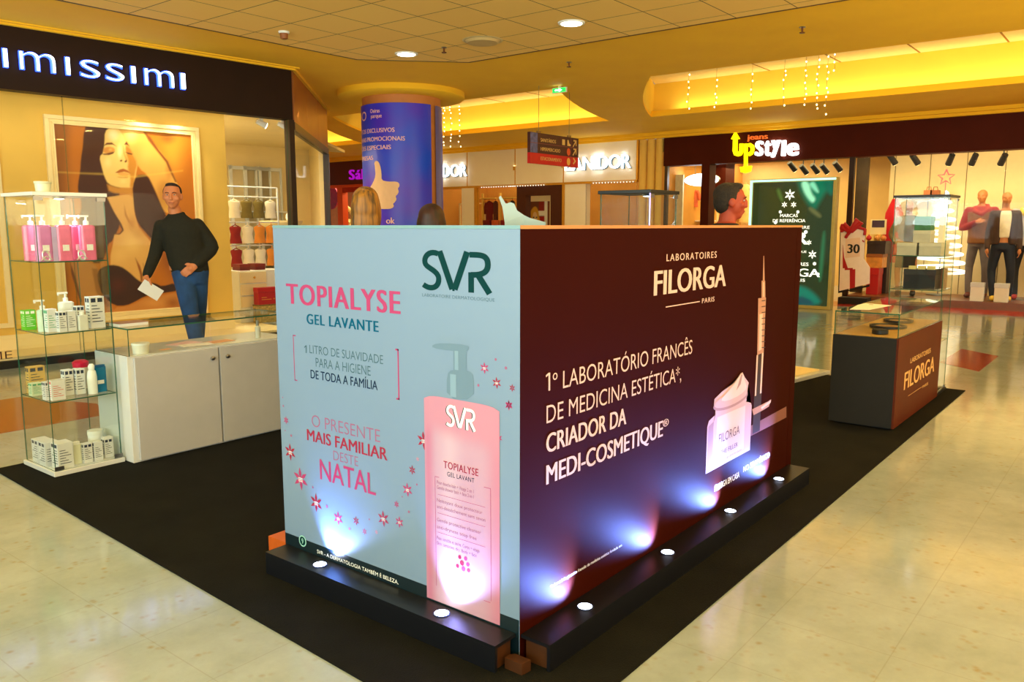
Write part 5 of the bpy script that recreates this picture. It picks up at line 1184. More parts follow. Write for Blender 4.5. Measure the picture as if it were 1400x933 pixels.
for s, a, b in (('Pour douche-bain + Visage 2 en 1', (598, 664), (648, 672)), ('Gentle shower bath + face 2-in-1', (598, 671), (648, 679)), ('Nettoyant doux protecteur', (598, 689), (660, 700)), ('anti-desséchement sans savon', (598, 698), (664, 710)), ('Gentle protective cleanser', (598, 716), (658, 727)), ('anti-dryness soap free', (598, 725), (652, 736)), ('Peau sensible et sèche. Corps + visage', (598, 741), (656, 752)), ('Skin: sensitive, dry. Body + face', (598, 748), (652, 758.5))):
    T(s, a, b, 4.6, M('print_rosegrey', (150, 84, 116), .5) if s == 'Pour douche-bain + Visage 2 en 1' else bpy.data.materials['print_rosegrey'], -.004, lift=.0020)
mb = MB()
def linepx(x0, y0, x1, y1, wd=.0016, lift=.0020):
    a, b = onX(x0, y0, WX), onX(x1, y1, WX); z = (a.z+b.z)/2
    if abs(x0-x1) > 3: mb.flat([(WX-lift, a.y, z), (WX-lift, b.y, z), (WX-lift, b.y, z+wd), (WX-lift, a.y, z+wd)])
    else: mb.flat([(WX-lift, a.y, b.z), (WX-lift, a.y-wd, b.z), (WX-lift, a.y-wd, a.z), (WX-lift, a.y, a.z)])
linepx(595, 652, 595, 800); linepx(671, 668, 671, 822); linepx(595, 652, 601, 653); linepx(662, 667, 671, 668); linepx(662, 822, 671, 824)
for y in (680, 706, 733): linepx(599, y-.5, 664, y+10.5, .0012)
mb.build('printed_frame', m_pinkA, wp, True)
mb = MB()
for k, (x, y, r) in enumerate([(629, 762, 4), (637, 764, 4), (632, 770, 5), (640, 772, 4), (626, 774, 4), (634, 778, 5), (641, 780, 4)]):
    C = onX(x, y, WX); R = r*.0019*1.0
    mb.flat([(WX-.0021, C.y-R*math.cos(2*PI*i/9), C.z+R*math.sin(2*PI*i/9)) for i in range(9)], k % 2)
mb.build('printed_emblem', [m_red, m_pinkA], wp, True)

# ---- brown side
def B(s, bl, br, cap, bold=0., **k): return panel_text('y', BY, bp, s, bl, br, cap, k.pop('mat', m_bw), bold, **k)
B('LABORATOIRES', (911, 356.8), (979.5, 353), 9.6, .012, spacing=1.25)
B('FILORGA', (893.5, 404.6), (992, 391), 33.5, .03)
B('PARIS', (959.5, 415), (976.5, 412), 6.5, .01, spacing=1.15)
a, b = onY(910, 420, BY), onY(956.5, 412.5, BY); z = (a.z+b.z)/2
MB().flat([(a.x, BY-.0006, z-.002), (b.x, BY-.0006, z-.002), (b.x, BY-.0006, z+.002), (a.x, BY-.0006, z+.002)]).build('printed_line', m_bw, bp, True)
B('º LABORATÓRIO FRANCÊS', (755.5, 533), (946, 485), 24, -.004)
MB().flat(panel_poly('y', BY, [(749.5, 510.2), (752, 509.6), (752, 534.0), (749.7, 534.6), (749.7, 513.2), (746.2, 516.2), (746.2, 513.4)])).build('printed_numeral', m_bw, bp, True)
B('DE MEDICINA ESTÉTICA*,', (747, 578.5), (931, 521), 24, -.004)
B('CRIADOR DA', (746.5, 620), (856, 580), 25.5, .026)
B('MEDI-COSMETIQUE', (746.5, 663), (906, 596.5), 26, .026); B('®', (906, 585), (914, 581.5), 10, .01, ref='x')
B('*Laboratório pioneiro francês de medicina estética fundado em', (752, 806), (850, 746.5), 4.2, .0, mat=m_pw)
B('FILORGA EM CASA', (977, 670), (1010.5, 655), 8.2, .03, mat=m_pw); B('NO SEU MÉDICO', (1016, 643), (1051.5, 628), 7.2, .03, mat=m_pw)
# printed syringe
m_syr = M('print_copper', (176, 126, 96), .5, noise=.03); m_syd = M('print_umber', (40, 16, 10), .5, noise=.03); m_syl = M('print_peach', (222, 180, 150), .5, noise=.02)
mb = MB()
def pq(pts, mi, lift): mb.flat(panel_poly('y', BY, pts, lift), mi)
pq([(1043.6, 350), (1044.4, 350), (1045.3, 384), (1042.7, 384)], 0, .0008); pq([(1041, 384), (1046, 384), (1046.3, 408), (1041, 408)], 0, .0008); pq([(1043, 386), (1044.4, 386), (1044.4, 406), (1043, 406)], 2, .0011)
pq([(1036.5, 408), (1047, 407), (1044, 482), (1035, 486)], 0, .0008); pq([(1038.2, 430), (1042.5, 429), (1041, 478), (1037, 480)], 2, .0011)
for k in range(9): pq([(1041, 411+k*8), (1046, 410.3+k*8), (1046, 411.5+k*8), (1041, 412.2+k*8)], 1, .0012)
pq([(1034.2, 486), (1044, 482), (1041, 538), (1031.5, 542)], 1, .0008); pq([(1034.2, 486), (1036.2, 485.4), (1033.6, 541), (1031.6, 542)], 2, .0011); pq([(1041.4, 483), (1043.6, 482.3), (1040.8, 537.5), (1038.6, 538.5)], 2, .0011)
pq([(1031, 542), (1041, 538), (1038.5, 589), (1028.5, 594)], 1, .0008); pq([(1028, 560), (1050, 549), (1054, 546), (1051, 556), (1043, 561), (1030, 568)], 0, .0011); pq([(1040, 557), (1054, 547), (1053, 551), (1041, 560)], 2, .0014)
pq([(1025.5, 583), (1075, 556), (1075, 571), (1025.5, 597)], 3, .0005)
mb.build('printed_syringe', [m_syr, m_syd, m_syl, M('print_mauve', (116, 66, 58), .5, noise=.05)], bp, True)
# printed jar
a = onY(964.5, 649, BY); b = onY(1025, 615, BY); top = onY(995, 515, BY).z; zb_ = (a.z+b.z)/2
jw, jh = b.x-a.x, top-zb_
jb = [(.0, .0), (.0, .52), (.03, .58), (.16, .62), (.16, .68), (.12, .70), (.13, .80), (.28, .85), (.55, .90), (.70, .985), (.74, .99), (.80, .92), (.90, .84), (.90, .70), (.86, .68), (.86, .62), (.98, .58), (1, .54), (1, .0)]
G = lambda u, v, l=.0008: (a.x+jw*u, BY-l, zb_+jh*v)
mj = [M('print_jar', (196, 162, 164), .5, noise=.02), M('print_jar_light', (214, 190, 188), .5, noise=.02), M('print_jar_shade', (160, 122, 124), .5, noise=.02), M('print_jar_dark', (96, 70, 84), .5, noise=.02)]
tb = bmesh.new(); tb.faces.new([tb.verts.new(G(u, v)) for u, v in jb]); bmesh.ops.triangulate(tb, faces=tb.faces[:])
mb = MB(); tb.verts.index_update(); mb.add([v.co for v in tb.verts], [[v.index for v in f.verts] for f in tb.faces], 0); tb.free()
mb.flat([G(u, v, .0012) for u, v in [(.20, .06), (.84, .06), (.84, .58), (.20, .58)]], 1)
mb.flat([G(.5+.39*math.cos(2*PI*k/28), .71+.085*math.sin(2*PI*k/28), .0012) for k in range(28)], 2)
mb.flat([G(.5+.37*math.cos(2*PI*k/28), .73+.075*math.sin(2*PI*k/28), .0016) for k in range(28)], 0)
mb.flat([G(u, v, .0020) for u, v in smooth_poly([(.24, .76), (.40, .82), (.56, .89), (.70, .985), (.75, .97), (.80, .88), (.86, .78), (.70, .73), (.40, .72)], 1)], 1)
mb.flat([G(u, v, .0023) for u, v in [(.70, .97), (.735, .965), (.70, .86), (.60, .80)]], 2)
mb.flat([G(u, v, .0012) for u, v in [(.02, .06), (.13, .06), (.13, .55), (.02, .52)]], 2)
mb.build('printed_jar', mj, bp, True)
B('FILORGA', (982, 606), (1010.5, 593.5), 12, .0, mat=mj[3], lift=.0020); B('THE FILLER', (984, 622), (1008, 611), 6, .02, mat=mj[3], lift=.0020)
B('crème visage correction absolue', (984, 630), (1013, 617), 3, .0, mat=mj[3], lift=.0020)

# ------------------------------------------------------------------ low black light plinths in front of the panels
m_pl = M('black_gloss', (13, 15, 22), .32, noise=.08, nscale=4)
m_lens = M('spot_lens', (255, 255, 255), .3, emit=(206, 222, 255), es=9, noise=.01)
m_rim = M('spot_rim', (60, 70, 110), .3, metal=.6, noise=.05)
PH = .10
def plinth(label, x0, x1, y0, y1, along):
    t = thing('light_plinth', label, 'plinth', ((x0+x1)/2, (y0+y1)/2, CT+.0004))
    hx, hy, h = (x1-x0)/2, (y1-y0)/2, PH-CT-.001
    MB().box(-hx, hx, -hy, hy, h-.012, h).build('top_board', m_pl, t)
    mb = MB()
    if along == 'y': mb.box(-hx, -hx+.012, -hy, hy, 0, h-.0122)
    else: mb.box(-hx, hx, -hy, -hy+.012, 0, h-.0122)
    mb.build('front_board', m_pl, t)
    for bx in (((-hx+.0125, hx-.012, -hy+.012, -hy+.024), (-hx+.0125, hx-.012, hy-.024, hy-.012)) if along == 'y' else ((-hx+.012, -hx+.024, -hy+.0125, hy-.012), (hx-.024, hx-.012, -hy+.0125, hy-.012))):
        MB().box(*bx, 0, h-.0122).build('wooden_rib', m_wood, t)
    return t, h
def spot(t, h, x, y, aim, power, col=(.30, .44, 1.0)):
    c = root_of(t).location; q = (x-c.x, y-c.y, h)
    o = MB().lathe([(.030, 0), (.030, .002), (.026, .003)], q, 28).build('spotlight', m_rim, t)
    MB().lathe([(.025, .0005), (.025, .0032), (.018, .006), (.006, .0075)], q, 28).build('lens', m_lens, o)
    L = bpy.data.lights.new('plinth_spot', 'SPOT'); L.energy = power; L.color = col; L.spot_size = math.radians(104); L.spot_blend = .9; L.shadow_soft_size = .012
    lo = bpy.data.objects.new('plinth_spot', L); COL.objects.link(lo); lo.location = (x, y, PH+.012); lo.rotation_euler = Vector(aim).to_track_quat('-Z', 'Y').to_euler()
ta, h = plinth('low black plinth with two spotlights under the pale panel', 1.862, WX-.0025, 1.545, 2.76, 'y')
for y in (2.482, 1.828): spot(ta, h, 1.918, y, (.35, -.30, 1), 14.0)
tb_, h = plinth('low black plinth with four spotlights under the brown panel', 1.975, 4.41, 1.412, BY-.0025, 'x')
for x in (2.265, 2.874, 3.492, 4.108): spot(tb_, h, x, 1.470, (-.65, .42, 1), 75.0, (.16, .28, 1.0))
tb2 = MB().box(1.975, 2.09, 2.776, 2.90, CT+.0004, .098).build('plinth_block', M('plinth_ceiling_reflection', (190, 90, 30), .35, noise=.1)); tag(tb2, 'short plinth piece behind the end of the pale panel, coloured by an orange ceiling reflection', 'block')  # reflection of the warm ceiling painted as this rear plinth's orange
tb2 = MB().prism([(1.905, 1.47), (1.945, 1.465), (1.945, 1.525), (1.93, 1.54), (1.905, 1.54)], CT+.0004, .045).build('plinth_block', m_wood); tag(tb2, 'small brown wooden corner block between the two light plinths', 'block')

# ------------------------------------------------------------------ glass display cabinets
def cabinet(name, label, x0, x1, y0, y1, H, shelves, m_top, m_base, tw=.02, bw=.035, lamp=True, led=None):
    t = thing(name, label, 'cabinet', ((x0+x1)/2, (y0+y1)/2, CT+.0004)); hx, hy = (x1-x0)/2, (y1-y0)/2; z = -CT-.0004
    MB().box(-hx, hx, -hy, hy, 0, bw+z).build('base_board', m_base, t, bevel=.002)
    MB().box(-hx, hx, -hy, hy, H-tw+z, H+z).build('top_board', m_top, t, bevel=.002)
    g = .012; gt = .005; b0, b1 = bw+z+.0005, H-tw+z-.0005
    for nm, bx in (('glass_door', (-hx+g, hx-g, -hy+g, -hy+g+gt)), ('glass_panel', (-hx+g, hx-g, hy-g-gt, hy-g)), ('glass_panel', (-hx+g, -hx+g+gt, -hy+g+gt+.001, hy-g-gt-.001)), ('glass_panel', (hx-g-gt, hx-g, -hy+g+gt+.001, hy-g-gt-.001))):
        MB().pane(*bx, b0, b1).build(nm, [m_glass, m_edge], t)
    for s in shelves: MB().pane(-hx+g+gt+.001, hx-g-gt-.001, -hy+g+gt+.001, hy-g-gt-.001, s+z-.006, s+z).build('glass_shelf', [m_glass, m_edge], t)
    for zz in (b0+.004, b1-.026):
        MB().box(-hx+g-.004, -hx+g+.045, -hy+g-.006, -hy+g-.0003, zz, zz+.022).build('hinge', m_steel, t)
        MB().box(hx-g-.045, hx-g+.004, -hy+g-.006, -hy+g-.0003, zz, zz+.022).build('hinge', m_steel, t)
    if lamp:
        o = MB().lathe([(.030, -.012), (.034, 0)], (0, -.06, H-tw+z-.0005), 20).build('cabinet_lamp', m_chrome, t)
        MB().lathe([(.004, -.015), (.026, -.0122)], (0, -.06, H-tw+z-.0005), 20).build('lens', m_led, o)
    if led: MB().box(-hx+g-.006, -hx+g-.001, -hy+g-.006, -hy+g-.001, b0, b1).build('light_strip', M('violet_led', (200, 180, 255), .3, emit=(176, 150, 255), es=1.3, noise=.02), t)
    return t
X0, X1, Y0, Y1 = 1.885, 2.288, 4.79, 5.21
cabinet('glass_cabinet', 'tall glass cabinet with a white top, full of pink bottles and white cartons', X0, X1, Y0, Y1, 1.60, (.435, .82, 1.22), m_white, m_white)
area('cabinet_lamp', (2.08, 4.94, 1.55), (0, 0, -1), .06, .06, 2.2, (.9, .97, 1), 'DISK')
cabinet('glass_cabinet', 'tall glass cabinet with a black top beside the dark counter', 7.365, 7.77, 1.362, 1.79, 1.665, (.46, .89, 1.17), m_black, m_black)
cabinet('glass_cabinet', 'black-topped empty glass cabinet rising behind the brown panel', 4.24, 4.60, 2.34, 2.70, 1.625, (.45, .85, 1.25), m_black, m_black, led=True)
t = thing('plastic_tub', 'small clear round plastic tub on the white cabinet top', 'tub', (2.03, 5.0, 1.6005)); MB().lathe([(.038, 0), (.042, .05), (.044, .052)], seg=24).build('body', M('frosted_plastic', (214, 220, 190), .35, noise=.05), t); MB().lathe([(.045, .0525), (.045, .064)], seg=24).build('lid', M('tub_lid', (200, 206, 180), .4, noise=.05), t)

# ------------------------------------------------------------------ goods in the white-topped cabinet
def pos(px, y, z, w=.10): return min((abs(proj((x, y, z))[0]-px), x) for x in [X0+.020+w/2+i*.002 for i in range(int((X1-X0-.04-w)/.002)+1)])[1]
m_gel = M('pink_gel', (228, 112, 152), .25, noise=.1, nscale=25, coat=.3); m_geld = M('violet_gel', (206, 122, 186), .25, noise=.1, nscale=25, coat=.3)
m_plw = M('white_plastic', (236, 240, 238), .35, noise=.02); m_lab = M('label_white', (232, 230, 226), .6, noise=.1, nscale=90)
m_ink = M('carton_ink', (30, 44, 70), .6, noise=.05); m_inkg = M('carton_green_ink', (40, 160, 110), .6, noise=.05); m_inkr = M('carton_red_ink', (210, 80, 60), .6, noise=.05)
def pump_bottle(name, label, m_body, loc, w=.088, d=.05, h=.20, group=None, lab=True, cap=m_plw):
    t = thing(name, label, 'bottle', loc, 0, group)
    mb = MB().rbox(-w/2, w/2, -d/2, d/2, 0, h*.97, d*.42, seg=4)
    mb.rbox(-w*.42, w*.42, -d*.42, d*.42, h*.97+.0001, h, d*.36, seg=4); mb.build('body', m_body, t, bevel=.002)
    MB().lathe([(.014, h+.0005), (.0145, h+.022), (.006, h+.024), (.006, h+.045)], seg=16).box(-.042, .012, -.009, .009, h+.0455, h+.056).box(-.043, -.034, -.005, .005, h+.038, h+.0454).build('pump', cap, t, bevel=.001)
    if lab: MB().box(-w*.18, w*.22, -d/2-.0012, -d/2-.0002, h*.28, h*.45).build('label', m_lab, t)
    return t
GP = 'pink pump bottles on the top shelf'
for lab, px, y, m in (('pink pump bottle on the top cabinet shelf at the aisle end', 43, 5.02, m_gel), ('pink pump bottle in the top shelf corner nearest the aisle', 60, 4.865, m_geld), ('pink pump bottle in the middle of the top cabinet shelf', 88, 4.865, m_gel), ('pink pump bottle in the back row of the top cabinet shelf', 106, 4.95, m_gel), ('pink pump bottle on the top shelf, nearest the white counter', 121, 4.865, m_gel)):
    pump_bottle('pump_bottle', lab, m, (pos(px, y, 1.25), y, 1.2205), group=GP)
o = MB().rbox(-.02, .02, -.018, .018, 0, .19, .008).build('gel_sachet', M('lilac_box', (190, 170, 220), .4, noise=.08)); o.location = (pos(75, 4.865, 1.25), 4.865, 1.2205); tag(o, 'slim lilac carton between two pink bottles on the top shelf', 'box')
def ribbon(px, y, lab):
    t = MB()
    for k in range(3): t.tube([(.02*math.cos(a+k), -.0, .03+.028*math.sin(a+k*.7)) for a in [2*PI*i/12 for i in range(12)]], .003, 6)
    t.tube([(0, 0, .03), (-.03, -.002, .004)], .003, 6); t.tube([(0, 0, .03), (.03, -.002, .01)], .003, 6)
    o = t.build('ribbon_bow', M('silver_ribbon', (226, 220, 226), .25, metal=.5, noise=.05) if 'silver_ribbon' not in bpy.data.materials else bpy.data.materials['silver_ribbon']); o.location = (pos(px, y, 1.25), y, 1.2205); tag(o, lab, 'bow')
ribbon(36, 4.84, 'silver ribbon bow on the top shelf beside the aisle-end pink bottle'); ribbon(112, 4.825, 'silver ribbon bow in front of the back-row pink bottle')
def carton(label, px, y, zs, w, d, h, ink=m_ink, group='cartons in the white-topped cabinet', body=None, kind=0):
    t = thing('product_carton', label, 'box', (pos(px, y, zs+.03, w), min(max(y, Y0+.022+d/2), Y1-.022-d/2), zs+.0006), 0, group)
    MB().box(-w/2, w/2, -d/2, d/2, 0, h).build('body', body or m_paper, t, bevel=.0012)
    mb = MB()
    for sgn in (0, 1):                       # two dark squares and rows of small print on the front and the aisle side
        L = w if sgn == 0 else d
        def q(a, b, z0, z1):
            if sgn == 0: mb.box(-w/2+a*w, -w/2+b*w, -d/2-.0008, -d/2-.0002, z0*h, z1*h)
            else: mb.box(-w/2-.0008, -w/2-.0002, -d/2+a*d, -d/2+b*d, z0*h, z1*h)
        if kind != 1 or sgn: q(.10, .42, .82, .95); q(.55, .88, .82, .95)
        for k in range(6): q(.12, .5+.35*((k*7) % 3)/2, .70-k*.10, .725-k*.10)
    mb.build('print', ink, t); return t
carton('bright green carton on the second cabinet shelf at the aisle end', 33, 5.10, .82, .06, .06, .115, m_pw, body=M('lime_carton', (40, 200, 30), .5, noise=.05))
pump_bottle('pump_bottle', 'white pump bottle with green print on the second cabinet shelf', M('mint_plastic', (206, 236, 222), .35, noise=.05), (pos(51, 4.95, .84), 4.95, .8205), .06, .045, .125)
carton('white carton with green print, second cabinet shelf', 70, 4.90, .82, .05, .05, .13, m_inkg, kind=1)
carton('narrow white carton with a dark edge, second cabinet shelf, next to the green-print carton', 84, 4.86, .82, .042, .045, .115)
carton('narrow white carton in the middle of the second cabinet shelf', 97, 4.86, .82, .046, .045, .115, kind=1)
pump_bottle('pump_bottle', 'large white pump bottle behind the narrow cartons, second cabinet shelf', m_plw, (pos(92, 5.02, .84), 5.02, .8205), .085, .06, .155)
carton('short white carton behind the round bottle, second cabinet shelf', 109, 4.96, .82, .045, .045, .13)
t = thing('cosmetic_bottle', 'short clear white bottle on the second cabinet shelf before the tall carton', 'bottle', (pos(113, 4.85, .84), 4.85, .8205)); MB().rbox(-.028, .028, -.02, .02, 0, .085, .009).build('body', M('milky_plastic', (222, 224, 216), .3, noise=.04), t); MB().lathe([(.014, .0855), (.014, .108)], seg=16).build('cap', m_plw, t)
carton('tall white carton at the counter end of the second cabinet shelf', 133, 4.90, .82, .085, .06, .185)
carton('flat pale green carton on the third cabinet shelf at the aisle end', 45, 5.08, .435, .06, .05, .075, m_inkg, body=M('pale_green_carton', (206, 224, 190), .5, noise=.04))
carton('white carton with an orange stripe, third cabinet shelf', 78, 4.86, .435, .075, .05, .115, m_inkr, kind=1)
carton('white carton beside the orange-stripe carton, aisle side, third shelf', 64, 4.90, .435, .03, .05, .105)
carton('white carton with two dark squares, third shelf, second row', 93, 4.95, .435, .05, .05, .15)
carton('white carton in the middle of the third cabinet shelf', 109, 4.93, .435, .05, .05, .15)
t = thing('cosmetic_bottle', 'white bottle with a domed cap on the third cabinet shelf', 'bottle', (pos(127, 4.87, .45), 4.87, .4355)); MB().lathe([(.026, 0), (.027, .10), (.022, .135), (.015, .142)], seg=20).build('body', m_plw, t); MB().lathe([(.016, .1425), (.018, .165), (.010, .178)], seg=20).build('cap', m_plw, t)
t = thing('cosmetic_bottle', 'deep blue bottle with a small white label on the third cabinet shelf', 'bottle', (pos(143, 4.90, .45), 4.90, .4355)); MB().rbox(-.04, .04, -.022, .022, 0, .15, .014).build('body', M('blue_gel', (10, 110, 160), .25, noise=.1, nscale=30), t); MB().box(-.018, .02, -.0235, -.0225, .05, .072).build('label', m_lab, t); MB().rbox(-.036, .036, -.018, .018, .1505, .162, .010).build('cap', M('blue_cap', (20, 90, 150), .3, noise=.05), t)
t = thing('gift_jar', 'clear jar with a red lid at the back of the third cabinet shelf', 'jar', (pos(112, 5.10, .45), 5.10, .4355)); MB().lathe([(.04, 0), (.042, .13)], seg=20).build('body', M('jar_pale', (226, 214, 200), .25, noise=.05), t); MB().lathe([(.044, .1305), (.046, .16), (.03, .172)], seg=20).build('lid', M('lid_red', (196, 16, 60), .35, noise=.05), t)
carton('kraft brown carton at the back of the third cabinet shelf, aisle end', 50, 5.16, .435, .09, .05, .16, m_ink, body=M('kraft_carton', (206, 170, 90), .6, noise=.08))
for k, (px, y, w, h) in enumerate([(58, 5.10, .075, .135), (66, 4.99, .08, .14), (86, 4.87, .085, .15)]):
    carton(('white carton at the back of the bottom row, aisle end', 'middle white carton of the block in the bottom of the cabinet', 'front white carton of the block in the bottom of the cabinet, by the hinge')[k], px, y, .035, w, .09, h, kind=1)
t = thing('cosmetic_bottle', 'pale bottle beside the carton block in the bottom of the cabinet', 'bottle', (pos(105, 4.88, .05), 4.88, .0355)); MB().rbox(-.026, .026, -.018, .018, 0, .115, .01).build('body', M('pale_lotion', (226, 230, 206), .35, noise=.04), t); MB().rbox(-.02, .02, -.013, .013, .1155, .13, .007).build('cap', m_plw, t)
for k, (px, y, h) in enumerate([(119, 4.86, .115), (133, 4.86, .112), (147, 4.88, .115), (160, 4.90, .118)]):
    carton(('first', 'second', 'third', 'last')[k]+' slim white carton from the pale bottle in the bottom of the cabinet', px, y, .035, .05, .045, h, kind=k % 2)
t = thing('cosmetic_jar', 'white lotion tub behind the slim cartons in the bottom of the cabinet', 'jar', (pos(142, 5.0, .05), 5.0, .0355)); MB().lathe([(.04, 0), (.042, .12)], seg=20).build('body', m_plw, t); MB().lathe([(.044, .1205), (.044, .148)], seg=20).build('lid', M('lid_white', (228, 232, 226), .4, noise=.03), t)

# ------------------------------------------------------------------ white counter
CH = .655
m_door = M('door_white', (184, 186, 192), .22, noise=.02, coat=.4)
t = thing('display_counter', 'white two-door counter with a glass display top beside the white-topped cabinet', 'counter', (2.88, 4.90, CT+.0004)); zc = -CT-.0004
MB().box(-.58, .58, -.19, .215, .0, CH+zc).build('carcass', m_white, t, bevel=.002)
for k, (a, b) in enumerate(((-.545, .0), (.012, .56))):
    d = MB().box(a, b, -.212, -.1905, .012, CH+zc-.012).build('door', m_door, t, bevel=.002)
    kx = b-.045 if k == 0 else a+.05
    MB().lathe([(.010, 0), (.010, .004), (.013, .006), (.013, .016), (.010, .018)], (0, 0, 0), 16).build('knob', m_steel, d, mat=Matrix.Translation((kx, -.2125, CH+zc-.075)) @ Matrix.Rotation(PI/2, 4, 'X'))
g0, g1 = CH+zc+.0005, .82+zc
MB().pane(-.575, .575, -.212, .205, g1-.008, g1).build('glass_top', [m_glass, m_edge], t)
MB().pane(-.575, .575, -.211, -.205, g0, g1-.0085).build('glass_front', [m_glass, m_edge], t)
MB().pane(-.575, -.569, -.2045, .2045, g0, g1-.0085).build('glass_side', [m_glass, m_edge], t); MB().pane(.569, .575, -.2045, .2045, g0, g1-.0085).build('glass_side', [m_glass, m_edge], t)
def leaflet(lab, x, y, z, w, d, a, m, name='leaflet'):
    o = MB().box(-w/2, w/2, -d/2, d/2, 0, .0016).build(name, m); o.location = (x, y, z); o.rotation_euler = (0, 0, a); tag(o, lab, 'paper', 'leaflets under the counter glass')
mp1 = M('leaflet_rose', (232, 190, 196), .5, noise=.25, nscale=18); mp2 = M('leaflet_pale', (236, 226, 214), .5, noise=.2, nscale=22); mp3 = M('leaflet_orange', (228, 160, 110), .5, noise=.25, nscale=16)
zt = CH+.0006
px = lambda x, y: onZ(x, y, zt)
for k, (lab, x, y, w, d, a, m, dz) in enumerate((('rose leaflet lying under the counter glass nearest the cabinet side', 252, 470, .20, .13, .3, mp1, 0), ('pale leaflet on top of the rose leaflet under the counter glass', 268, 472, .20, .12, -.2, mp2, .002), ('orange leaflet at the open end of the leaflet pile under the counter glass', 300, 467, .18, .10, .1, mp3, 0), ('small torn scrap of card under the counter glass, apart from the pile', 226, 478, .07, .03, .2, mp3, 0))):
    p = onZ(x, y, zt); leaflet(lab, p.x, min(max(p.y, 4.76), 5.02), zt+dz, w, d, a, m)
p = onZ(194, 483, zt); t = thing('plastic_tub', 'small milky tub under the counter glass near the cabinet', 'tub', (p.x, 4.78, zt)); MB().lathe([(.045, 0), (.05, .05)], seg=24).build('body', M('milky_tub', (226, 226, 214), .3, noise=.04), t); MB().lathe([(.052, .0505), (.052, .062)], seg=24).build('lid', m_plw, t)
x = onY(353, 465, 4.80).x; t = thing('cosmetic_bottle', 'slim clear bottle under the counter glass, at its open end', 'bottle', (x, 4.80, zt)); MB().lathe([(.018, 0), (.018, .075), (.008, .085)], seg=18).build('body', M('clear_lotion', (206, 206, 196), .25, noise=.05), t); MB().lathe([(.009, .0855), (.009, .12)], seg=14).build('cap', M('cap_grey', (140, 140, 136), .3, noise=.04), t)
p = onZ(170, 449, .8205); t = thing('brochure', 'closed dark brochure lying on the counter glass beside the cabinet', 'brochure', (2.40, 4.86, .8206)); MB().box(-.09, .09, -.06, .06, 0, .018).build('pages', m_paper, t); MB().box(-.092, .092, -.062, .062, .0182, .0205).build('cover', M('brochure_cover', (150, 110, 90), .4, noise=.2), t)

# ------------------------------------------------------------------ dark counter
m_bc = M('brown_lacquer', (84, 34, 14), .5, noise=.08, nscale=3, spec=.15)
t = thing('display_counter', 'dark brown counter with a glass display top and a printed brand front', 'counter', (6.65, 1.57, CT+.0004)); zc = -CT-.0004
MB().box(-.70, .70, -.205, .22, .012, .65+zc).build('carcass', m_matblack, t, bevel=.002)
MB().box(-.70, .70, -.2195, -.2055, .012, .65+zc).build('front_panel', m_bc, t)
fp = [c for c in t.children if c.name.startswith('front_panel')][0]
MB().box(-.66, .66, -.18, .19, 0, .0115).build('toe_board', m_black, t)
MB().box(-.69, .69, -.195, .21, .65+zc+.0003, .65+zc+.003).build('gold_tray', M('tray_gold', (176, 136, 62), .35, noise=.12, nscale=9), t)
g0, g1 = .65+zc+.0035, .82+zc
MB().pane(-.695, .695, -.214, .215, g1-.008, g1).build('glass_top', [m_glass, m_edge], t)
MB().pane(-.695, .695, -.2135, -.2075, g0, g1-.0085).build('glass_front', [m_glass, m_edge], t); MB().pane(-.695, .695, .2085, .2145, g0, g1-.0085).build('glass_back', [m_glass, m_edge], t)
MB().pane(-.695, -.689, -.207, .208, g0, g1-.0085).build('glass_side', [m_glass, m_edge], t)
FY = 1.57-.2195
def Q(s, bl, br, cap, bold): return panel_text('y', FY, fp, s, bl, br, cap, m_tan, bold, lift=.0008)
m_tan = M('print_tan', (222, 176, 112), .5, noise=.02)
Q('LABORATOIRES', (1244.5, 495.5), (1272, 483.5), 6.5, .01); Q('FILORGA', (1235.5, 531), (1276.5, 510.5), 23, .025); Q('PARIS', (1261, 530.5), (1268.5, 527), 3.6, .01)
a, b = onY(1241.5, 540.5, FY), onY(1260, 530.5, FY); z = (a.z+b.z)/2
MB().flat([(a.x, FY-.0008, z-.0015), (b.x, FY-.0008, z-.0015), (b.x, FY-.0008, z+.0015), (a.x, FY-.0008, z+.0015)]).build('printed_line', m_tan, fp, True)
def tray(lab, x, y, r, hh, m, name='tester_tray'):
    t = thing(name, lab, 'tray', (x, y, .654)); MB().lathe([(r*.9, 0), (r, .004), (r, hh), (r*.92, hh), (r*.88, .006)], seg=32).build('dish', m, t); return t
mk = M('tray_black', (22, 20, 18), .3, noise=.1)
q = tray('wide round black tester tray under the dark counter glass', 6.55, 1.57, .13, .02, mk); MB().lathe([(.09, .0065), (.09, .012)], seg=32).build('insert', M('insert_tan', (160, 120, 60), .4, noise=.1), q)
q = tray('small round black jar lid under the dark counter glass, near the aisle end', 6.13, 1.52, .055, .03, mk, 'jar_lid'); MB().lathe([(.045, .0305), (.03, .034)], seg=24).build('crown', mk, q)
q = tray('second round black tester tray under the dark counter glass, by the tall cabinet', 6.98, 1.60, .11, .02, mk); MB().lathe([(.07, .0065), (.07, .012)], seg=32).build('insert', bpy.data.materials['insert_tan'], q)
p = onZ(1200, 418, .8205); t = thing('paper_sheet', 'white sheet with a small mark lying on the dark counter glass', 'paper', (6.35, 1.66, .8206)); MB().slab([(-.28, .06, 0), (-.22, -.06, 0), (.22, -.10, 0), (.28, .10, 0), (.10, .11, 0)], (0, 0, .0014)).build('sheet', m_paper, t); MB().box(.16, .19, .02, .05, .0015, .0018).build('mark', m_ink, t)
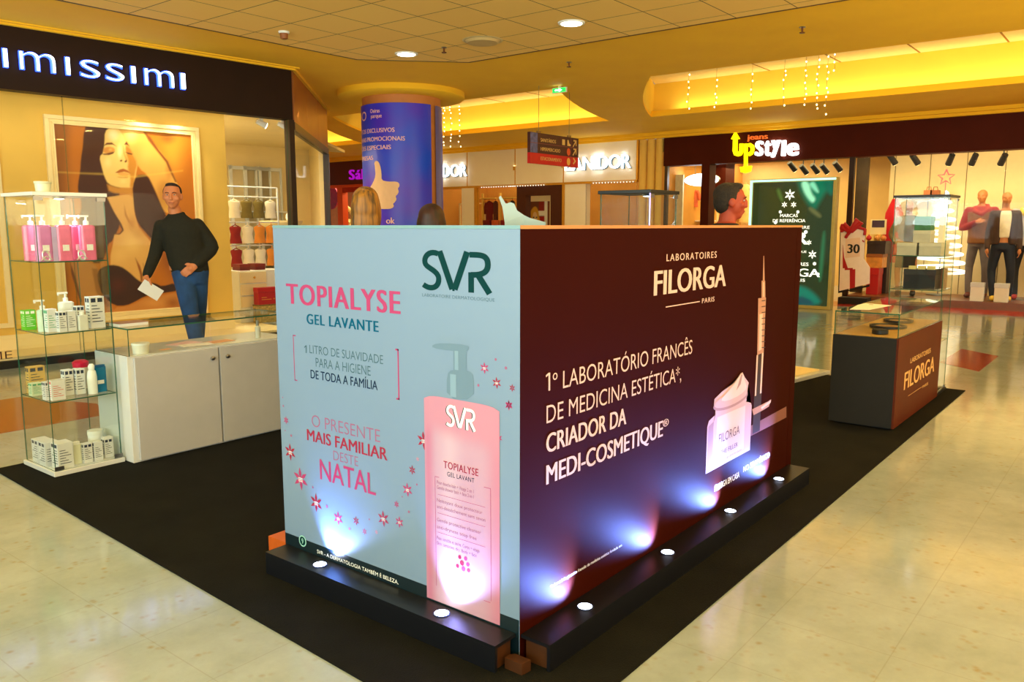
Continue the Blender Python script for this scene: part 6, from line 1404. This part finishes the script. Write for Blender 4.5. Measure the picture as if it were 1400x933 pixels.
# goods in the black-topped cabinet
def crate(lab, x0, x1, y0, y1, z, h, m, band=None, name='gift_box'):
    t = thing(name, lab, 'box', ((x0+x1)/2, (y0+y1)/2, z+.0006), 0, 'gift boxes in the black-topped cabinet'); hx, hy = (x1-x0)/2, (y1-y0)/2
    MB().box(-hx, hx, -hy, hy, 0, h*.72).build('body', m, t, bevel=.001); MB().box(-hx-.002, hx+.002, -hy-.002, hy+.002, h*.721, h).build('lid', band or m, t, bevel=.001); return t
mgy = M('box_grey', (176, 172, 156), .5, noise=.08); mgy2 = M('box_grey_lid', (190, 186, 168), .5, noise=.08); mgr = M('box_green', (44, 104, 60), .45, noise=.3, nscale=20)
yc0, yc1 = 1.40, 1.75
crate('grey gift box in the lower pair on the top cabinet shelf, further from the aisle', 7.40, 7.57, 1.595, 1.745, 1.17, .105, mgy, mgy2)
crate('grey gift box in the lower pair on the top cabinet shelf, nearer the aisle', 7.40, 7.72, 1.41, 1.575, 1.17, .105, mgy, mgy2)
crate('grey gift box standing on the lower pair, beneath the green box', 7.42, 7.58, 1.50, 1.63, 1.2762, .10, mgy, mgy2)
crate('green patterned gift box on top of the grey gift boxes', 7.42, 7.58, 1.505, 1.625, 1.3770, .115, mgr, M('box_green_lid', (60, 124, 74), .45, noise=.3, nscale=20))
o = MB().box(-.05, .05, -.018, .018, 0, .215).build('display_card', M('card_white', (236, 226, 206), .5, noise=.04)); o.location = (7.62, 1.455, 1.2764); tag(o, 'tall white card box standing beside the green gift box', 'box')
crate('large black gift box on the middle shelf of the black-topped cabinet', 7.41, 7.62, 1.44, 1.68, .8905, .165, mk, M('black_lid', (30, 28, 26), .4, noise=.1))
for k in range(3):
    o = MB().box(-.02, .02, -.028, .028, 0, .028).build('sample_box', M('sample_ivory', (206, 196, 130), .5, noise=.06) if k == 0 else bpy.data.materials['sample_ivory']); o.location = (7.44, 1.62-.07*k, 1.0562); tag(o, ('first', 'middle', 'last')[k]+' of three little ivory boxes in a row on the large black box', 'box', 'ivory sample boxes')
o = MB().box(-.045, .045, -.02, .02, 0, .17).build('display_card', M('card_umber', (96, 54, 28), .5, noise=.1)); o.location = (7.69, 1.43, .8906); tag(o, 'brown upright carton beside the large black box', 'box')
# low white base at the carpet edge and a folded white cut-out behind the pale panel
t = thing('low_podium', 'low white podium on the carpet behind the brown panel end', 'base', (7.35, 2.62, CT+.0004), math.radians(-9))
MB().box(-.62, .60, -.14, .30, .0, .035).build('board', m_white, t, bevel=.003); MB().box(-.55, .5, -.08, .24, .0352, .05).build('riser', m_cream, t, bevel=.003)
pts = [(682, 270), (684.5, 267.5), (691.5, 278.5), (694, 278), (698, 276.5), (703, 278.5), (707, 288), (716, 294), (724, 298), (746, 304)]
dd = 3.05
def at(x, y, d): return EYE+ray(x, y)*(d/ray(x, y).dot(FW))
out = [at(x, y, dd) for x, y in pts]; r = RT*.0
lowR = at(748, 312, dd); lowL = at(690, 305, dd); mid = at(687, 284, dd)
outl = out + [Vector((lowR.x, lowR.y, CT+.001)), Vector((lowL.x, lowL.y, CT+.001)), lowL, mid]
back = Vector((FW.x, FW.y, 0)).normalized()*.09
t = MB().slab(outl, back).build('folded_cutout', M('pale_card', (146, 170, 176), .55, noise=.03)); tag(t, 'folded white card cut-out with a two-pronged tip showing above the corner of the panels', 'display')
# ------------------------------------------------------------------ people
# figures are laid out in a frame with x to the picture right, y away from the camera, z up
VR = math.atan2(RT.y, RT.x)
class Figure:
    def __init__(s): s.parts = {}
def limb(mb, pts, rad, seg=14, n=5):
    """smooth tapering limb through joints"""
    P = [Vector(p) for p in pts]; Q = []; R = []
    for i in range(len(P)-1):
        for k in range(n):
            u = k/n; p0 = P[max(i-1, 0)]; p1 = P[i]; p2 = P[i+1]; p3 = P[min(i+2, len(P)-1)]
            q = p1*1.0 + (p2-p0)*.5*u*.6 + (p1*-3+p2*3-(p2-p0)*.6-(p3-p1)*.3)*u*u + (p1*2-p2*2+(p2-p0)*.3+(p3-p1)*.3)*u**3
            Q.append(q); R.append(rad[i]*(1-u)+rad[i+1]*u)
    Q.append(P[-1]); R.append(rad[-1]); mb.tube(Q, R, seg)
    mb.ell(P[0], (rad[0],)*3, seg=12, rings=8); mb.ell(P[-1], (rad[-1],)*3, seg=12, rings=8); return mb
def head(mb, c, s, yaw=0., pitch=0., ears=True):
    """skull, jaw, nose, brow, lips, ears; face along -y at yaw 0 (towards the camera); s = head height"""
    rot = Matrix.Rotation(yaw, 3, 'Z') @ Matrix.Rotation(pitch, 3, 'X'); c = Vector(c)
    def e(p, r): mb.ell(c+rot @ Vector([v*s for v in p]), [v*s for v in r], rot=rot, seg=16, rings=12)
    e((0, .03, .12), (.325, .40, .375)); e((0, -.06, -.08), (.285, .30, .34)); e((0, -.14, -.30), (.17, .19, .17)); e((0, -.22, -.38), (.10, .09, .075))
    e((0, -.33, .13), (.22, .06, .045)); e((0, -.385, -.03), (.048, .075, .13)); e((0, -.415, -.115), (.066, .052, .045)); e((0, -.335, -.235), (.105, .045, .028)); e((0, -.33, -.275), (.095, .05, .03))
    e((.17, -.24, -.08), (.11, .10, .10)); e((-.17, -.24, -.08), (.11, .10, .10))
    if ears:
        for q in (-1, 1): e((q*.325, .04, -.02), (.045, .085, .13))
    return rot
def face_details(t, c, s, rot, iris=(60, 40, 26), brow=(40, 26, 16), body=None):
    c = Vector(c); mb = MB()
    P = lambda p: c+rot @ Vector([v*s for v in p])
    for q in (-1, 1): mb.ell(P((q*.125, -.318, .045)), [v*s for v in (.052, .03, .024)], rot=rot, seg=12, rings=8)
    mb.build('eye', M('eye_white_%d' % len(bpy.data.materials), (210, 200, 190), .3, noise=.02), t)
    mb = MB()
    for q in (-1, 1): mb.ell(P((q*.125, -.343, .045)), [v*s for v in (.022, .012, .022)], rot=rot, seg=10, rings=6)
    mb.build('iris', M('iris_%d' % len(bpy.data.materials), iris, .3, noise=.02), t)
    mb = MB()
    for q in (-1, 1): mb.tube([P((q*.055, -.378, .105)), P((q*.13, -.375, .135)), P((q*.205, -.325, .11))], [.012*s, .016*s, .009*s], 8)
    mb.build('eyebrow', M('brow_%d' % len(bpy.data.materials), brow, .8, noise=.1), t)
    mb = MB(); mb.tube([P((-.09, -.352, -.255)), P((0, -.378, -.248)), P((.09, -.352, -.255))], [.010*s, .014*s, .010*s], 8)
    mb.build('mouth', M('lips_%d' % len(bpy.data.materials), (150, 70, 60), .5, noise=.05), t)
def hand(mb, w, d, n, s=1., curl=.5, side=1):
    """palm and five fingers from wrist w along d; n = back-of-hand normal; curl bends the fingers towards -n"""
    w, d, n = Vector(w), Vector(d).normalized(), Vector(n); n = (n-d*n.dot(d)).normalized(); a = d.cross(n).normalized()*side
    L = .088*s
    for k in range(4): mb.tube([w+a*(.026-.0175*k)*s*.6, w+a*(.031-.0205*k)*s+d*L], [.017*s, .0125*s], 10)
    mb.ell(w+d*L*.55, (.034*s, .034*s, .034*s), seg=10, rings=8)
    for k, (ln, r) in enumerate(((.066, .0092), (.076, .0095), (.070, .0090), (.054, .0080))):
        b = w+a*(.031-.0205*k)*s+d*L; p = [b]; dd = d.copy()
        for j in range(3):
            q = Matrix.Rotation(-curl*(.55 if j == 0 else .75), 3, a if side > 0 else -a); dd = (q @ dd).normalized(); p.append(p[-1]+dd*ln*s*(.42, .32, .26)[j])
        mb.tube(p, [r*s*1.05, r*s, r*s*.92, r*s*.75], 8); mb.ell(p[-1], (r*s*.76,)*3, seg=8, rings=6)
    b = w+a*.028*s+d*.025*s; p1 = b+(a*.8+d*.55-n*.2).normalized()*.036*s; p2 = p1+(d*.9+a*.25-n*.35).normalized()*.030*s; p3 = p2+(d*.9-a*.05-n*.45).normalized()*.024*s
    mb.tube([b, p1, p2, p3], [.0150*s, .0115*s, .0105*s, .0085*s], 8); mb.ell(p3, (.0086*s,)*3, seg=8, rings=6)

def hair_cap(t, c, s, rot, m, blobs, voxel=.012, smooth=2, name='hair'):
    mb = MB(); c = Vector(c)
    for p, r in blobs: mb.ell(c+rot @ Vector([v*s for v in p]), [v*s for v in r], rot=rot, seg=16, rings=12)
    return mb.blob(name, m, t, voxel=voxel, smooth=smooth)
SHORT = [((0, .10, .20), (.332, .375, .308)), ((0, .20, .04), (.325, .26, .28)), ((0, -.12, .42), (.22, .16, .085)), ((.26, .06, .16), (.085, .20, .16)), ((-.26, .06, .16), (.085, .20, .16))]

def walker():
    """man walking behind the counter; measures taken at his distance"""
    base = onZ(268, 513, 0.); D = (base-EYE).dot(FW); k = D/FPX
    X = lambda px: (px-268)*k
    Zz = lambda py: HC+(HY-py)*k*1.0
    t = thing('person', 'man in a dark jumper and blue jeans walking past the lingerie window holding white paper', 'person', (base.x, base.y, 0), VR+.34)
    hc = (X(251.5), -.05, Zz(270.5)); hs = .242
    sl, sr = (X(235), .02, Zz(310)), (X(280), .03, Zz(308))
    el, er = (X(226), .04, Zz(345)), (X(297), .04, Zz(338))
    wl, wr = (X(215), -.10, Zz(374)), (X(275), -.100, Zz(361))
    hipl, hipr = (X(259), .02, Zz(372)), (X(277), .03, Zz(370))
    kl, kr = (X(266), -.10, Zz(425)), (X(275), .10, Zz(424))
    al, ar = (X(277), .00, .09), (X(268), .38, .14)
    body = MB(); rot = head(body, hc, hs, yaw=-.12)
    limb(body, [(X(255), .01, Zz(300)), (X(252.5), -.0, Zz(287))], [.062, .056])
    body.loft([(X(264), .03, Zz(368), .155, .10), (X(262), .03, Zz(345), .15, .10), (X(259), .02, Zz(320), .165, .10), (X(257), .02, Zz(309), .125, .075), (X(256), .02, Zz(302), .07, .055)])
    for a, b, c in ((sl, el, wl), (sr, er, wr)): limb(body, [a, b, c], [.048, .043, .030])
    for a, b, c in ((hipl, kl, al), (hipr, kr, ar)): limb(body, [a, b, c], [.082, .056, .042])
    hand(body, wl, (-.05, -.35, -.9), (-.9, -.3, 0), 1.05, .7, -1); hand(body, wr, (-.75, -.1, -.55), (.1, -.95, .3), 1.0, .5, 1)
    for a, dy in ((al, 0), (ar, .0)): body.ell((a[0], a[1]-.06, a[2]-.045), (.042, .12, .040))
    body.blob('body', m_skin, t, voxel=.0065, smooth=3)
    face_details(t, hc, hs, rot, brow=(44, 28, 18))
    hair_cap(t, hc, hs, rot, M('hair_cropped', (46, 30, 22), .85, noise=.4, nscale=60, bump=.8, bscale=120), SHORT)
    j = MB(); j.loft([(X(268), .03, Zz(371), .170, .122), (X(265), .03, Zz(352), .178, .122), (X(262), .03, Zz(330), .182, .128), (X(259), .02, Zz(314), .195, .125), (X(257.5), .02, Zz(305), .172, .10), (X(256), .02, Zz(299), .115, .085), (X(255), .015, Zz(294), .078, .075)], 22)
    j.tube([(X(255), .015, Zz(295)), (X(254.6), .012, Zz(291.5))], [.076, .074], 20)
    wl2 = Vector(el)+(Vector(wl)-Vector(el))*.93; wr2 = Vector(er)+(Vector(wr)-Vector(er))*.90
    limb(j, [sl, el, wl2], [.066, .060, .043]); limb(j, [sr, er, wr2], [.066, .064, .046])
    j.blob('jumper', M('jumper_dark_olive', (26, 27, 18), .9, noise=.2, nscale=30), t, voxel=.011, smooth=5)
    p = MB(); p.loft([(X(268), .03, Zz(386), .150, .118), (X(268), .03, Zz(374), .165, .120), (X(267.5), .03, Zz(364), .160, .112)], 20)
    a2 = Vector(kl)+(Vector(al)-Vector(kl))*.97; b2 = Vector(kr)+(Vector(ar)-Vector(kr))*.95
    limb(p, [hipl, kl, a2], [.105, .076, .066]); limb(p, [hipr, kr, b2], [.105, .076, .064])
    p.blob('jeans', M('denim_blue', (24, 66, 120), .85, noise=.35, nscale=7, bump=.2, bscale=200), t, voxel=.011, smooth=5)
    for a in (al, ar):
        s = MB(); s.loft([(a[0], a[1]-.06, a[2]-.089, .048, .135), (a[0], a[1]-.06, a[2]-.06, .050, .138), (a[0], a[1]-.05, a[2]-.02, .046, .110), (a[0], a[1]-.0, a[2]+.02, .052, .058)], 18)
        s.blob('shoe', M('shoe_brown', (50, 34, 26), .5, noise=.1) if 'shoe_brown' not in bpy.data.materials else bpy.data.materials['shoe_brown'], t, voxel=.009, smooth=3)
    # folded white paper in the hand, a thing of its own
    c = (t.matrix_world if False else Matrix.Translation(t.location) @ Matrix.Rotation(VR+.34, 4, 'Z')) @ Vector((X(220), -.185, Zz(391.5)))
    o = MB().box(-.095, .095, -.0015, .0015, -.055, .055).box(-.093, .095, .0022, .0045, -.055, .053).build('folded_paper', m_paper); o.location = c; o.rotation_euler = (0, .62, VR+.40)
    tag(o, 'folded white paper held by the man walking past the lingerie window', 'paper')
walker()

def stander(label, px, top_py, D, kind):
    """person on the carpet behind the panels; only head and shoulders rise above them"""
    p = at(px, 300, D); k = D/FPX; zt = HC+(HY-top_py)*k
    t = thing('person', label, 'person', (p.x, p.y, CT), VR); zt -= CT; hs = .235; hz = zt-.50*hs-.012
    yaw = {'back': PI, 'back2': PI-.3, 'side': PI/2-.05}[kind]
    fw_ = Vector((math.sin(yaw), -math.cos(yaw), 0)); sd = Vector((math.cos(yaw), math.sin(yaw), 0)); wm = .92 if kind != 'side' else 1.0
    P = lambda a, b, z: tuple(sd*a+fw_*b+Vector((0, 0, z)))
    H = zt; body = MB(); hc = P(0, .03, hz); rot = head(body, hc, hs, yaw=yaw)
    def torso(mb, g=0.):
        n0 = len(mb.v)
        mb.loft([(0, 0, H*.50, .155+g, .105+g), (0, 0, H*.58, .145*wm+g, .10+g), (0, 0, H*.70, .165*wm+g, .115+g), (0, 0, H*.79, .175*wm+g, .10+g), (0, 0, H*.825, .13*wm+g, .085+g), (0, 0, H*.845, .07+g*.6, .065+g*.6)], 20)
        mb.v[n0:] = [P(x, -y, z) for x, y, z in mb.v[n0:]]
    torso(body); limb(body, [P(0, 0, H*.82), P(0, .02, hz-.06)], [.06, .052])
    J = {}
    for q in (-1, 1):
        J[q] = [P(q*.185*wm, 0, H*.80), P(q*.225*wm, -.02, H*.63), P(q*.20*wm, .16, H*.53)]
        limb(body, J[q], [.050*wm, .040*wm, .028]); hand(body, J[q][2], fw_*.8+Vector((0, 0, -.5)), sd*q, .95, .6, int(q))
        J[q+10] = [P(q*.09, 0, H*.50), P(q*.095, .01, H*.27), P(q*.10, -.02, .075)]
        limb(body, J[q+10], [.082, .054, .040]); a = Vector(J[q+10][2]); body.ell(a+fw_*.06+Vector((0, 0, -.035)), (.042, .11, .036), rot=Matrix.Rotation(yaw, 3, 'Z'))
    body.blob('body', m_skin if kind != 'side' else M('skin_ruddy', (160, 58, 32), .55, noise=.06), t, voxel=.0075, smooth=3)
    face_details(t, hc, hs, rot)
    if kind == 'side':
        hair_cap(t, hc, hs, rot, M('hair_black', (34, 24, 14), .8, noise=.5, nscale=40, bump=.8, bscale=90), [((0, .10, .21), (.345, .40, .325)), ((0, .23, .02), (.325, .25, .34)), ((0, -.12, .43), (.25, .20, .10)), ((.27, .08, .12), (.075, .20, .20)), ((-.27, .08, .12), (.075, .20, .20))], .010)
    else:
        bl = [((0, .08, .17), (.365, .43, .37)), ((0, .26, -.05), (.37, .26, .42)), ((0, .30, -.40), (.39, .20, .38)), ((0, .32, -.75), (.37, .16, .30)), ((.31, .06, -.18), (.10, .22, .42)), ((-.31, .06, -.18), (.10, .22, .42))]
        col = (124, 82, 22) if kind == 'back' else (42, 14, 6)
        hm, nt, b = nodes_of('hair_'+kind); tc = nt.nodes.new('ShaderNodeTexCoord'); mp = nt.nodes.new('ShaderNodeMapping'); mp.inputs['Scale'].default_value = (34, 34, 1.6); nz = nt.nodes.new('ShaderNodeTexNoise'); nz.inputs['Scale'].default_value = 1.4
        cr = nt.nodes.new('ShaderNodeValToRGB'); cr.color_ramp.elements[0].position = .35; cr.color_ramp.elements[1].position = .65
        cr.color_ramp.elements[0].color = (*lin([v*.55 for v in col]), 1); cr.color_ramp.elements[1].color = (*lin([min(255, v*1.35) for v in col]), 1)
        nt.links.new(tc.outputs['Object'], mp.inputs['Vector']); nt.links.new(mp.outputs[0], nz.inputs['Vector']); nt.links.new(nz.outputs['Fac'], cr.inputs['Fac']); nt.links.new(cr.outputs['Color'], b.inputs['Base Color']); b.inputs['Roughness'].default_value = .5
        hair_cap(t, hc, hs, rot, hm, bl, .012, 4)
    top = MB(); torso(top, .018)
    for q in (-1, 1): limb(top, [J[q][0], J[q][1], Vector(J[q][1])+(Vector(J[q][2])-Vector(J[q][1]))*.9], [.066*wm, .056*wm, .040])
    top.blob('jacket' if kind == 'side' else 'tunic', M('top_'+kind, {'back': (40, 40, 44), 'back2': (60, 30, 26), 'side': (20, 24, 26)}[kind], .85, noise=.15), t, voxel=.013, smooth=5)
    tr = MB()
    for q in (-1, 1): limb(tr, [J[q+10][0], J[q+10][1], Vector(J[q+10][1])+(Vector(J[q+10][2])-Vector(J[q+10][1]))*.97], [.100, .070, .056])
    tr.blob('trousers', M('trousers_'+kind, (28, 28, 34), .85, noise=.15), t, voxel=.013, smooth=5)
    for q in (-1, 1):
        a = Vector(J[q+10][2]); s = MB(); s.ell(a+fw_*.06+Vector((0, 0, -.045)), (.050, .13, .030), rot=Matrix.Rotation(yaw, 3, 'Z')); s.ell(a+Vector((0, 0, -.02)), (.05, .055, .05)); s.blob('shoe', M('shoe_%s%d' % (kind, q), (24, 22, 22), .5, noise=.1), t, voxel=.010, smooth=3)
stander('person with long blonde hair seen from behind, standing behind the pale panel', 500, 254.5, 5.1, 'back')
stander('person with dark brown hair seen from behind, a little lower than the blonde one', 589, 277.5, 5.3, 'back2')
stander('dark-haired person seen in profile behind the brown panel, facing the green sign', 992, 249.5, 5.25, 'side')

# ------------------------------------------------------------------ shop window mannequins
def mannequin(label, px, H, x, yaw, cloth_spec, lean=0., skirt=False, arms='down', female=False, group='clothed mannequins in the jeans shop window'):
    y = rail_y(px, 340, x); t = thing('mannequin', label, 'mannequin', (x, y, PZ), -PI/2+yaw, group)
    w = .92 if female else 1.06; body = MB(); hs = H*.128; hz = H-.5*hs-.01
    rot = head(body, (0, -.02, hz), hs, 0., ears=False)
    def torso(mb, g=0., z0=.50, z1=.845):
        secs = [(0, 0, .50, .15, .10), (0, 0, .58, .125*w if female else .14, .095), (0, 0, .70, .16*w, .11), (0, 0, .79, .185*w, .10), (0, 0, .825, .14*w, .08), (0, 0, .845, .065, .06)]
        mb.loft([(a, b, c*H, d+g, e+g) for a, b, c, d, e in secs if z0 <= c <= z1], 18)
    torso(body); limb(body, [(0, 0, H*.82), (0, -.01, hz-.05)], [.055, .05], n=3)
    J = {}
    for q in (-1, 1):
        if arms == 'down': J[q] = [(q*.19*w, 0, H*.80), (q*.25*w, .03, H*.62), (q*.26*w, -.08, H*.48)]
        elif arms == 'fold': J[q] = [(q*.19*w, 0, H*.80), (q*.27*w, -.02, H*.64), (q*.02*w, -.20, H*.70)] if q < 0 else [(q*.19*w, 0, H*.80), (q*.26*w, .03, H*.62), (q*.27*w, -.07, H*.48)]
        else: J[q] = [(q*.18*w, 0, H*.80), (q*.30*w, .02, H*.65), (q*.20*w, -.10, H*.56)]
        limb(body, J[q], [.050*w, .040*w, .028], n=3); hand(body, J[q][2], (0, -.15, -1) if arms == 'down' or q > 0 else (-q*.8, -.3, .1), (q, 0, 0), 1., .4, int(q))
        J[q+10] = [(q*.085, 0, H*.50), (q*.10+.04*q, -.03*q, H*.28), (q*.12+.02, -.02+.05*q, .07)]
        limb(body, J[q+10], [.08, .053, .038], n=3); a = J[q+10][2]; body.ell((a[0], a[1]-.05, .035), (.04, .11, .035))
    body.blob('body', m_dummy, t, voxel=.013, smooth=2)
    for nm, m, kind in cloth_spec:
        mb = MB()
        if kind == 'jacket':
            torso(mb, .035)
            for q in (-1, 1): limb(mb, [J[q][0], J[q][1], Vector(J[q][1])+(Vector(J[q][2])-Vector(J[q][1]))*.92], [.075*w, .062*w, .046], n=3)
        elif kind == 'vest': torso(mb, .050, .50, .79); mb.loft([(0, 0, H*.785, .20*w, .13), (0, 0, H*.82, .15*w, .115)], 18)
        elif kind == 'scarf': mb.tube([(-.10, .0, H*.835), (-.08, -.12, H*.80), (.05, -.16, H*.77), (.12, -.10, H*.81), (.08, .05, H*.845), (-.08, .06, H*.845)], .045, 10)
        elif kind == 'shirt': torso(mb, .018, .58, .825)
        elif kind == 'open': 
            for q in (-1, 1):
                mb.loft([(q*.12*w, .02, H*.52, .085, .13), (q*.12*w, .02, H*.70, .09, .14), (q*.12*w, .01, H*.80, .095, .12), (q*.08*w, .01, H*.83, .06, .09)], 14)
                limb(mb, [J[q][0], J[q][1], Vector(J[q][1])+(Vector(J[q][2])-Vector(J[q][1]))*.95], [.07*w, .058*w, .042], n=3)
        elif kind == 'trousers':
            mb.loft([(0, 0, H*.47, .16, .115), (0, 0, H*.54, .145, .105)], 18)
            for q in (-1, 1): limb(mb, [J[q+10][0], J[q+10][1], Vector(J[q+10][1])+(Vector(J[q+10][2])-Vector(J[q+10][1]))*.96], [.098, .068, .052], n=3)
        elif kind == 'skirt': mb.loft([(0, 0, H*.30, .19, .15), (0, 0, H*.42, .18, .14), (0, 0, H*.52, .155, .115), (0, 0, H*.58, .135, .105)], 18)
        elif kind == 'shoes':
            for q in (-1, 1): a = J[q+10][2]; mb.ell((a[0], a[1]-.05, .04), (.05, .13, .038)); mb.ell((a[0], a[1], .07), (.05, .055, .05))
        mb.blob(nm, m, t, voxel=.016, smooth=3)
    MB().lathe([(.17, 0), (.17, .008)], seg=24).build('base_plate', m_steel, t)
    return t
mannequin('woman mannequin in an olive jacket and dark skirt with bare legs, beside the red dress', 1240, 1.74, F+.48, .15, [('jacket', cloth('olive_jacket', (112, 92, 50)), 'jacket'), ('skirt', cloth('dark_skirt', (46, 38, 22)), 'skirt'), ('shoes', cloth('dark_shoe', (40, 30, 20)), 'shoes')], arms='hips', female=True)
mannequin('man mannequin in a brown padded vest over a red checked shirt and grey jeans', 1338, 1.93, F+.95, -.1, [('shirt', cloth('red_check', (150, 34, 24)), 'jacket'), ('vest', cloth('brown_vest', (130, 82, 38)), 'vest'), ('scarf', cloth('rust_scarf', (170, 50, 30)), 'scarf'), ('jeans', cloth('grey_denim', (112, 100, 96)), 'trousers'), ('shoes', cloth('brown_shoe', (110, 50, 26)), 'shoes')], arms='fold')
mannequin('woman mannequin in a white top and open dark jacket with navy jeans', 1371, 1.86, F+.42, .2, [('top', cloth('white_top', (246, 236, 206)), 'shirt'), ('jacket', cloth('umber_jacket', (66, 44, 30)), 'open'), ('jeans', cloth('navy_denim', (28, 36, 52)), 'trousers'), ('shoes', cloth('yellow_shoe', (230, 190, 60)), 'shoes')], female=True)
mannequin('mannequin in a pale grey jacket and black trousers at the window edge', 1402, 1.88, F+.95, 0., [('jacket', cloth('pale_grey_jacket', (190, 184, 180)), 'jacket'), ('scarf', cloth('yellow_scarf', (220, 190, 60)), 'scarf'), ('trousers', cloth('black_trouser', (26, 26, 28)), 'trousers'), ('shoes', cloth('red_shoe', (170, 40, 30)), 'shoes')], arms='down')
